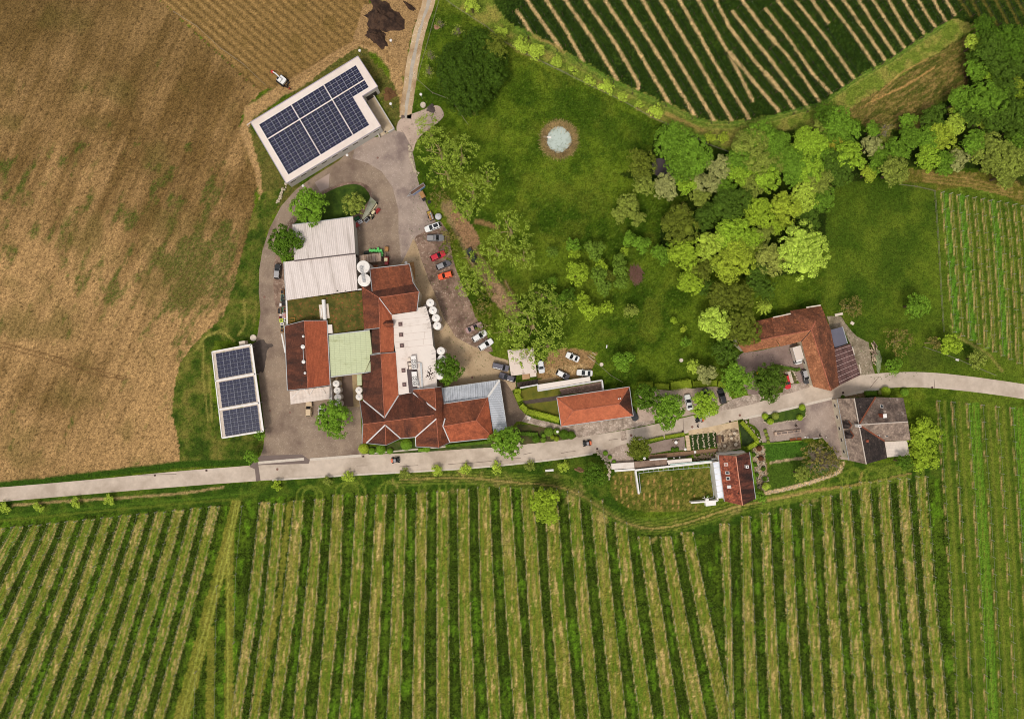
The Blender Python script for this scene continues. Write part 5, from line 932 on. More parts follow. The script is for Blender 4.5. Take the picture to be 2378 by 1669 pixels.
def tree(r,x,y,rad,mat,label=None,h=None,kind='broad',group=None,name='tree',cat='tree',dense=1.0,leaf=None,up=None):
    """rad in the units of the survey region"""
    s=Z[r][2]; R_=rad/s*S*({'poplar':.8,'broad':1.06}.get(kind,1)); h=(h if name!='young_tree' else R_*1.1+.5) or (R_*1.7+2.2 if R_<3 else R_*1.25+4.5); cz=h-R_*.75; hh=cz+R_*.2; R_*= (1-hh/H); p=P(r,x,y,hh); rz=min(R_*.8,h*.45); r_=np.random.default_rng(int(abs(x*7+y*13+rad))%99991)
    t=thing(name,label or '',cat,(p.x,p.y,0),0,group); tw=max(.06,.05*R_+.02*h)
    m=LB(); bark=BARK
    if kind=='poplar': bark=BARKL
    if kind=='bare': bark=BARKG
    m.tube([(0,0,-.1),(tw*.3,0,cz*.5),(0,tw*.3,cz),(0,0,cz+rz*.5)],[tw,tw*.8,tw*.55,tw*.2],7)
    m.build('trunk',bark,t)
    if kind=='conifer':
        tiers=6; c=[];d=[]
        for k in range(tiers):
            z=h*(.25+.75*k/tiers); rr=R_*(1-k/tiers)*1.05
            for a in np.linspace(0,2*math.pi,11)[:-1]+k*.4:
                for f in np.linspace(.15,1,7):
                    for _ in range(4): c.append((rr*f*math.cos(a)+r_.normal()*.1,rr*f*math.sin(a)+r_.normal()*.1,z-h*.12*f+r_.normal()*.08)); d.append((math.cos(a),math.sin(a),.6))
        quads('crown',leaf_quads(np.array(c),.42,np.array(d),.8,r_),LEAF[mat],t); return t
    c,d,L=crown_pts(R_*.97,rz,r_,dense=dense*(1.05 if kind=='broad' else .42 if kind=='poplar' else .4),leafs={'broad':24,'poplar':11,'bare':7}[kind],puff=None if kind!='bare' else .7)
    m=LB(); nb=len(L) if kind=='broad' else len(L)
    for k,(lx,ly,lz,lr) in enumerate(L[:4] if kind=='poplar' else L):
        e=Vector((lx*1.05,ly*1.05,cz+lz)); b0=Vector((0,0,cz*.55+.04*k*cz*.3)); mid=b0.lerp(e,.5)+Vector((0,0,.1*R_)); m.tube([b0,mid,e],[tw*(.45 if kind=='broad' else .24),tw*(.3 if kind=='broad' else .15),tw*.06],5,False)
        if kind in('poplar','bare'):
            for j in range(2 if kind=='poplar' else 26):
                dd=Vector(r_.normal(size=3)); dd.z=abs(dd.z)*.8; s0=mid.lerp(e,r_.random()); m.tube([s0,s0+dd.normalized()*lr*(.6+.6*r_.random())],[tw*.14,tw*.04],4,False)
    m.build('branch',bark,t,kind='stuff')
    if kind=='broad' and R_>1.2:                       # inner foliage that fills the crown
        ic=LB(); 
        for lx,ly,lz,lr in L:
            ic.lathe((lx,ly,cz+lz-lr*.6),[(lr*.25,0),(lr*.5,lr*.25),(lr*.55,lr*.55),(lr*.4,lr*.82),(lr*.12,lr*.95)],8)
        ic.build('inner_foliage',LEAF[mat],t)
    lf=leaf or (.30+.022*R_ if R_>1.6 else .26)
    c[:,2]+=cz; k_=c[:,2]>.15; c=c[k_]; d=d[k_]
    quads('crown',leaf_quads(c,lf,d*1.5 if kind=='broad' else d*.7,.2 if up is None else up,r_),LEAF[mat],t); return t
WHERE=lambda r,x,y: q(r,x,y)
TREES=[]
def TT(r,lst,**kw):
    for a in lst: TREES.append((r,*a,kw))
TT('T5',[(560,220,185,'mid'),(750,350,180,'green'),(640,490,140,'mid'),(230,440,140,'darkolive'),(1000,470,112,'silver'),(245,650,112,'olive'),(460,680,125,'silver'),(665,660,95,'bright'),(815,625,92,'silver'),(960,650,92,'silver'),(825,800,92,'olive'),(1090,690,100,'mid'),(1340,250,150,'olive'),(1460,150,135,'green'),(1240,400,130,'mid'),(1600,230,130,'mid'),(1420,430,150,'olive'),(1230,540,112,'bright'),(1490,590,130,'bright'),(1340,690,112,'olive'),(1550,400,120,'mid'),(1790,420,140,'mid'),(1950,250,150,'bright'),(2180,240,92,'gold'),(1780,540,130,'green'),(1950,480,112,'mid'),(2060,640,130,'olive'),(2225,450,130,'dark'),(1100,850,130,'dark'),(1260,820,122,'dark'),(950,930,100,'dark'),(1130,960,110,'dark'),(620,1060,185,'darkolive'),(860,1030,112,'dark'),(1430,945,142,'yelgreen'),(1690,900,152,'yellow'),(1890,800,142,'lime'),(2080,800,125,'mid'),(1950,1010,120,'dark'),(1620,1080,82,'yelgreen'),(1170,1180,175,'bright'),(910,1290,145,'lime'),(1340,1200,102,'bright'),(1480,1160,92,'olive'),(640,1360,155,'yelgreen'),(430,1360,95,'mid'),(1890,1340,245,'limebright'),(1180,1440,205,'yellow'),(1010,1480,90,'lime'),(1370,1310,82,'lime'),(1550,1420,155,'tan'),(840,1530,112,'darkolive'),(90,850,102,'olive'),(15,965,80,'olive'),(175,990,80,'olive'),(105,1220,72,'green'),(225,1275,80,'green'),(50,1335,38,'yelgreen'),(640,920,60,'brown'),(2060,710,70,'brown')])
TT('T6',[(220,300,72,'green'),(245,400,52,'yelgreen'),(450,345,95,'blue'),(270,600,105,'yelgreen'),(520,510,62,'yelgreen'),(490,620,82,'blue'),(545,740,75,'blue'),(600,620,48,'darkolive'),(705,460,62,'blue'),(700,560,72,'blue'),(720,680,68,'blue'),(185,825,72,'darkgreen'),(60,860,80,'green'),(320,860,58,'yelgreen'),(385,970,92,'yelgreen'),(565,940,65,'yelgreen'),(810,980,66,'olive'),(15,365,52,'blue'),(20,670,42,'green'),(1435,680,115,'yelgreen'),(1480,560,82,'darkolive'),(1560,720,95,'dark'),(1950,830,145,'darkolive'),(1740,850,135,'darkolive'),(1680,1100,155,'limebright'),(1960,1150,175,'darkolive'),(1790,1390,122,'dark'),(2110,640,125,'dark'),(2200,760,100,'dark'),(740,1490,95,'green'),(1460,1555,62,'lime'),(1385,1300,48,'green'),(1360,1165,24,'yellow'),(1260,1080,26,'yelgreen')])
TT('T6',[(2230,930,85,'lime')],kind='conifer')
TT('S4',[(805,350,105,'silver')],)
TT('T4',[(540,1010,95,'darkgreen'),(640,1080,122,'green'),(500,1140,82,'olive'),(740,1140,92,'green'),(590,1110,52,'yelgreen'),(370,1275,122,'bright'),(570,1230,90,'mid'),(600,1295,55,'gold'),(750,1385,125,'bright'),(705,1240,85,'mid'),(100,1290,112,'mid'),(70,1420,92,'olive'),(250,1430,112,'mid'),(385,1520,122,'bright'),(660,1530,102,'dark'),(540,1420,92,'mid'),(960,1150,66,'green'),(1065,1230,52,'olive'),(940,1290,82,'silver'),(1270,1090,76,'green'),(1180,1330,102,'mid'),(1285,1220,92,'mid'),(1050,1380,82,'mid'),(915,1540,66,'yellow'),(1150,1520,122,'olive'),(1000,1460,82,'mid'),(1500,1040,102,'dark'),(1450,1240,100,'green'),(1560,1200,112,'yellow'),(1700,1110,92,'lime'),(1690,975,52,'lime'),(1450,1390,102,'bright'),(1600,1430,82,'mid'),(1700,1350,50,'lime'),(1730,1420,82,'silver'),(1590,1500,62,'mid'),(1860,1270,112,'green'),(2000,1330,132,'olive'),(2140,1420,140,'olive'),(2000,1470,72,'olive'),(2140,1550,102,'olive'),(2210,1330,92,'mid'),(1920,1080,50,'lime'),(1740,890,102,'green'),(1950,900,150,'mid'),(1810,1010,102,'dark'),(2050,1060,122,'dark'),(2200,985,112,'dark'),(2250,1130,92,'dark'),(1880,620,86,'green'),(2030,690,72,'bright'),(1865,390,76,'lime'),(2000,450,142,'dark'),(2150,400,152,'darkgreen'),(2260,340,92,'mid'),(2100,600,122,'dark'),(2240,570,92,'dark'),(2240,740,48,'yellow'),(2250,860,48,'yelgreen'),(2130,760,102,'dark'),(1940,235,95,'darkgreen'),(1850,510,66,'dark'),(2060,850,92,'mid'),(2225,1230,82,'mid'),(2310,500,120,'dark'),(2330,1000,120,'dark'),(2320,1450,130,'olive')])
TT('T2',[(1270,760,340,'willow'),(1120,660,190,'willow'),(1360,520,190,'willow'),(1430,760,190,'willow'),(1240,1010,200,'willow'),(1050,820,140,'willow'),(1530,500,115,'darkolive')],h=10)
TT('T2',[(1270,60,66,'lime'),(1575,345,58,'lime'),(1800,475,76,'lime'),(1960,545,80,'lime'),(2170,655,50,'lime'),(1285,1180,48,'olive')])
TT('T3',[(360,550,42,'lime'),(505,620,36,'lime'),(800,770,62,'lime'),(945,865,46,'lime'),(1090,925,34,'lime'),(1245,985,62,'lime'),(1720,1225,46,'yellow'),(1840,1222,48,'yellow'),(655,720,44,'lime')],dense=.5)
TT('R2',[(700,400,190,'green'),(420,815,172,'darkgreen'),(435,1020,66,'green')]); TT('R2',[(1230,380,135,'olive')],dense=.5)
TT('R3',[(1570,1480,185,'green')]); TT('R6',[(1110,370,140,'darkgreen'),(1090,500,70,'green'),(1800,1240,170,'green')]); 
TT('S4',[(1165,400,172,'green'),(1540,440,185,'dark'),(780,700,155,'bright'),(375,800,180,'green'),(110,620,155,'darkgreen')])
TT('S3',[(1640,290,92,'green'),(1830,1320,122,'darkolive'),(300,1260-20,10,'green')][:2])
TT('S7',[(1880,600,160,'yelgreen'),(1875,850,140,'yelgreen'),(1660,890,72,'darkgreen'),(560,1020,75,'olive')],h=7); TT('U5',[(105,130,45,'yelgreen'),(110,175,38,'yelgreen')])
TT('T7',[(890,1325,66,'yelgreen'),(660,1060,72,'green'),(1065,1420,56,'olive'),(505,1470,50,'green')]); TT('S6',[(120,740,130,'darkgreen'),(2115,1015,70,'green'),(2180,880,45,'lime')]); TT('U2',[(1240,600,30,'green'),(1280,488,22,'green')])
TT('F',[(10,1139,11,'lime'),(86,1134,10,'lime'),(171,1127,11,'lime'),(246,1119,11,'lime'),(620,1087,11,'yelgreen'),(735,1077,10,'olive'),(781,1070,12,'lime'),(905,1062,12,'olive'),(981,1053,12,'lime'),(1044,1050,12,'lime'),(1112,1047,12,'lime'),(1187,1046,11,'olive'),(1264,1045,11,'lime')],dense=.6,name='young_tree')
TT('F',[(985,335,62,'poplar'),(960,290,40,'poplar'),(1035,345,50,'poplar'),(1060,430,52,'poplar'),(1000,385,48,'poplar'),(1092,398,36,'poplar'),(1045,470,36,'poplar'),(1145,515,55,'poplar'),(1115,560,46,'poplar'),(1060,590,42,'poplar'),(1050,640,34,'poplar'),(1175,575,38,'poplar'),(1085,620,40,'poplar'),(1195,730,80,'poplar'),(1155,690,45,'poplar'),(1245,690,45,'poplar'),(1140,740,48,'poplar'),(1230,775,50,'poplar'),(1180,790,46,'poplar'),(1215,660,40,'poplar')],kind='poplar')
TT('F',[(1010,560,30,'darkolive'),(1006,530,22,'brown'),(985,440,28,'brown'),(1090,730,30,'darkolive'),(1085,660,26,'darkolive'),(1080,690,28,'brown')],dense=.7,kind='poplar',h=3.5)
TT('S5',[(1600,270,160,'brown')],kind='poplar',h=5); TT('T7',[(540,1300,118,'brown'),(780,1310,52,'brown')],kind='poplar',h=6)
TT('S7',[(760,850,200,'brown'),(880,900,120,'brown')],kind='bare',h=7); TT('T2',[(930,250,56,'olive'),(1115,340,62,'olive'),(830,590,60,'olive'),(815,760,66,'olive')],kind='bare',h=3.5); TT('T4',[(1085,1150,70,'brown')],kind='bare',h=10)
def place_word(ax,ay,kind,rad):
    x,y=ax*.9651,ay*.9651
    if x>1380 and 240<y<440 and x<1950: return 'in the wood north of the dark pond' if x<1650 else 'in the wood by the mown verge'
    if x>1860 and y<460: return 'in the wood along the right edge' if x>2150 else 'in the wood below the stubble corner field'
    if 1440<x<1880 and y<720: return 'in the wood above the brown farmhouse'
    if x<1440 and 430<y<760 and x>1240: return 'in the young orchard meadow'
    if y>1010: return 'beside the road above the lower vineyard' if x<1340 else 'by the terraces and garden'
    if x>1850: return 'in the right meadow'
    if 940<x<1300 and y>240: return 'between the car park and the meadow'
    if x<930: return 'beside the winery yard'
    if y<330: return 'on the strip below the upper vineyard'
    return 'beside the hamlet road'
seen={}
tl=[]
for r,x,y,rad,mt,kw in TREES:
    ax,ay=q(r,x,y); key=(mt,kw.get('kind','broad'),place_word(ax,ay,mt,rad)); tl.append((ax,ay,key)); seen.setdefault(key,[]).append((ax,ay))
ORD=['first','second','third','fourth','fifth','sixth','seventh','eighth','ninth','tenth','eleventh','twelfth','thirteenth','fourteenth','fifteenth','sixteenth','seventeenth','eighteenth','nineteenth','twentieth']
for (r,x,y,rad,mt,kw),(ax,ay,key) in zip(TREES,tl):
    sib=sorted(seen[key]); n_=len(sib); i=sib.index((ax,ay)); s=rad/Z[r][2]; size='small' if s<14 else 'tall' if s>30 else 'mid sized'
    knd={'conifer':'spruce','poplar':'airy tree','bare':'half bare tree'}.get(key[1],'leafy tree' if s>14 else 'bushy young tree')
    lab=f"{size} {ADJ[mt]} {knd} {key[2]}" if n_==1 else f"{'leftmost' if i==0 else 'rightmost' if i==n_-1 else ORD[min(i,19)]+' from left'} {ADJ[mt]} {knd} {key[2]}" 
    kw=dict(kw); nm=kw.pop('name',None) or ({'conifer':'conifer','bare':'bare_tree'}.get(key[1],'tree'))
    tree(r,x,y,rad,mt,lab,name=nm,group='trees '+key[2] if n_>1 else None,**kw)
# --- hedges and topiary
def hedge(r,pts,w,h,mat,label,group=None):
    pp=[P(r,*p,h*.8) for p in pts]; c=sum(pp,Vector())/len(pp); t=thing('hedge',label,'hedge',(c.x,c.y,0),0,group); cen=[];core=LB()
    for a,b in zip(pp[:-1],pp[1:]):
        a=a-t.location; b=b-t.location; a.z=b.z=h*.45; core.beam(a,b,w*.8,h*.85); L=(b-a).length; n_=int(L*w*16+L*h*10); k=rng.random((n_,1)); off=rng.random((n_,2))
        d=np.array((b-a).normalized()); nn=np.array([-d[1],d[0],0]); base=np.array(a)[None]*(1-k)+np.array(b)[None]*k; side=rng.random(n_)
        lat=np.where(side<.6,(off[:,0]-.5)*w,np.sign(off[:,0]-.5)*w*.5); z=np.where(side<.6,h,off[:,1]*h)+rng.normal(size=n_)*.05
        cen.append(np.stack([base[:,0]+nn[0]*lat,base[:,1]+nn[1]*lat,z],1))
    core.build('inner_foliage',LEAF[mat],t); quads('foliage',leaf_quads(np.concatenate(cen),.24,None,.7),LEAF[mat],t); return t
hedge('S3',((375,645),(450,650)),1.5,1.3,'hedge','short bright hedge block at the lawn corner beside the dark asphalt'); hedge('S3',((395,660),(440,760)),1.7,1.3,'hedge','upper bright hedge piece curving beside the dark asphalt drive'); hedge('S3',((452,810),(520,880),(620,905),(760,940),(900,985)),1.7,1.3,'hedge','long bright yellow green hedge curving along the lawn beside the hipped hall')
hedge('S4',((10,470),(180,470)),1.9,1.5,'hedge','left part of the clipped hedge behind the gravel lot'); hedge('S4',((205,485),(370,490)),1.7,1.3,'hedge','low middle part of the clipped hedge behind the gravel lot'); hedge('S4',((395,485),(520,470),(630,450)),2.6,1.8,'hedge','thick bulging part of the clipped hedge behind the gravel lot'); hedge('S4',((650,460),(930,450)),1.8,1.4,'hedge','right part of the clipped hedge below the silvery tree'); hedge('S4',((945,455),(1030,470)),1.8,1.4,'hedge','rightmost end of the clipped hedge against the round tree')
hedge('S6',((725,335),(945,290)),.8,.9,'hedge','lower left half of the narrow hedge along the road by the terrace'); hedge('S6',((965,285),(1195,245)),.9,.9,'hedge','upper right half of the narrow hedge along the road by the terrace'); hedge('S6',((1890,100),(1980,200),(2080,320),(2070,360),(1965,420)),1.2,1.2,'hedge','bent bright hedge enclosing the triangular garden bed'); hedge('S7',((1240,150),(1360,150)),1.4,1.2,'darkgreen','dark hedge between the road and the grey house'); hedge('R6',((760,1335),(900,1325)),1.0,1.0,'green','low green hedge in front of the winery gables'); hedge('R6',((1080,1290),(1620,1235)),.9,.9,'darkgreen','long dark hedge along the south wall of the east wing'); hedge('S3',((440,1140),(650,1150)),1.1,1.1,'darkgreen','dark low hedge in the planting bed by the big road tree')
hedge('S5',((1000,960+30),(960,1000),(700,950)),.9,.7,'dark','dark low planting around the red car in the courtyard'); hedge('S7',((140,690),(560,660)),.4,.5,'green','low green border between the forecourt and the garden lawn'); hedge('S6',((1990,470),(2075,990)),.9,.9,'green','narrow green hedge along the east wall of the red house')
def topiary(r,x,y,rad,mat,label,group=None,h=None):
    R_=rad/Z[r][2]*S; p=P(r,x,y,R_); t=thing('topiary',label,'topiary',(p.x,p.y,0),0,group); n_=int(260+R_*R_*260); d=rng.normal(size=(n_,3)); d/=np.linalg.norm(d,axis=1,keepdims=True); d[:,2]=np.abs(d[:,2])*1.0
    m=LB(); m.lathe((0,0,0),[(R_*.7,0),(R_*.85,R_*.6),(R_*.7,R_*1.2),(R_*.3,R_*1.55)],12); m.build('inner_foliage',LEAF[mat],t); c=d*R_*.97+np.array([0,0,R_*.65]); quads('foliage',leaf_quads(c,.2,d*1.2,.2),LEAF[mat],t); return t
topiary('R6',118,1315,62,'yellow','round golden clipped bush at the winery corner by the road')
for i,(x,y,s_,w_) in enumerate(((170,395,34,'upper left'),(228,452,35,'lower left'),(568,300,34,'upper right'),(542,410,34,'lower right'))): topiary('S7',x,y,s_,'yelgreen',f'round clipped box ball at the {w_} end of the island bed','box balls in the island bed')
topiary('S7',282,392,40,'olive','loose olive shrub in the middle of the island bed')
for i,(y,x) in enumerate(((552,172),(590,184),(628,198),(668,204))): topiary('S7',x,y,19,'olive',('topmost','second','third','lowest')[i]+' small clipped ball in the short row by the forecourt','row of small clipped balls')
for i,(x,y,m_,s_) in enumerate(((45,805,'darkgreen',25),(60,912,'darkgreen',25),(152,957,'darkgreen',24),(80,1020,'darkgreen',25),(168,1062,'green',26),(108,740,'red',30),(128,845,'red',30),(178,1140,'lime',40))): topiary('S7',x,y,s_,m_,f"{('first','second','third','fourth','fifth','reddish upper','reddish lower','pale lime')[i]} round shrub in the pebble bed beside the red house",'shrubs in the pebble bed')
for i,(x,y,s_,m_) in enumerate(((820,1180,26,'hedge'),(868,1200,32,'hedge'),(718,1165,26,'green'),(630,1205,48,'darkgreen'),(780,1120,55,'blue'),(870,1115,40,'blue'),(960,1150,60,'darkgreen'),(1040,1160,50,'darkgreen'),(715,1215,34,'blue'))): topiary('S3',x,y,s_,m_,f"{('small clipped ball','larger clipped ball','small green ball','dark round bush','wide bluish bush','small bluish bush','dark spreading bush','dark end bush','low bluish bush')[i]} in the planting bed between road and cobbles",'bushes in the planting bed')
for i,(x,y,s_) in enumerate(((320,1330,60),(620,1270,70),(220,1345,40),(430,1345,36),(860,1320,40))): topiary('R6',x,y,s_,'green',f"{('broad','tall','small left','small','right hand')[i]} green shrub in front of the winery gables",'shrubs in front of the winery')
for i,(x,y) in enumerate(((1058,435),(1108,430))): topiary('S6',x,y,24,'darkgreen',('left','right')[i]+' of two dark box cubes on the grey terrace','box cubes on the terrace')
for i,(x,y,s_) in enumerate(((240,480,30),(295,530,26),(345,585,24),(1480+0,1005,20))): topiary('S6' ,x,y,s_,'green',('upper','middle','lower','plinth')[i]+' shrub by the stone steps' if i<3 else 'low green shrub beside the white plinth','shrubs by the stone steps' if i<3 else None)
for i,(x,y,s_) in enumerate(((1240,130,0),(1460,130,52),(1400,140,26),(1660,140,44),(1000,190,20))):
    if s_: topiary('S7',x,y,s_,['','yelgreen','silver','green','dark'][i],['','round yellow green bush north of the grey house','pale flowering bush north of the grey house','loose bush at the roadside beyond the grey house','small dark bush at the grey house corner'][i])
for i,(x,y) in enumerate(((505,1035),)): topiary('S5',x,y,22,'yflower','yellow flowering clump at the rim of the courtyard island')
# --- vine rows
POSTM=M('vine_post',C(190,184,174),.7,.15,3); WIRE=M('trellis_wire',C(150,140,124),.6,.1,2)
ORD+=['twenty-first','twenty-second','twenty-third','twenty-fourth','twenty-fifth','twenty-sixth','twenty-seventh','twenty-eighth','twenty-ninth','thirtieth','thirty-first','thirty-second','thirty-third','thirty-fourth','thirty-fifth','thirty-sixth','thirty-seventh']
def row_words(l_,blk):
    x=l_[0][0] if l_[0][1]>-50 else next((p[0] for p in l_ if p[1]>=0),l_[-1][0])
    if blk=='low':
        for lim,wd_ in ((250,'below the left half of the ploughed field'),(480,'below the right half of the ploughed field'),(640,'below the yard entrance'),(830,'below the red barn yard'),(1010,'below the winery gables'),(1180,'below the east wing'),(1330,'below the white roadside bench'),(1600,'below the walled lawn'),(1770,'below the small red house'),(1940,'below the garden with the half bare tree'),(9999,'below the grey house')):
            if x<lim: return 'vine row of lower vineyard '+wd_
    return {'right':'vine row in the pale grass right of the grey house','rf':'vine row in the small field right of the meadow','up':'vine row in the upper vineyard'}[blk]
RW={}
for l_,blk in ROWS: RW.setdefault(row_words(l_,blk),[]).append((l_[0][0] if blk!='up' else l_[-1][0]*.6-l_[-1][1]*-.9,id(l_)))
for k in RW: RW[k].sort()
def row_label(l_,blk):
    k=row_words(l_,blk); i=[b_ for a_,b_ in RW[k]].index(id(l_)); n_=len(RW[k])
    if i<len(ORD) and i<=n_//2: return ORD[i]+' from left, '+k
    return (ORD[n_-1-i] if n_-1-i<len(ORD) else 'middle')+' from right, '+k
def vine_row(l_,blk):
    L_=[W(*p) for p in l_]; seg=[(b-a).length for a,b in zip(L_[:-1],L_[1:])]; tot=sum(seg)
    def at(d):
        for (a,b),s in zip(zip(L_[:-1],L_[1:]),seg):
            if d<=s: return a.lerp(b,d/s)
            d-=s
        return L_[-1]
    lab=row_label(l_,blk)
    mid=at(tot/2); t=thing('vine_row',lab,'vine row',mid,0,{'low':'vine rows of the lower vineyard','right':'vine rows in the pale right strip','rf':'vine rows right of the meadow','up':'vine rows of the upper vineyard'}[blk]); m=LB(); hgt=1.7
    n_=max(2,int(tot/4.6)+1); ps=[at(tot*k/(n_-1))-mid for k in range(n_)]
    for k,p in enumerate(ps):
        w_=.14 if k in(0,n_-1) else .085; m.box((p.x,p.y,hgt/2),(w_,w_,hgt))
    m.build('post',POSTM if blk!='up' else BARK,t,kind='stuff'); m=LB()
    for a,b in zip(ps[:-1],ps[1:]): m.beam(a+Vector((0,0,1.0)),b+Vector((0,0,1.0)),.03 if blk!='up' else .05)
    m.build('wire',WIRE if blk!='up' else DKM,t,kind='stuff'); nl=int(tot*(3.2 if blk=='up' else 2.6)); k=rng.random(nl)*tot; c=np.array([at(x)-mid for x in k])
    if len(c): c[:,:2]+=rng.normal(size=(nl,2))*.16; c[:,2]=.4+rng.random(nl)*.9; quads('foliage',leaf_quads(c,.26,None,.4),LEAF['crop2' if blk=='up' else 'vine'],t,kind='stuff')
for l_,blk in ROWS: vine_row(l_,blk)
# --- tall cover crop between the rows, reeds, meadow tufts
def scatter(n_,test,lo,hi,z,size,mat,name,leafs=4,sp=.22):
    x=rng.uniform(lo[0],hi[0],n_); y=rng.uniform(lo[1],hi[1],n_); k=test(x,y); x=x[k]; y=y[k]; N=len(x)
    X=(x-CX)*S; Y=(CY-y)*S; c=np.stack([X,Y,np.zeros(N)],1)[:,None,:]+rng.normal(size=(N,leafs,3))*np.array([sp,sp,.0]); c[:,:,2]=rng.random((N,leafs))*z; return quads(name,leaf_quads(c.reshape(-1,3),size,None,.3),LEAF[mat],None,kind='stuff')
LVm=None
def grid_lookup(mask):
    g_=mask.reshape(ny,nx)
    def f(x,y):
        i=np.clip((((CY-y)*S-Y0)/step).round().astype(int),0,ny-1); j=np.clip((((x-CX)*S-X0)/step).round().astype(int),0,nx-1); return g_[i,j]
    return f
lum=COL.mean(1); isdark=(REG==3)&(COL[:,0]<.05); inpx=(px>-10)&(px<2390)&(py>-10)&(py<1680)
scatter(270000,grid_lookup(isdark&inpx),(0,1120),(2378,1669),.45,.34,'crop','cover_crop',2,.16)
scatter(70000,grid_lookup((REG==4)&(COL[:,0]<.045)&inpx),(1180,0),(2378,300),.4,.34,'crop2','upper_cover_crop',2)
scatter(2600,grid_lookup(isdark&inpx&(fbm(px/50,py/80,3,140)>.52)),(0,1120),(2378,1669),.5,.17,'flower','white_flowers',1); scatter(1500,grid_lookup((REG==4)&(COL[:,0]<.04)&inpx&(fbm(px/50,py/50,3,141)>.5)),(1180,0),(2378,300),.45,.2,'flower','white_flowers',1)
scatter(500,grid_lookup(isdark&inpx),(0,1120),(2378,1669),.5,.17,'yflower','yellow_flowers',1)
scatter(30000,grid_lookup((REG==0)&(n2>.38)&inpx),(950,60),(2130,880),.2,.24,'meadowtuft','meadow_tufts',1)
a=rng.uniform(0,2*math.pi,2600); rr_=rng.normal(35,4.6,2600); xx=pc[0]+rr_*np.cos(a); yy=pc[1]+rr_*1.02*np.sin(a); c=np.stack([(xx-CX)*S,(CY-yy)*S,rng.random(2600)*.7],1)
dirv=np.stack([np.cos(a),-np.sin(a),np.full(2600,.5)],1)+rng.normal(size=(2600,3))*.4; dirv/=np.linalg.norm(dirv,axis=1,keepdims=True); sd_=np.cross(dirv,rng.normal(size=(2600,3))); sd_/=np.linalg.norm(sd_,axis=1,keepdims=True)
quads('reeds',np.stack([c-sd_*.06,c+sd_*.06,c+dirv*.8],1),LEAF['reed'],None,kind='stuff')
# ================================================================ VEHICLES
PAINT={}
def paint(n_,c): 
    return M('car_paint_'+n_,c,.3,.03,1,metal=.0,spec=.5,coat=.4)
CG=M('car_glass',C(26,28,32),.06,.05,1,spec=.7); TYRE=M('tyre_rubber',C(32,30,30),.9,.1,3); RIM=M('wheel_rim',C(160,160,162),.35,.05,2,metal=.5); LAMP=M('head_lamp',C(226,226,220),.15,.02,2); TAIL=M('tail_lamp',C(150,24,20),.25,.05,2); BLK=M('black_plastic',C(34,32,32),.6,.1,2)
def outline(L,Wd,nose=.75,tail=.88,n=5):
    h=L/2; w=Wd/2; pts=[]
    pts=[(-h,w*tail*.8),(-h+.12,w*tail*.95),(-h+.5,w),(h-1.0,w),(h-.35,w*.93),(h-.08,w*nose),(h,w*nose*.6)]
    return pts+[(x,-y) for x,y in pts[::-1]]
def loft(mb,rings):
    n=len(rings[0]); V=[p for r_ in rings for p in r_]; F=[]
    for i in range(len(rings)-1):
        for k in range(n): F.append((i*n+k,(i+1)*n+k,(i+1)*n+(k+1)%n,i*n+(k+1)%n))
    F.append(tuple((len(rings)-1)*n+k for k in range(n))[::-1]); F.append(tuple(range(n))); mb.mesh(V,F)
def ring(o,z,s=1.0,sx=None): return [(x*(sx or s),y*s,z) for x,y in o]
VM={}
VAR={'hatch':dict(cab=(-.98,.44,-.80,.0),h=1.48,hood=.95),'sedan':dict(cab=(-.74,.40,-.36,-.04),h=1.44,hood=.92),'wagon':dict(cab=(-.97,.42,-.80,-.02),h=1.5,hood=.95),'suv':dict(cab=(-.97,.42,-.82,.02),h=1.7,hood=1.08),'van':dict(cab=(-.97,.55,-.93,.28),h=1.85,hood=1.1),'pickup':dict(cab=(-.2,.40,-.12,.1),h=1.72,hood=1.08)}
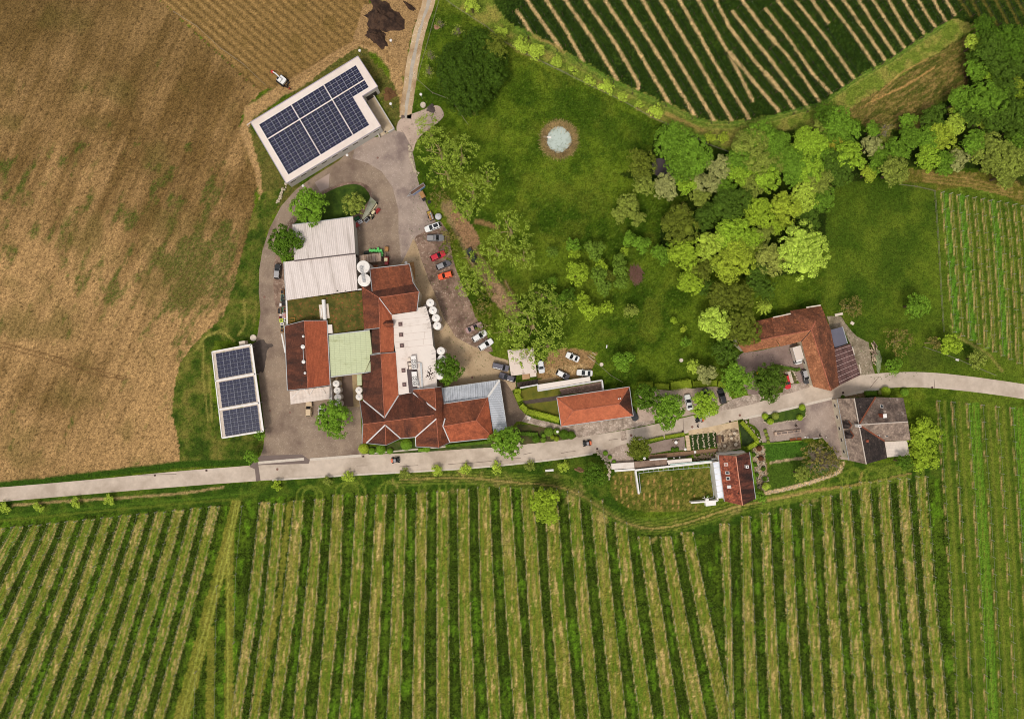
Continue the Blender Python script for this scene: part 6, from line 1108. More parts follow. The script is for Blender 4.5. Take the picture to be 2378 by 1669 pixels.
def car(kind,r,xr,yr,xf,yf,col,label,cname,roof=None,group='parked cars',sunroof=False):
    a=P(r,xr,yr,.7); b=P(r,xf,yf,.7); d=b-a; L0=min(max(d.length,3.7),5.3); Wd=1.78 if kind not in('van','pickup') else 1.86; c=(a+b)/2
    t=thing('car' if kind not in('van','pickup') else kind,label,'car' if kind not in('van','pickup') else {'van':'van','pickup':'pickup truck'}[kind],(c.x,c.y,.022),math.atan2(d.y,d.x),group); v=VAR[kind]; hl=L0/2
    pm=paint(cname,col); o=outline(L0,Wd); m=LB(); hd=v['hood']; loft(m,[ring(o,.25,.94,.97),ring(o,.45,1),ring(o,hd-.25,1),ring(o,hd-.06,.955,.975),ring(o,hd,.86,.93)]); body=m.build('body',pm,t,smooth=False)
    x0,x1,x2,x3=[f*hl for f in v['cab']]; wb,wt=Wd*.46,Wd*.385; z0,z1=hd-.03,v['h']-.06
    m=LB(); lo=[(x0,wb*.95,z0),(x1-.25,wb,z0),(x1,wb*.82,z0)]; lo=lo+[(x,-y,z) for x,y,z in lo[::-1]]; hi_=[(x2,wt*.95,z1),(x3-.1,wt,z1),(x3,wt*.86,z1)]; hi_=hi_+[(x,-y,z) for x,y,z in hi_[::-1]]; loft(m,[lo,hi_]); m.build('windows',CG,t)
    m=LB(); ro=[(x2-.02,wt*.97),(x3-.12,wt*1.02),(x3+.02,wt*.86)]; ro=ro+[(x,-y) for x,y in ro[::-1]]; loft(m,[ring(ro,z1+.003),ring(ro,z1+.05,.97),ring(ro,z1+.07,.85,.93)])
    for sx in (1,-1):
        m.beam((x1-.02,sx*wb*.86,z0),(x3,sx*wt*.9,z1+.03),.09); m.beam((x0+.02,sx*wb*.9,z0),(x2,sx*wt*.92,z1+.03),.12); xm=(x0+x1)/2; m.beam((xm,sx*(wb+.0),z0),((x2+x3)/2,sx*wt*1.0,z1+.03),.08)
    m.build('roof',roof or pm,t)
    if sunroof: m=LB(); m.box(((x2+x3)/2,0,z1+.078),((x3-x2)*.7,wt*1.4,.02)); m.build('sunroof',CG,t)
    if kind=='pickup':
        m=LB(); m.box(((-hl+.1+x0)/2,0,hd+.012),((x0+hl)-.3,Wd*.74,.03)); m.build('cargo_cover',M('bed_cover',C(150,146,146),.6,.05,1),t); m=LB()
        for s2 in (1,-1): m.box(((-hl+x0)/2,s2*Wd*.42,hd+.03),((x0+hl)-.1,.1,.1))
        m.build('bed_rail',BLK,t)
    for sx in (-1,1):
        for fx in (-.6,.62):
            w_=LB(); w_.mesh(*wheel_mesh(.33,.2)); o_=w_.build('wheel',TYRE,t); o_.location=(fx*hl,sx*(Wd/2-.09),.33); w2=LB(); w2.mesh(*wheel_mesh(.2,.215)); w2.build('rim',RIM,o_)
        m=LB(); m.box((hl-.22,sx*Wd*.34,hd-.2),(.24,.32,.13)); m.build('headlight',LAMP,t); m=LB(); m.box((-hl+.1,sx*Wd*.36,hd-.14),(.12,.28,.16)); m.build('taillight',TAIL,t); m=LB(); m.box((x1-.3,sx*(Wd/2+.06),hd+.06),(.14,.2,.12)); m.build('mirror',pm,t)
    m=LB(); m.box((hl-.04,0,.42),(.1,Wd*.6,.12)); m.box((-hl+.03,0,.42),(.1,Wd*.7,.12)); m.build('bumper_trim',BLK,t)
    return t
def wheel_mesh(r_,w):
    V=[];F=[];n=14
    for s in (-1,1):
        for k in range(n): a=2*math.pi*k/n; V.append((r_*math.cos(a),s*w/2,r_*math.sin(a)))
    F=[(k,n+k,n+(k+1)%n,(k+1)%n) for k in range(n)]+[tuple(range(n)),tuple(range(2*n-1,n-1,-1))]; return V,F
WHT=C(234,232,230); BLC=C(30,30,32); ANT=C(84,80,86); SIL=C(150,148,150)
PKG='cars in the long row beside the dirt car park'; PK2='cars on the dirt lot by the garage'
car('suv','R2',320,1250,332,1072,BLC,'black suv with pale grey roof beside the lower corrugated hall','black',M('roof_grey_panel',C(168,164,166),.4,.04,1))
car('hatch','S1',692,945,448,1035,WHT,'white car with dark panoramic roof at the top of the parking row','white',sunroof=True,group=PKG)
car('pickup','S1',476,1160,752,1158,C(118,116,118),'grey pickup truck with covered bed in the parking row','grey',group=PKG)
car('wagon','S1',535,1490,765,1388,C(196,22,48),'red car half under the dark bush in the parking row','red',group=PKG)
car('wagon','S2',470,215,638,140,ANT,'dark grey estate car between the red and the orange car','anthracite',M('roof_silver',SIL,.35,.04,1,metal=.3),group=PKG)
car('suv','S2',662,278,490,325,C(236,92,44),'bright orange car at the lower end of the upper parking row','orange',group=PKG)
car('suv','S1',1250,1540,1115,1325,C(36,40,38),'dark car under the airy trees on the dirt track','dark_green')
car('sedan','S2',815,950,1008,870,C(176,142,136),'rose brown saloon at the upper end of the lower parking row','rose',group=PKG)
car('wagon','S2',893,1058,1055,958,WHT,'white estate car in the middle of the lower parking row','white',group=PKG)
car('wagon','S2',968,1160,1128,1056,WHT,'white estate car at the lower end of the parking row','white',group=PKG)
car('van','S2',1125,1345,1318,1390,C(96,92,104),'dark grey people carrier left of the garage roof','grey_violet',group=PK2)
car('wagon','S2',1395,1520,1203,1460,C(84,78,90),'dark violet grey estate car below the garage corner','violet_grey',group=PK2)
car('hatch','S2',1682,1282,1706,1442,C(226,226,230),'white silver car right of the garage under the tree','silver_white',group=PK2)
car('sedan','S3',1132,280,980,213,WHT,'white car alone at the upper edge of the dirt lot','white',group=PK2)
car('hatch','S3',868,418,1015,492,C(70,64,68),'car with white roof and dark bonnet on the dirt lot','dark_mix',M('roof_white_panel',WHT,.35,.03,1),group=PK2)
car('sedan','S3',1290,437,1102,425,WHT,'white saloon just above the pale terrace wall','white',group=PK2)
car('hatch','S3',1750,880,1788,955,BLC,'black car tucked under the corner of the hipped roof','black')
car('sedan','S4',618,765,580,582,WHT,'white saloon left of the round tree on the gravel lot','white')
car('hatch','S4',800,640,798,535,BLC,'black car hidden under the bright round tree on the gravel lot','black')
car('suv','S4',1010,692,965,512,C(34,32,36),'black suv on the gravel lot right of the round tree','black2')
car('hatch','S4',1725,350,1766,518,C(206,34,44),'red car on the pale pad of the courtyard island','bright_red')
car('suv','S4',1945,290,1990,458,C(66,66,70),'dark car with silver roof beside the farmhouse wall','graphite',M('roof_silver2',C(176,174,176),.35,.04,1))
car('suv','R3',1297,1448,1298,1268,C(206,178,142),'beige car parked in front of the loading canopy','beige')
car('hatch','R3',1442,1480,1448,1312,WHT,'white car half under the round tree at the canopy','white')
# box truck
a=P('S4',1838,25,1.5); b=P('S4',1895,228,1.5); d=b-a; t=thing('box_truck','white box truck parked in the farmhouse courtyard','truck',((a+b)/2).to_tuple()[:2]+(.028,),math.atan2(d.y,d.x)); L=d.length
m=LB(); m.box((-L*.13,0,1.75),(L*.74,2.15,2.3)); m.build('cargo_box',M('truck_box',C(222,208,196),.6,.04,.6),t); m=LB()
for s2 in (1,-1): m.box((-L*.13,s2*1.07,2.93),(L*.75,.1,.08))
m.box((-L*.49,0,2.93),(.1,2.2,.08)); m.box((L*.235,0,2.93),(.1,2.2,.08)); m.build('box_edge',METW,t)
m=LB(); o=[(L*.25,1.0),(L*.42,.98),(L*.49,.8),(L*.5,.5)]; o=o+[(x,-y) for x,y in o[::-1]]; loft(m,[ring(o,.45),ring(o,1.3),ring(o,1.42,.95,.99)]); m.build('cab',paint('white',WHT),t); m=LB(); lo=[(L*.26,.95,1.4),(L*.42,.9,1.4)]; lo+=[(x,-y,z) for x,y,z in lo[::-1]]; hi_=[(L*.26,.82,2.05),(L*.345,.8,2.05)]; hi_+=[(x,-y,z) for x,y,z in hi_[::-1]]; loft(m,[lo,hi_]); m.build('windscreen',CG,t); m=LB(); m.box((L*.30,0,2.09),(L*.1,1.7,.08)); m.build('cab_roof',paint('white',WHT),t)
for fx in (-.32,-.2,.36):
    for s2 in (-1,1): w_=LB(); w_.mesh(*wheel_mesh(.4,.26)); o_=w_.build('wheel',TYRE,t); o_.location=(fx*L,s2*.92,.4); w2=LB(); w2.mesh(*wheel_mesh(.23,.275)); w2.build('rim',RIM,o_)
for s2 in (-1,1): m=LB(); m.box((L*.49,s2*.62,.75),(.12,.3,.16)); m.build('headlight',LAMP,t); m=LB(); m.box((L*.37,s2*1.12,1.5),(.14,.22,.3)); m.build('mirror',BLK,t)
# small orange buggies on the road
def buggy(r,x,y,flip,lab):
    p=P(r,x,y,.6); rz=R(7)+(math.pi if flip else 0); t=thing('quad_buggy',lab,'buggy',(p.x,p.y,.02),rz,'small orange buggies driving on the road'); og=paint('buggy_orange',C(214,98,44))
    m=LB(); loft(m,[ring([(-1.1,.45),(-.9,.6),(.7,.6),(1.15,.42),(1.2,.2),(1.2,-.2),(1.15,-.42),(.7,-.6),(-.9,-.6),(-1.1,-.45)],.35),ring([(-1.05,.42),(-.9,.5),(.7,.5),(1.1,.38),(1.12,.2),(1.12,-.2),(1.1,-.38),(.7,-.5),(-.9,-.5),(-1.05,-.42)],.75)]); m.build('chassis',BLK,t)
    m=LB(); loft(m,[ring([(-1.25,.55),(-.65,.62),(-.65,-.62),(-1.25,-.55)],.75),ring([(-1.2,.45),(-.7,.5),(-.7,-.5),(-1.2,-.45)],1.0)]); m.build('rear_panel',og,t); m=LB()
    for s2 in (-.55,.55): m.tube([(-.6,s2,.7),(-.45,s2*.9,1.55),(.25,s2*.9,1.55),(.65,s2,.8)],.045,5)
    m.tube([(-.45,-.5,1.55),(-.45,.5,1.55)],.045,5); m.tube([(.25,-.5,1.55),(.25,.5,1.55)],.045,5); m.build('roll_cage',BLK,t); m=LB(); m.box((-.1,0,1.58),(.62,.85,.05)); m.build('roof',M('buggy_roof',C(150,146,150),.4,.05,1),t)
    for s2 in (-.27,.27): m=LB(); m.box((-.15,s2,.85),(.4,.4,.14)); m.box((-.38,s2,1.1),(.12,.4,.5)); m.build('seat',DKM,t)
    for fx in (-.75,.8):
        for s2 in (-1,1): w_=LB(); w_.mesh(*wheel_mesh(.34,.28)); o_=w_.build('wheel',TYRE,t); o_.location=(fx,s2*.66,.34); w2=LB(); w2.mesh(*wheel_mesh(.17,.29)); w2.build('rim',RIM,o_)
    for s2 in (-1,1): m=LB(); m.box((1.12,s2*.3,.7),(.08,.16,.12)); m.build('headlight',LAMP,t)
buggy('R6',495,1450,False,'small orange and black buggy on the road south of the winery gables'); buggy('S3',1225,1253,True,'small orange and black buggy on the road below the hipped hall'); buggy('S4',727,875,True,'small orange and black buggy on the road beside the bright round tree')
# excavator
p=P('R1',712,440); t=thing('excavator','white mini excavator with red bucket working at the edge of the ploughed field','excavator',(p.x,p.y,0),math.atan2(P('R1',640,385).y-p.y,P('R1',640,385).x-p.x))
for s2 in (-1,1):
    m=LB(); o=[(-1.5,.0),(-1.3,.0)]; m.tube([(-1.3,s2*.95,.35),(1.3,s2*.95,.35)],.33,10); m.box((0,s2*.95,.35),(2.6,.45,.62)); m.build('track',TYRE,t)
m=LB(); m.box((-.1,0,.9),(1.9,1.9,.35)); m.build('slew_deck',DKM,t); m=LB(); m.prism([(-1.15,-.9),(-1.3,-.4),(-1.3,.4),(-1.15,.9),(.6,.95),(.7,.2),(.7,-.95)],1.05,1.75); m.build('housing',paint('excavator_white',WHT),t); m=LB(); m.box((.1,.42,2.1),(1.2,.95,.75)); cb=m.build('cab',paint('excavator_white',WHT),t); m=LB(); m.box((.5,.42,2.485),(.5,.7,.03)); m.build('roof_window',CG,cb)
m=LB(); m.tube([(.6,-.2,1.3),(1.7,-.25,2.6),(2.6,-.25,2.0)],[.22,.2,.17],6); m.build('boom',paint('excavator_white',WHT),t); m=LB(); m.tube([(2.6,-.25,2.1),(3.4,-.25,1.0)],[.17,.13],6); m.build('dipper_arm',paint('excavator_white',WHT),t); m=LB(); m.prism([(3.2,-.6),(3.8,-.6),(3.8,.1),(3.2,.1)],.45,1.1); m.build('bucket',paint('bucket_red',C(206,36,40)),t); m=LB(); m.box((-1.75,0,.4),(.25,1.8,.5)); m.box((-1.5,.5,.35),(.5,.15,.15)); m.box((-1.5,-.5,.35),(.5,.15,.15)); m.build('dozer_blade',DKM,t)
# trailers and farm machines
def trailer(r,pts,bed,side,lab,rail=None):
    Q_=[P(r,*p,.9) for p in pts]; c=sum(Q_,Vector())/4; u=(Q_[1]-Q_[0]); L=u.length; Wd=(Q_[2]-Q_[1]).length; t=thing('trailer',lab,'trailer',(c.x,c.y,.012),math.atan2(u.y,u.x)); n_=6
    for k in range(n_): m=LB(); m.box((0,-Wd/2+Wd*(k+.5)/n_,.72),(L,Wd/n_*.93,.06)); m.build('plank',bed,t)
    m=LB(); 
    for s2 in (-1,1): m.box((0,s2*Wd/2,.86),(L+.1,.12,.3))
    m.build('side_board',side,t); m=LB()
    for s2 in (-1,1): m.box((s2*L/2,0,.86),(.1,Wd,.3))
    m.build('end_board',STEEL,t); m=LB(); m.beam((-L/2,Wd*.35,.55),(-L/2-1.2,0,.5),.09); m.beam((-L/2,-Wd*.35,.55),(-L/2-1.2,0,.5),.09); m.box((-L/2-1.25,0,.5),(.3,.12,.12)); m.build('drawbar',STEEL,t)
    for fx in (-.35,.45):
        for s2 in (-1,1): w_=LB(); w_.mesh(*wheel_mesh(.34,.22)); o_=w_.build('wheel',TYRE,t); o_.location=(fx,s2*(Wd/2-.15),.34); w2=LB(); w2.mesh(*wheel_mesh(.18,.23)); w2.build('rim',RIM,o_)
    return t
trailer('S1',((215,445),(420,305),(450,350),(245,490)) if 0 else ((210,448),(420,305),(455,345),(245,488)),M('trailer_wood',C(112,84,70),.85,.25,2),STEEL,'flat trailer with wooden bed and blue edge beside the asphalt plaza'); t=bpy.data.objects['trailer']; 
m=LB(); m.beam((-2.0,-.78,1.03),(2.0,-.78,1.03),.1); m.build('blue_edge',M('trailer_blue',C(70,120,190),.5,.1,2),t)
PALW=M('pallet_wood',C(196,150,98),.85,.2,3,C(150,108,68),1,.5,.12)
def crate(r,x,y,w_,l_,h,rz,mat,lab,cat='crate',grp=None,name='crate',slat=None,z=0):
    p=P(r,x,y,z+h); t=thing(name,lab,cat,(p.x,p.y,z),rz,grp); m=LB(); T=.06
    m.box((0,0,T/2),(w_,l_,T)); m.build('base',mat,t); m=LB()
    for s2 in (-1,1): m.box((s2*(w_/2-T/2),0,h/2),(T,l_,h)); m.box((0,s2*(l_/2-T/2),h/2),(w_-2*T-.004,T,h))
    m.build('side',mat,t); m=LB(); m.box((0,0,h*.72),(w_*.86,l_*.86,.1)); m.build('contents',slat or DKM,t); return t
def pallet(r,x,y,w_,l_,n_,rz,lab,grp=None,mat=None):
    p=P(r,x,y,n_*.15); t=thing('pallet_stack' if n_>1 else 'pallet',lab,'pallet',(p.x,p.y,0),rz,grp)
    for k in range(n_):
        m=LB(); z=k*.15
        for j in (-1,0,1): m.box((0,j*l_*.44,z+.05),(w_,.1,.09))
        m.build('bearer',mat or PALW,t)
        if k==n_-1:
            for j in range(6): m=LB(); m.box((-w_/2+w_*(j+.5)/6,0,z+.115),(w_/6*.72,l_,.025)); m.build('slat',mat or PALW,t)
        else: m=LB(); m.box((0,0,z+.115),(w_*.97,l_*.98,.02)); m.build('deck',mat or PALW,t)
    return t
pallet('S1',405,480,1.2,1.7,8,.5,'stack of pale wooden pallets beside the flat trailer'); pallet('S1',430,550,1.0,1.1,3,.5,'dark low pallet stack below the flat trailer',None,DKM); pallet('S1',515,595,.9,.8,2,.5,'small dark pallet pile under the brown bush',None,DKM)
t=thing('wood_trailer','loaded trailer with timber and grey boards at the top of the parking row','trailer',P('S1',545,825)); m=LB()
t.rotation_euler=(0,0,R(-70)); m.box((0,0,.6),(2.6,1.3,.14)); m.build('bed',DKM,t)
for i,(yy,mt) in enumerate(((-.45,PALW),(-.15,PALW),(.2,STEEL),(.5,WOOD))): m=LB(); m.box((.1,yy,.85),(2.0,.26,.36)); m.build('timber',mt,t)
for s2 in (-1,1): w_=LB(); w_.mesh(*wheel_mesh(.32,.2)); o_=w_.build('wheel',TYRE,t); o_.location=(0,s2*.8,.32)
crate('S1',515,770,1.3,1.2,1.1,.35,BLK,'black box with yellow stripe above the timber trailer','box',None,'box',M('yellow_box',C(190,160,70),.7,.1,2))
p=P('S1',655,820,1.2); t=thing('netted_trailer','rounded trailer load under a black and white net','trailer',(p.x,p.y,0),.4); m=LB(); m.lathe((0,0,.3),[(.7,0),(.95,.25),(.9,.7),(.5,1.0),(.05,1.1)],14); m.build('load',M('load_grey',C(196,194,194),.6,.1,2),t); m=LB()
for k in range(6):
    a_=k*math.pi/6; 
    for s2 in (-.45,0,.45): m.tube([(.95*math.cos(a_)-s2*math.sin(a_),.95*math.sin(a_)+s2*math.cos(a_),.62),(-s2*math.sin(a_),s2*math.cos(a_),1.42-abs(s2)*.35),(-.95*math.cos(a_)-s2*math.sin(a_),-.95*math.sin(a_)+s2*math.cos(a_),.62)],.06,4)
m.build('net',BLK,t); m=LB()
for s2 in (-1,1): w_=LB(); w_.mesh(*wheel_mesh(.3,.18)); o_=w_.build('wheel',TYRE,t); o_.location=(0,s2*.9,.3)
# covered farm trailer and implements beside the green island
b=B('covered_trailer','long trailer under a grey green ridged tarpaulin beside the green island','trailer','R2',{'a':(1310,545,2.4),'a1':(1330,520,2.7),'b':(1412,288,2.4),'b1':(1450,320,2.8),'c':(1482,348,2.4),'d':(1388,490,2.4),'e':(1335,548,2.3)})
TARP=M('tarpaulin',C(156,154,136),.8,.12,1,C(120,124,96),.6,.55,.12,bump=.3); b.facet(TARP,'e a b b1',t=.06,name='tarpaulin'); b.facet(TARP,'e b1 c d',t=.06,name='tarpaulin'); b.walls(M('trailer_side',C(150,140,124),.8,.1,1),'a b c d e',inset=.15,drop=.08,z0=.6,name='side_panel')
for x,y in ((1350,500),(1440,340)):
    for o_ in (0,45): w_=MB(); p=P('R2',x+o_,y+o_*.55); w_.lathe((p.x,p.y,.02),[(.38,0),(.38,.7)],10); w_.build('wheel',TYRE,b.root)
def machine(r,x,y,rz,lab,parts,cat='farm machine',name='farm_machine'):
    p=P(r,x,y,.8); t=thing(name,lab,cat,(p.x,p.y,.012),rz)
    for nm,c_,d_,mt in parts: m=LB(); m.box(c_,d_,.0); m.build(nm,mt,t)
    return t
GRN=paint('machine_green',C(36,92,50)); RDM=paint('machine_red',C(186,34,40)); GRYM2=M('machine_grey',C(196,196,204),.5,.08,2); CRM=M('machine_cream',C(222,208,170),.6,.08,2)
machine('R2',1255,548,.5,'green implement with round openings beside the corrugated hall',[('frame',(0,0,.4),(1.6,1.5,.2),DKM),('hopper',(-.35,.2,.85),(.75,.8,.7),GRN),('hopper',(.45,.1,.8),(.6,.9,.6),GRN),('axle',(0,-.7,.35),(1.6,.12,.12),STEEL)])
t=machine('R2',1285,580,.5,'pale grey panel with dark holes leaning by the tarpaulin trailer',[('panel',(0,0,.7),(1.5,1.0,.5),GRYM2)])
for k,(i,j) in enumerate(((-.5,.2),(0,.25),(.5,.25),(-.3,-.25),(.3,-.25))): m=LB(); m.lathe((i,j,.95),[(.15,0),(.15,.02)],10); m.build('hole',DKM,t)
machine('R2',1258,622,.6,'red box shaped implement at the corner of the corrugated hall',[('hopper',(0,.1,.75),(1.1,1.0,.9),paint('machine_dull_red',C(150,52,56))),('lid',(0,.1,1.23),(1.16,1.06,.06),paint('machine_dull_red2',C(164,62,64))),('drawbar',(0,-.9,.4),(.12,.9,.12),STEEL)])
crate('R2',1365,558,.9,1.35,.9,-.75,GRYM2,'open grey white box beside the tarpaulin trailer','box',None,'box')
t=machine('R2',1422,500,.9,'old tractor with cream seat and dark bonnet beside the tarpaulin trailer',[('bonnet',(.9,0,.9),(1.2,.6,.6),CRM),('seat_deck',(-.3,0,.8),(.9,.9,.3),DKM),('seat',(-.35,0,1.1),(.4,.45,.3),CRM),('fender',(-.4,.62,1.0),(.9,.3,.12),CRM),('fender',(-.4,-.62,1.0),(.9,.3,.12),CRM)],'tractor','tractor')
for fx,rr,sy in ((-.4,.6,.7),(1.2,.36,.5)):
    for s2 in (-1,1): w_=LB(); w_.mesh(*wheel_mesh(rr,.3)); o_=w_.build('wheel',TYRE,t); o_.location=(fx,s2*sy,rr)
machine('R2',1452,415,.9,'long white beam implement along the tarpaulin trailer',[('beam',(0,0,.8),(2.6,.45,.4),CRM),('beam',(0,.35,.6),(2.4,.12,.12),DKM)])
t=machine('R2',1495,452,.9,'bright red cultivator with tines on the asphalt',[('frame',(0,0,.6),(1.7,.16,.16),RDM),('frame',(0,.45,.6),(1.3,.16,.16),RDM)])
for k in range(5): m=LB(); m.box((-.7+.35*k,.1,.5),(.14,.8,.14)); m.box((-.7+.35*k,-.3,.3),(.12,.14,.6)); m.build('tine',RDM,t)
# green bins, container, crates, fork lift
GB=M('bin_green',C(108,206,110),.5,.08,2); GBD=M('bin_dark_green',C(30,70,50),.6,.1,2)
for i,(x,y) in enumerate(((1405,912),(1430,915),(1455,912),(1480,918),(1500,895),(1512,925),(1535,915),(1545,945),(1540,970))):
    p=P('R2',x,y,1.0); t=thing('green_bin',f"{ORD[i]} light green plastic bin from the left in the cluster above the rusty container",'bin',(p.x,p.y,.012),.1+.2*(i%3),'light green bins'); m=LB(); loft(m,[ring([(-.24,-.3),(.24,-.3),(.24,.3),(-.24,.3)][::-1],0),ring([(-.29,-.36),(.29,-.36),(.29,.36),(-.29,.36)][::-1],.95)]); m.build('bin_body',GB,t); m=LB(); loft(m,[ring([(-.31,-.39),(.31,-.39),(.31,.39),(-.31,.39)][::-1],.953),ring([(-.2,-.28),(.2,-.28),(.2,.28),(-.2,.28)][::-1],1.06)]); m.build('lid',GB,t); m=LB(); m.tube([(-.22,-.42,.92),(.22,-.42,.92)],.03,5); m.build('handle',GBD,t)
crate('R2',1362,940,1.3,.8,.9,.1,GBD,'dark green box left of the light green bins','box',None,'box'); crate('R2',1597,897,1.0,1.25,1.0,-.05,PALW,'square pale wooden crate right of the green bins','crate',None,'crate',PALW)
b=B('container','weathered container with rusty streaked ribbed roof beside the silos','container','R2',{'a':(1280,972,2.6),'b':(1528,942,2.6),'c':(1532,1040,2.6),'d':(1284,1062,2.6)}); b.facet(M('container_roof',C(196,172,156),.7,.12,1.2,C(122,90,66),.6,.5,.1,pat=('wave',.5,0,.15),bump=.5,stretch=(2.2,.2,1)),'a b c d',t=.1); b.walls(M('container_side',C(190,172,160),.7,.1,1),'a b c d',drop=.1,inset=.06)
for k in range(9): f=(k+.5)/9; m=MB(); m.beam(b.P('a').lerp(b.P('b'),f)+Vector((0,0,.03)),b.P('d').lerp(b.P('c'),f)+Vector((0,0,.03)),.08,.05); m.build('roof_rib',M('container_rib',C(206,184,168),.7,.1,1),b.root)
t=thing('plank_pile','reddish brown plank pile below the rusty container','planks',P('R2',1455,1100))
for k in range(5): m=LB(); m.box((0,-.25+.13*k,.12+.06*(k%2)),(2.0,.11,.1)); m.build('plank',M('red_planks',C(170,108,76),.85,.2,2),t)
t.rotation_euler=(0,0,.05)
t=machine('R2',1600,1030,1.55,'red fork lift with cream roof beside the winery',[('chassis',(0,0,.55),(1.9,1.0,.7),RDM),('counterweight',(-.95,0,.7),(.5,1.0,.8),RDM),('mast',(1.0,.3,1.1),(.14,.12,2.0),DKM),('mast',(1.0,-.3,1.1),(.14,.12,2.0),DKM),('overhead_guard',(0,0,2.05),(1.0,.9,.1),CRM),('pillar',(-.42,.4,1.45),(.08,.08,1.2),DKM),('pillar',(-.42,-.4,1.45),(.08,.08,1.2),DKM),('pillar',(.42,.4,1.45),(.08,.08,1.2),DKM),('pillar',(.42,-.4,1.45),(.08,.08,1.2),DKM),('fork',(1.6,.25,.1),(1.1,.12,.06),DKM),('fork',(1.6,-.25,.1),(1.1,.12,.06),DKM)],'fork lift','fork_lift')
for fx in (-.7,.7):
    for s2 in (-1,1): w_=LB(); w_.mesh(*wheel_mesh(.3,.2)); o_=w_.build('wheel',TYRE,t); o_.location=(fx,s2*.5,.3)
for i,(x,y) in enumerate(((1900,1070),(1908,1110),(1912,1150),(1914,1190),(1916,1230),(1885,1075))): pallet('R2',x,y,.75,1.0,4 if i%2 else 6,.1,f"{ORD[i]} wooden pallet pile along the east gable of the winery",'pallets along the east gable')
p=P('R2',1832,1062); m=MB(); m.lathe((p.x,p.y,0),[(.4,0),(.42,.5),(.4,1.0),(.1,1.05)],14); tag(m.build('white_drum',METW),'white drum at the north east corner of the winery','drum')
# clutter along the west wall
K=[('crate',180,128,1.0,1.2,1.0,PALW,'yellowish wooden crate nearest the corrugated hall corner'),('tube',178,222,.7,2.0,.5,M('turquoise',C(132,200,176),.6,.08,2),'long turquoise trough by the west wall'),('crate',203,302,1.2,1.1,1.1,DKM,'dark metal cage by the white parapet'),('crate',150,340,.6,1.0,.9,METW,'slim white cabinet by the west wall'),('crate',205,345,1.1,.6,.6,WOOD,'brown wooden box under the dark cage'),('crate',128,440,1.05,1.6,1.1,M('tan_box',C(196,160,130),.7,.1,2),'big tan crate standing out from the west wall'),('tube',190,432,.45,1.5,.7,M('sea_green',C(70,170,130),.6,.08,2),'sea green trough between two crates'),('crate',222,432,.7,1.0,.9,M('orange_box',C(196,110,80),.7,.15,2),'orange brown box at the parapet'),('crate',213,517,1.2,1.5,1.1,METW,'white box with red bars on top'),('crate',152,508,.6,.5,.8,METW,'small white block above the red machine'),('crate',158,545,1.0,.7,.9,RDM,'bright red box by the west wall'),('crate',162,597,1.05,1.0,.9,M('lime_box',C(190,206,70),.6,.08,2),'lime green box with a dark round opening'),('crate',228,590,.8,1.0,.9,METW,'white grey box beside the lime one'),('crate',178,652,.9,.75,1.0,METW,'white box under the lime green one'),('crate',175,700,1.0,1.0,.9,CRM,'cream crate with brown load'),('crate',175,762,.9,1.0,.9,PALW,'lowest pale wooden crate by the red barn'),('crate',243,650,.6,1.1,.9,METW,'narrow white box at the red barn corner'),('crate',208,205,.5,1.2,.5,WOOD,'brown board stack beside the turquoise trough')]
for kd,x,y,w_,l_,h,mt,lab in K:
    t=crate('K',x,y,w_*.95,l_*.95,h,rng.normal()*.06,mt,lab,'box' if kd=='crate' else 'trough','clutter along the west wall','storage_box' if kd=='crate' else 'trough',mt if mt in(METW,) else None)
    if 'lime' in lab: m=LB(); m.lathe((0,0,h),[(.22,0),(.22,.05)],12); m.build('opening',DKM,t); m=LB(); m.box((0,0,h-.01),(w_*.9,l_*.9,.04)); m.build('cover',mt,t)
    if 'red bars' in lab:
        for k in range(3): m=LB(); m.box((-.3+.3*k,0,h+.02),(.1,l_*.8,.05)); m.build('bar',RDM,t)
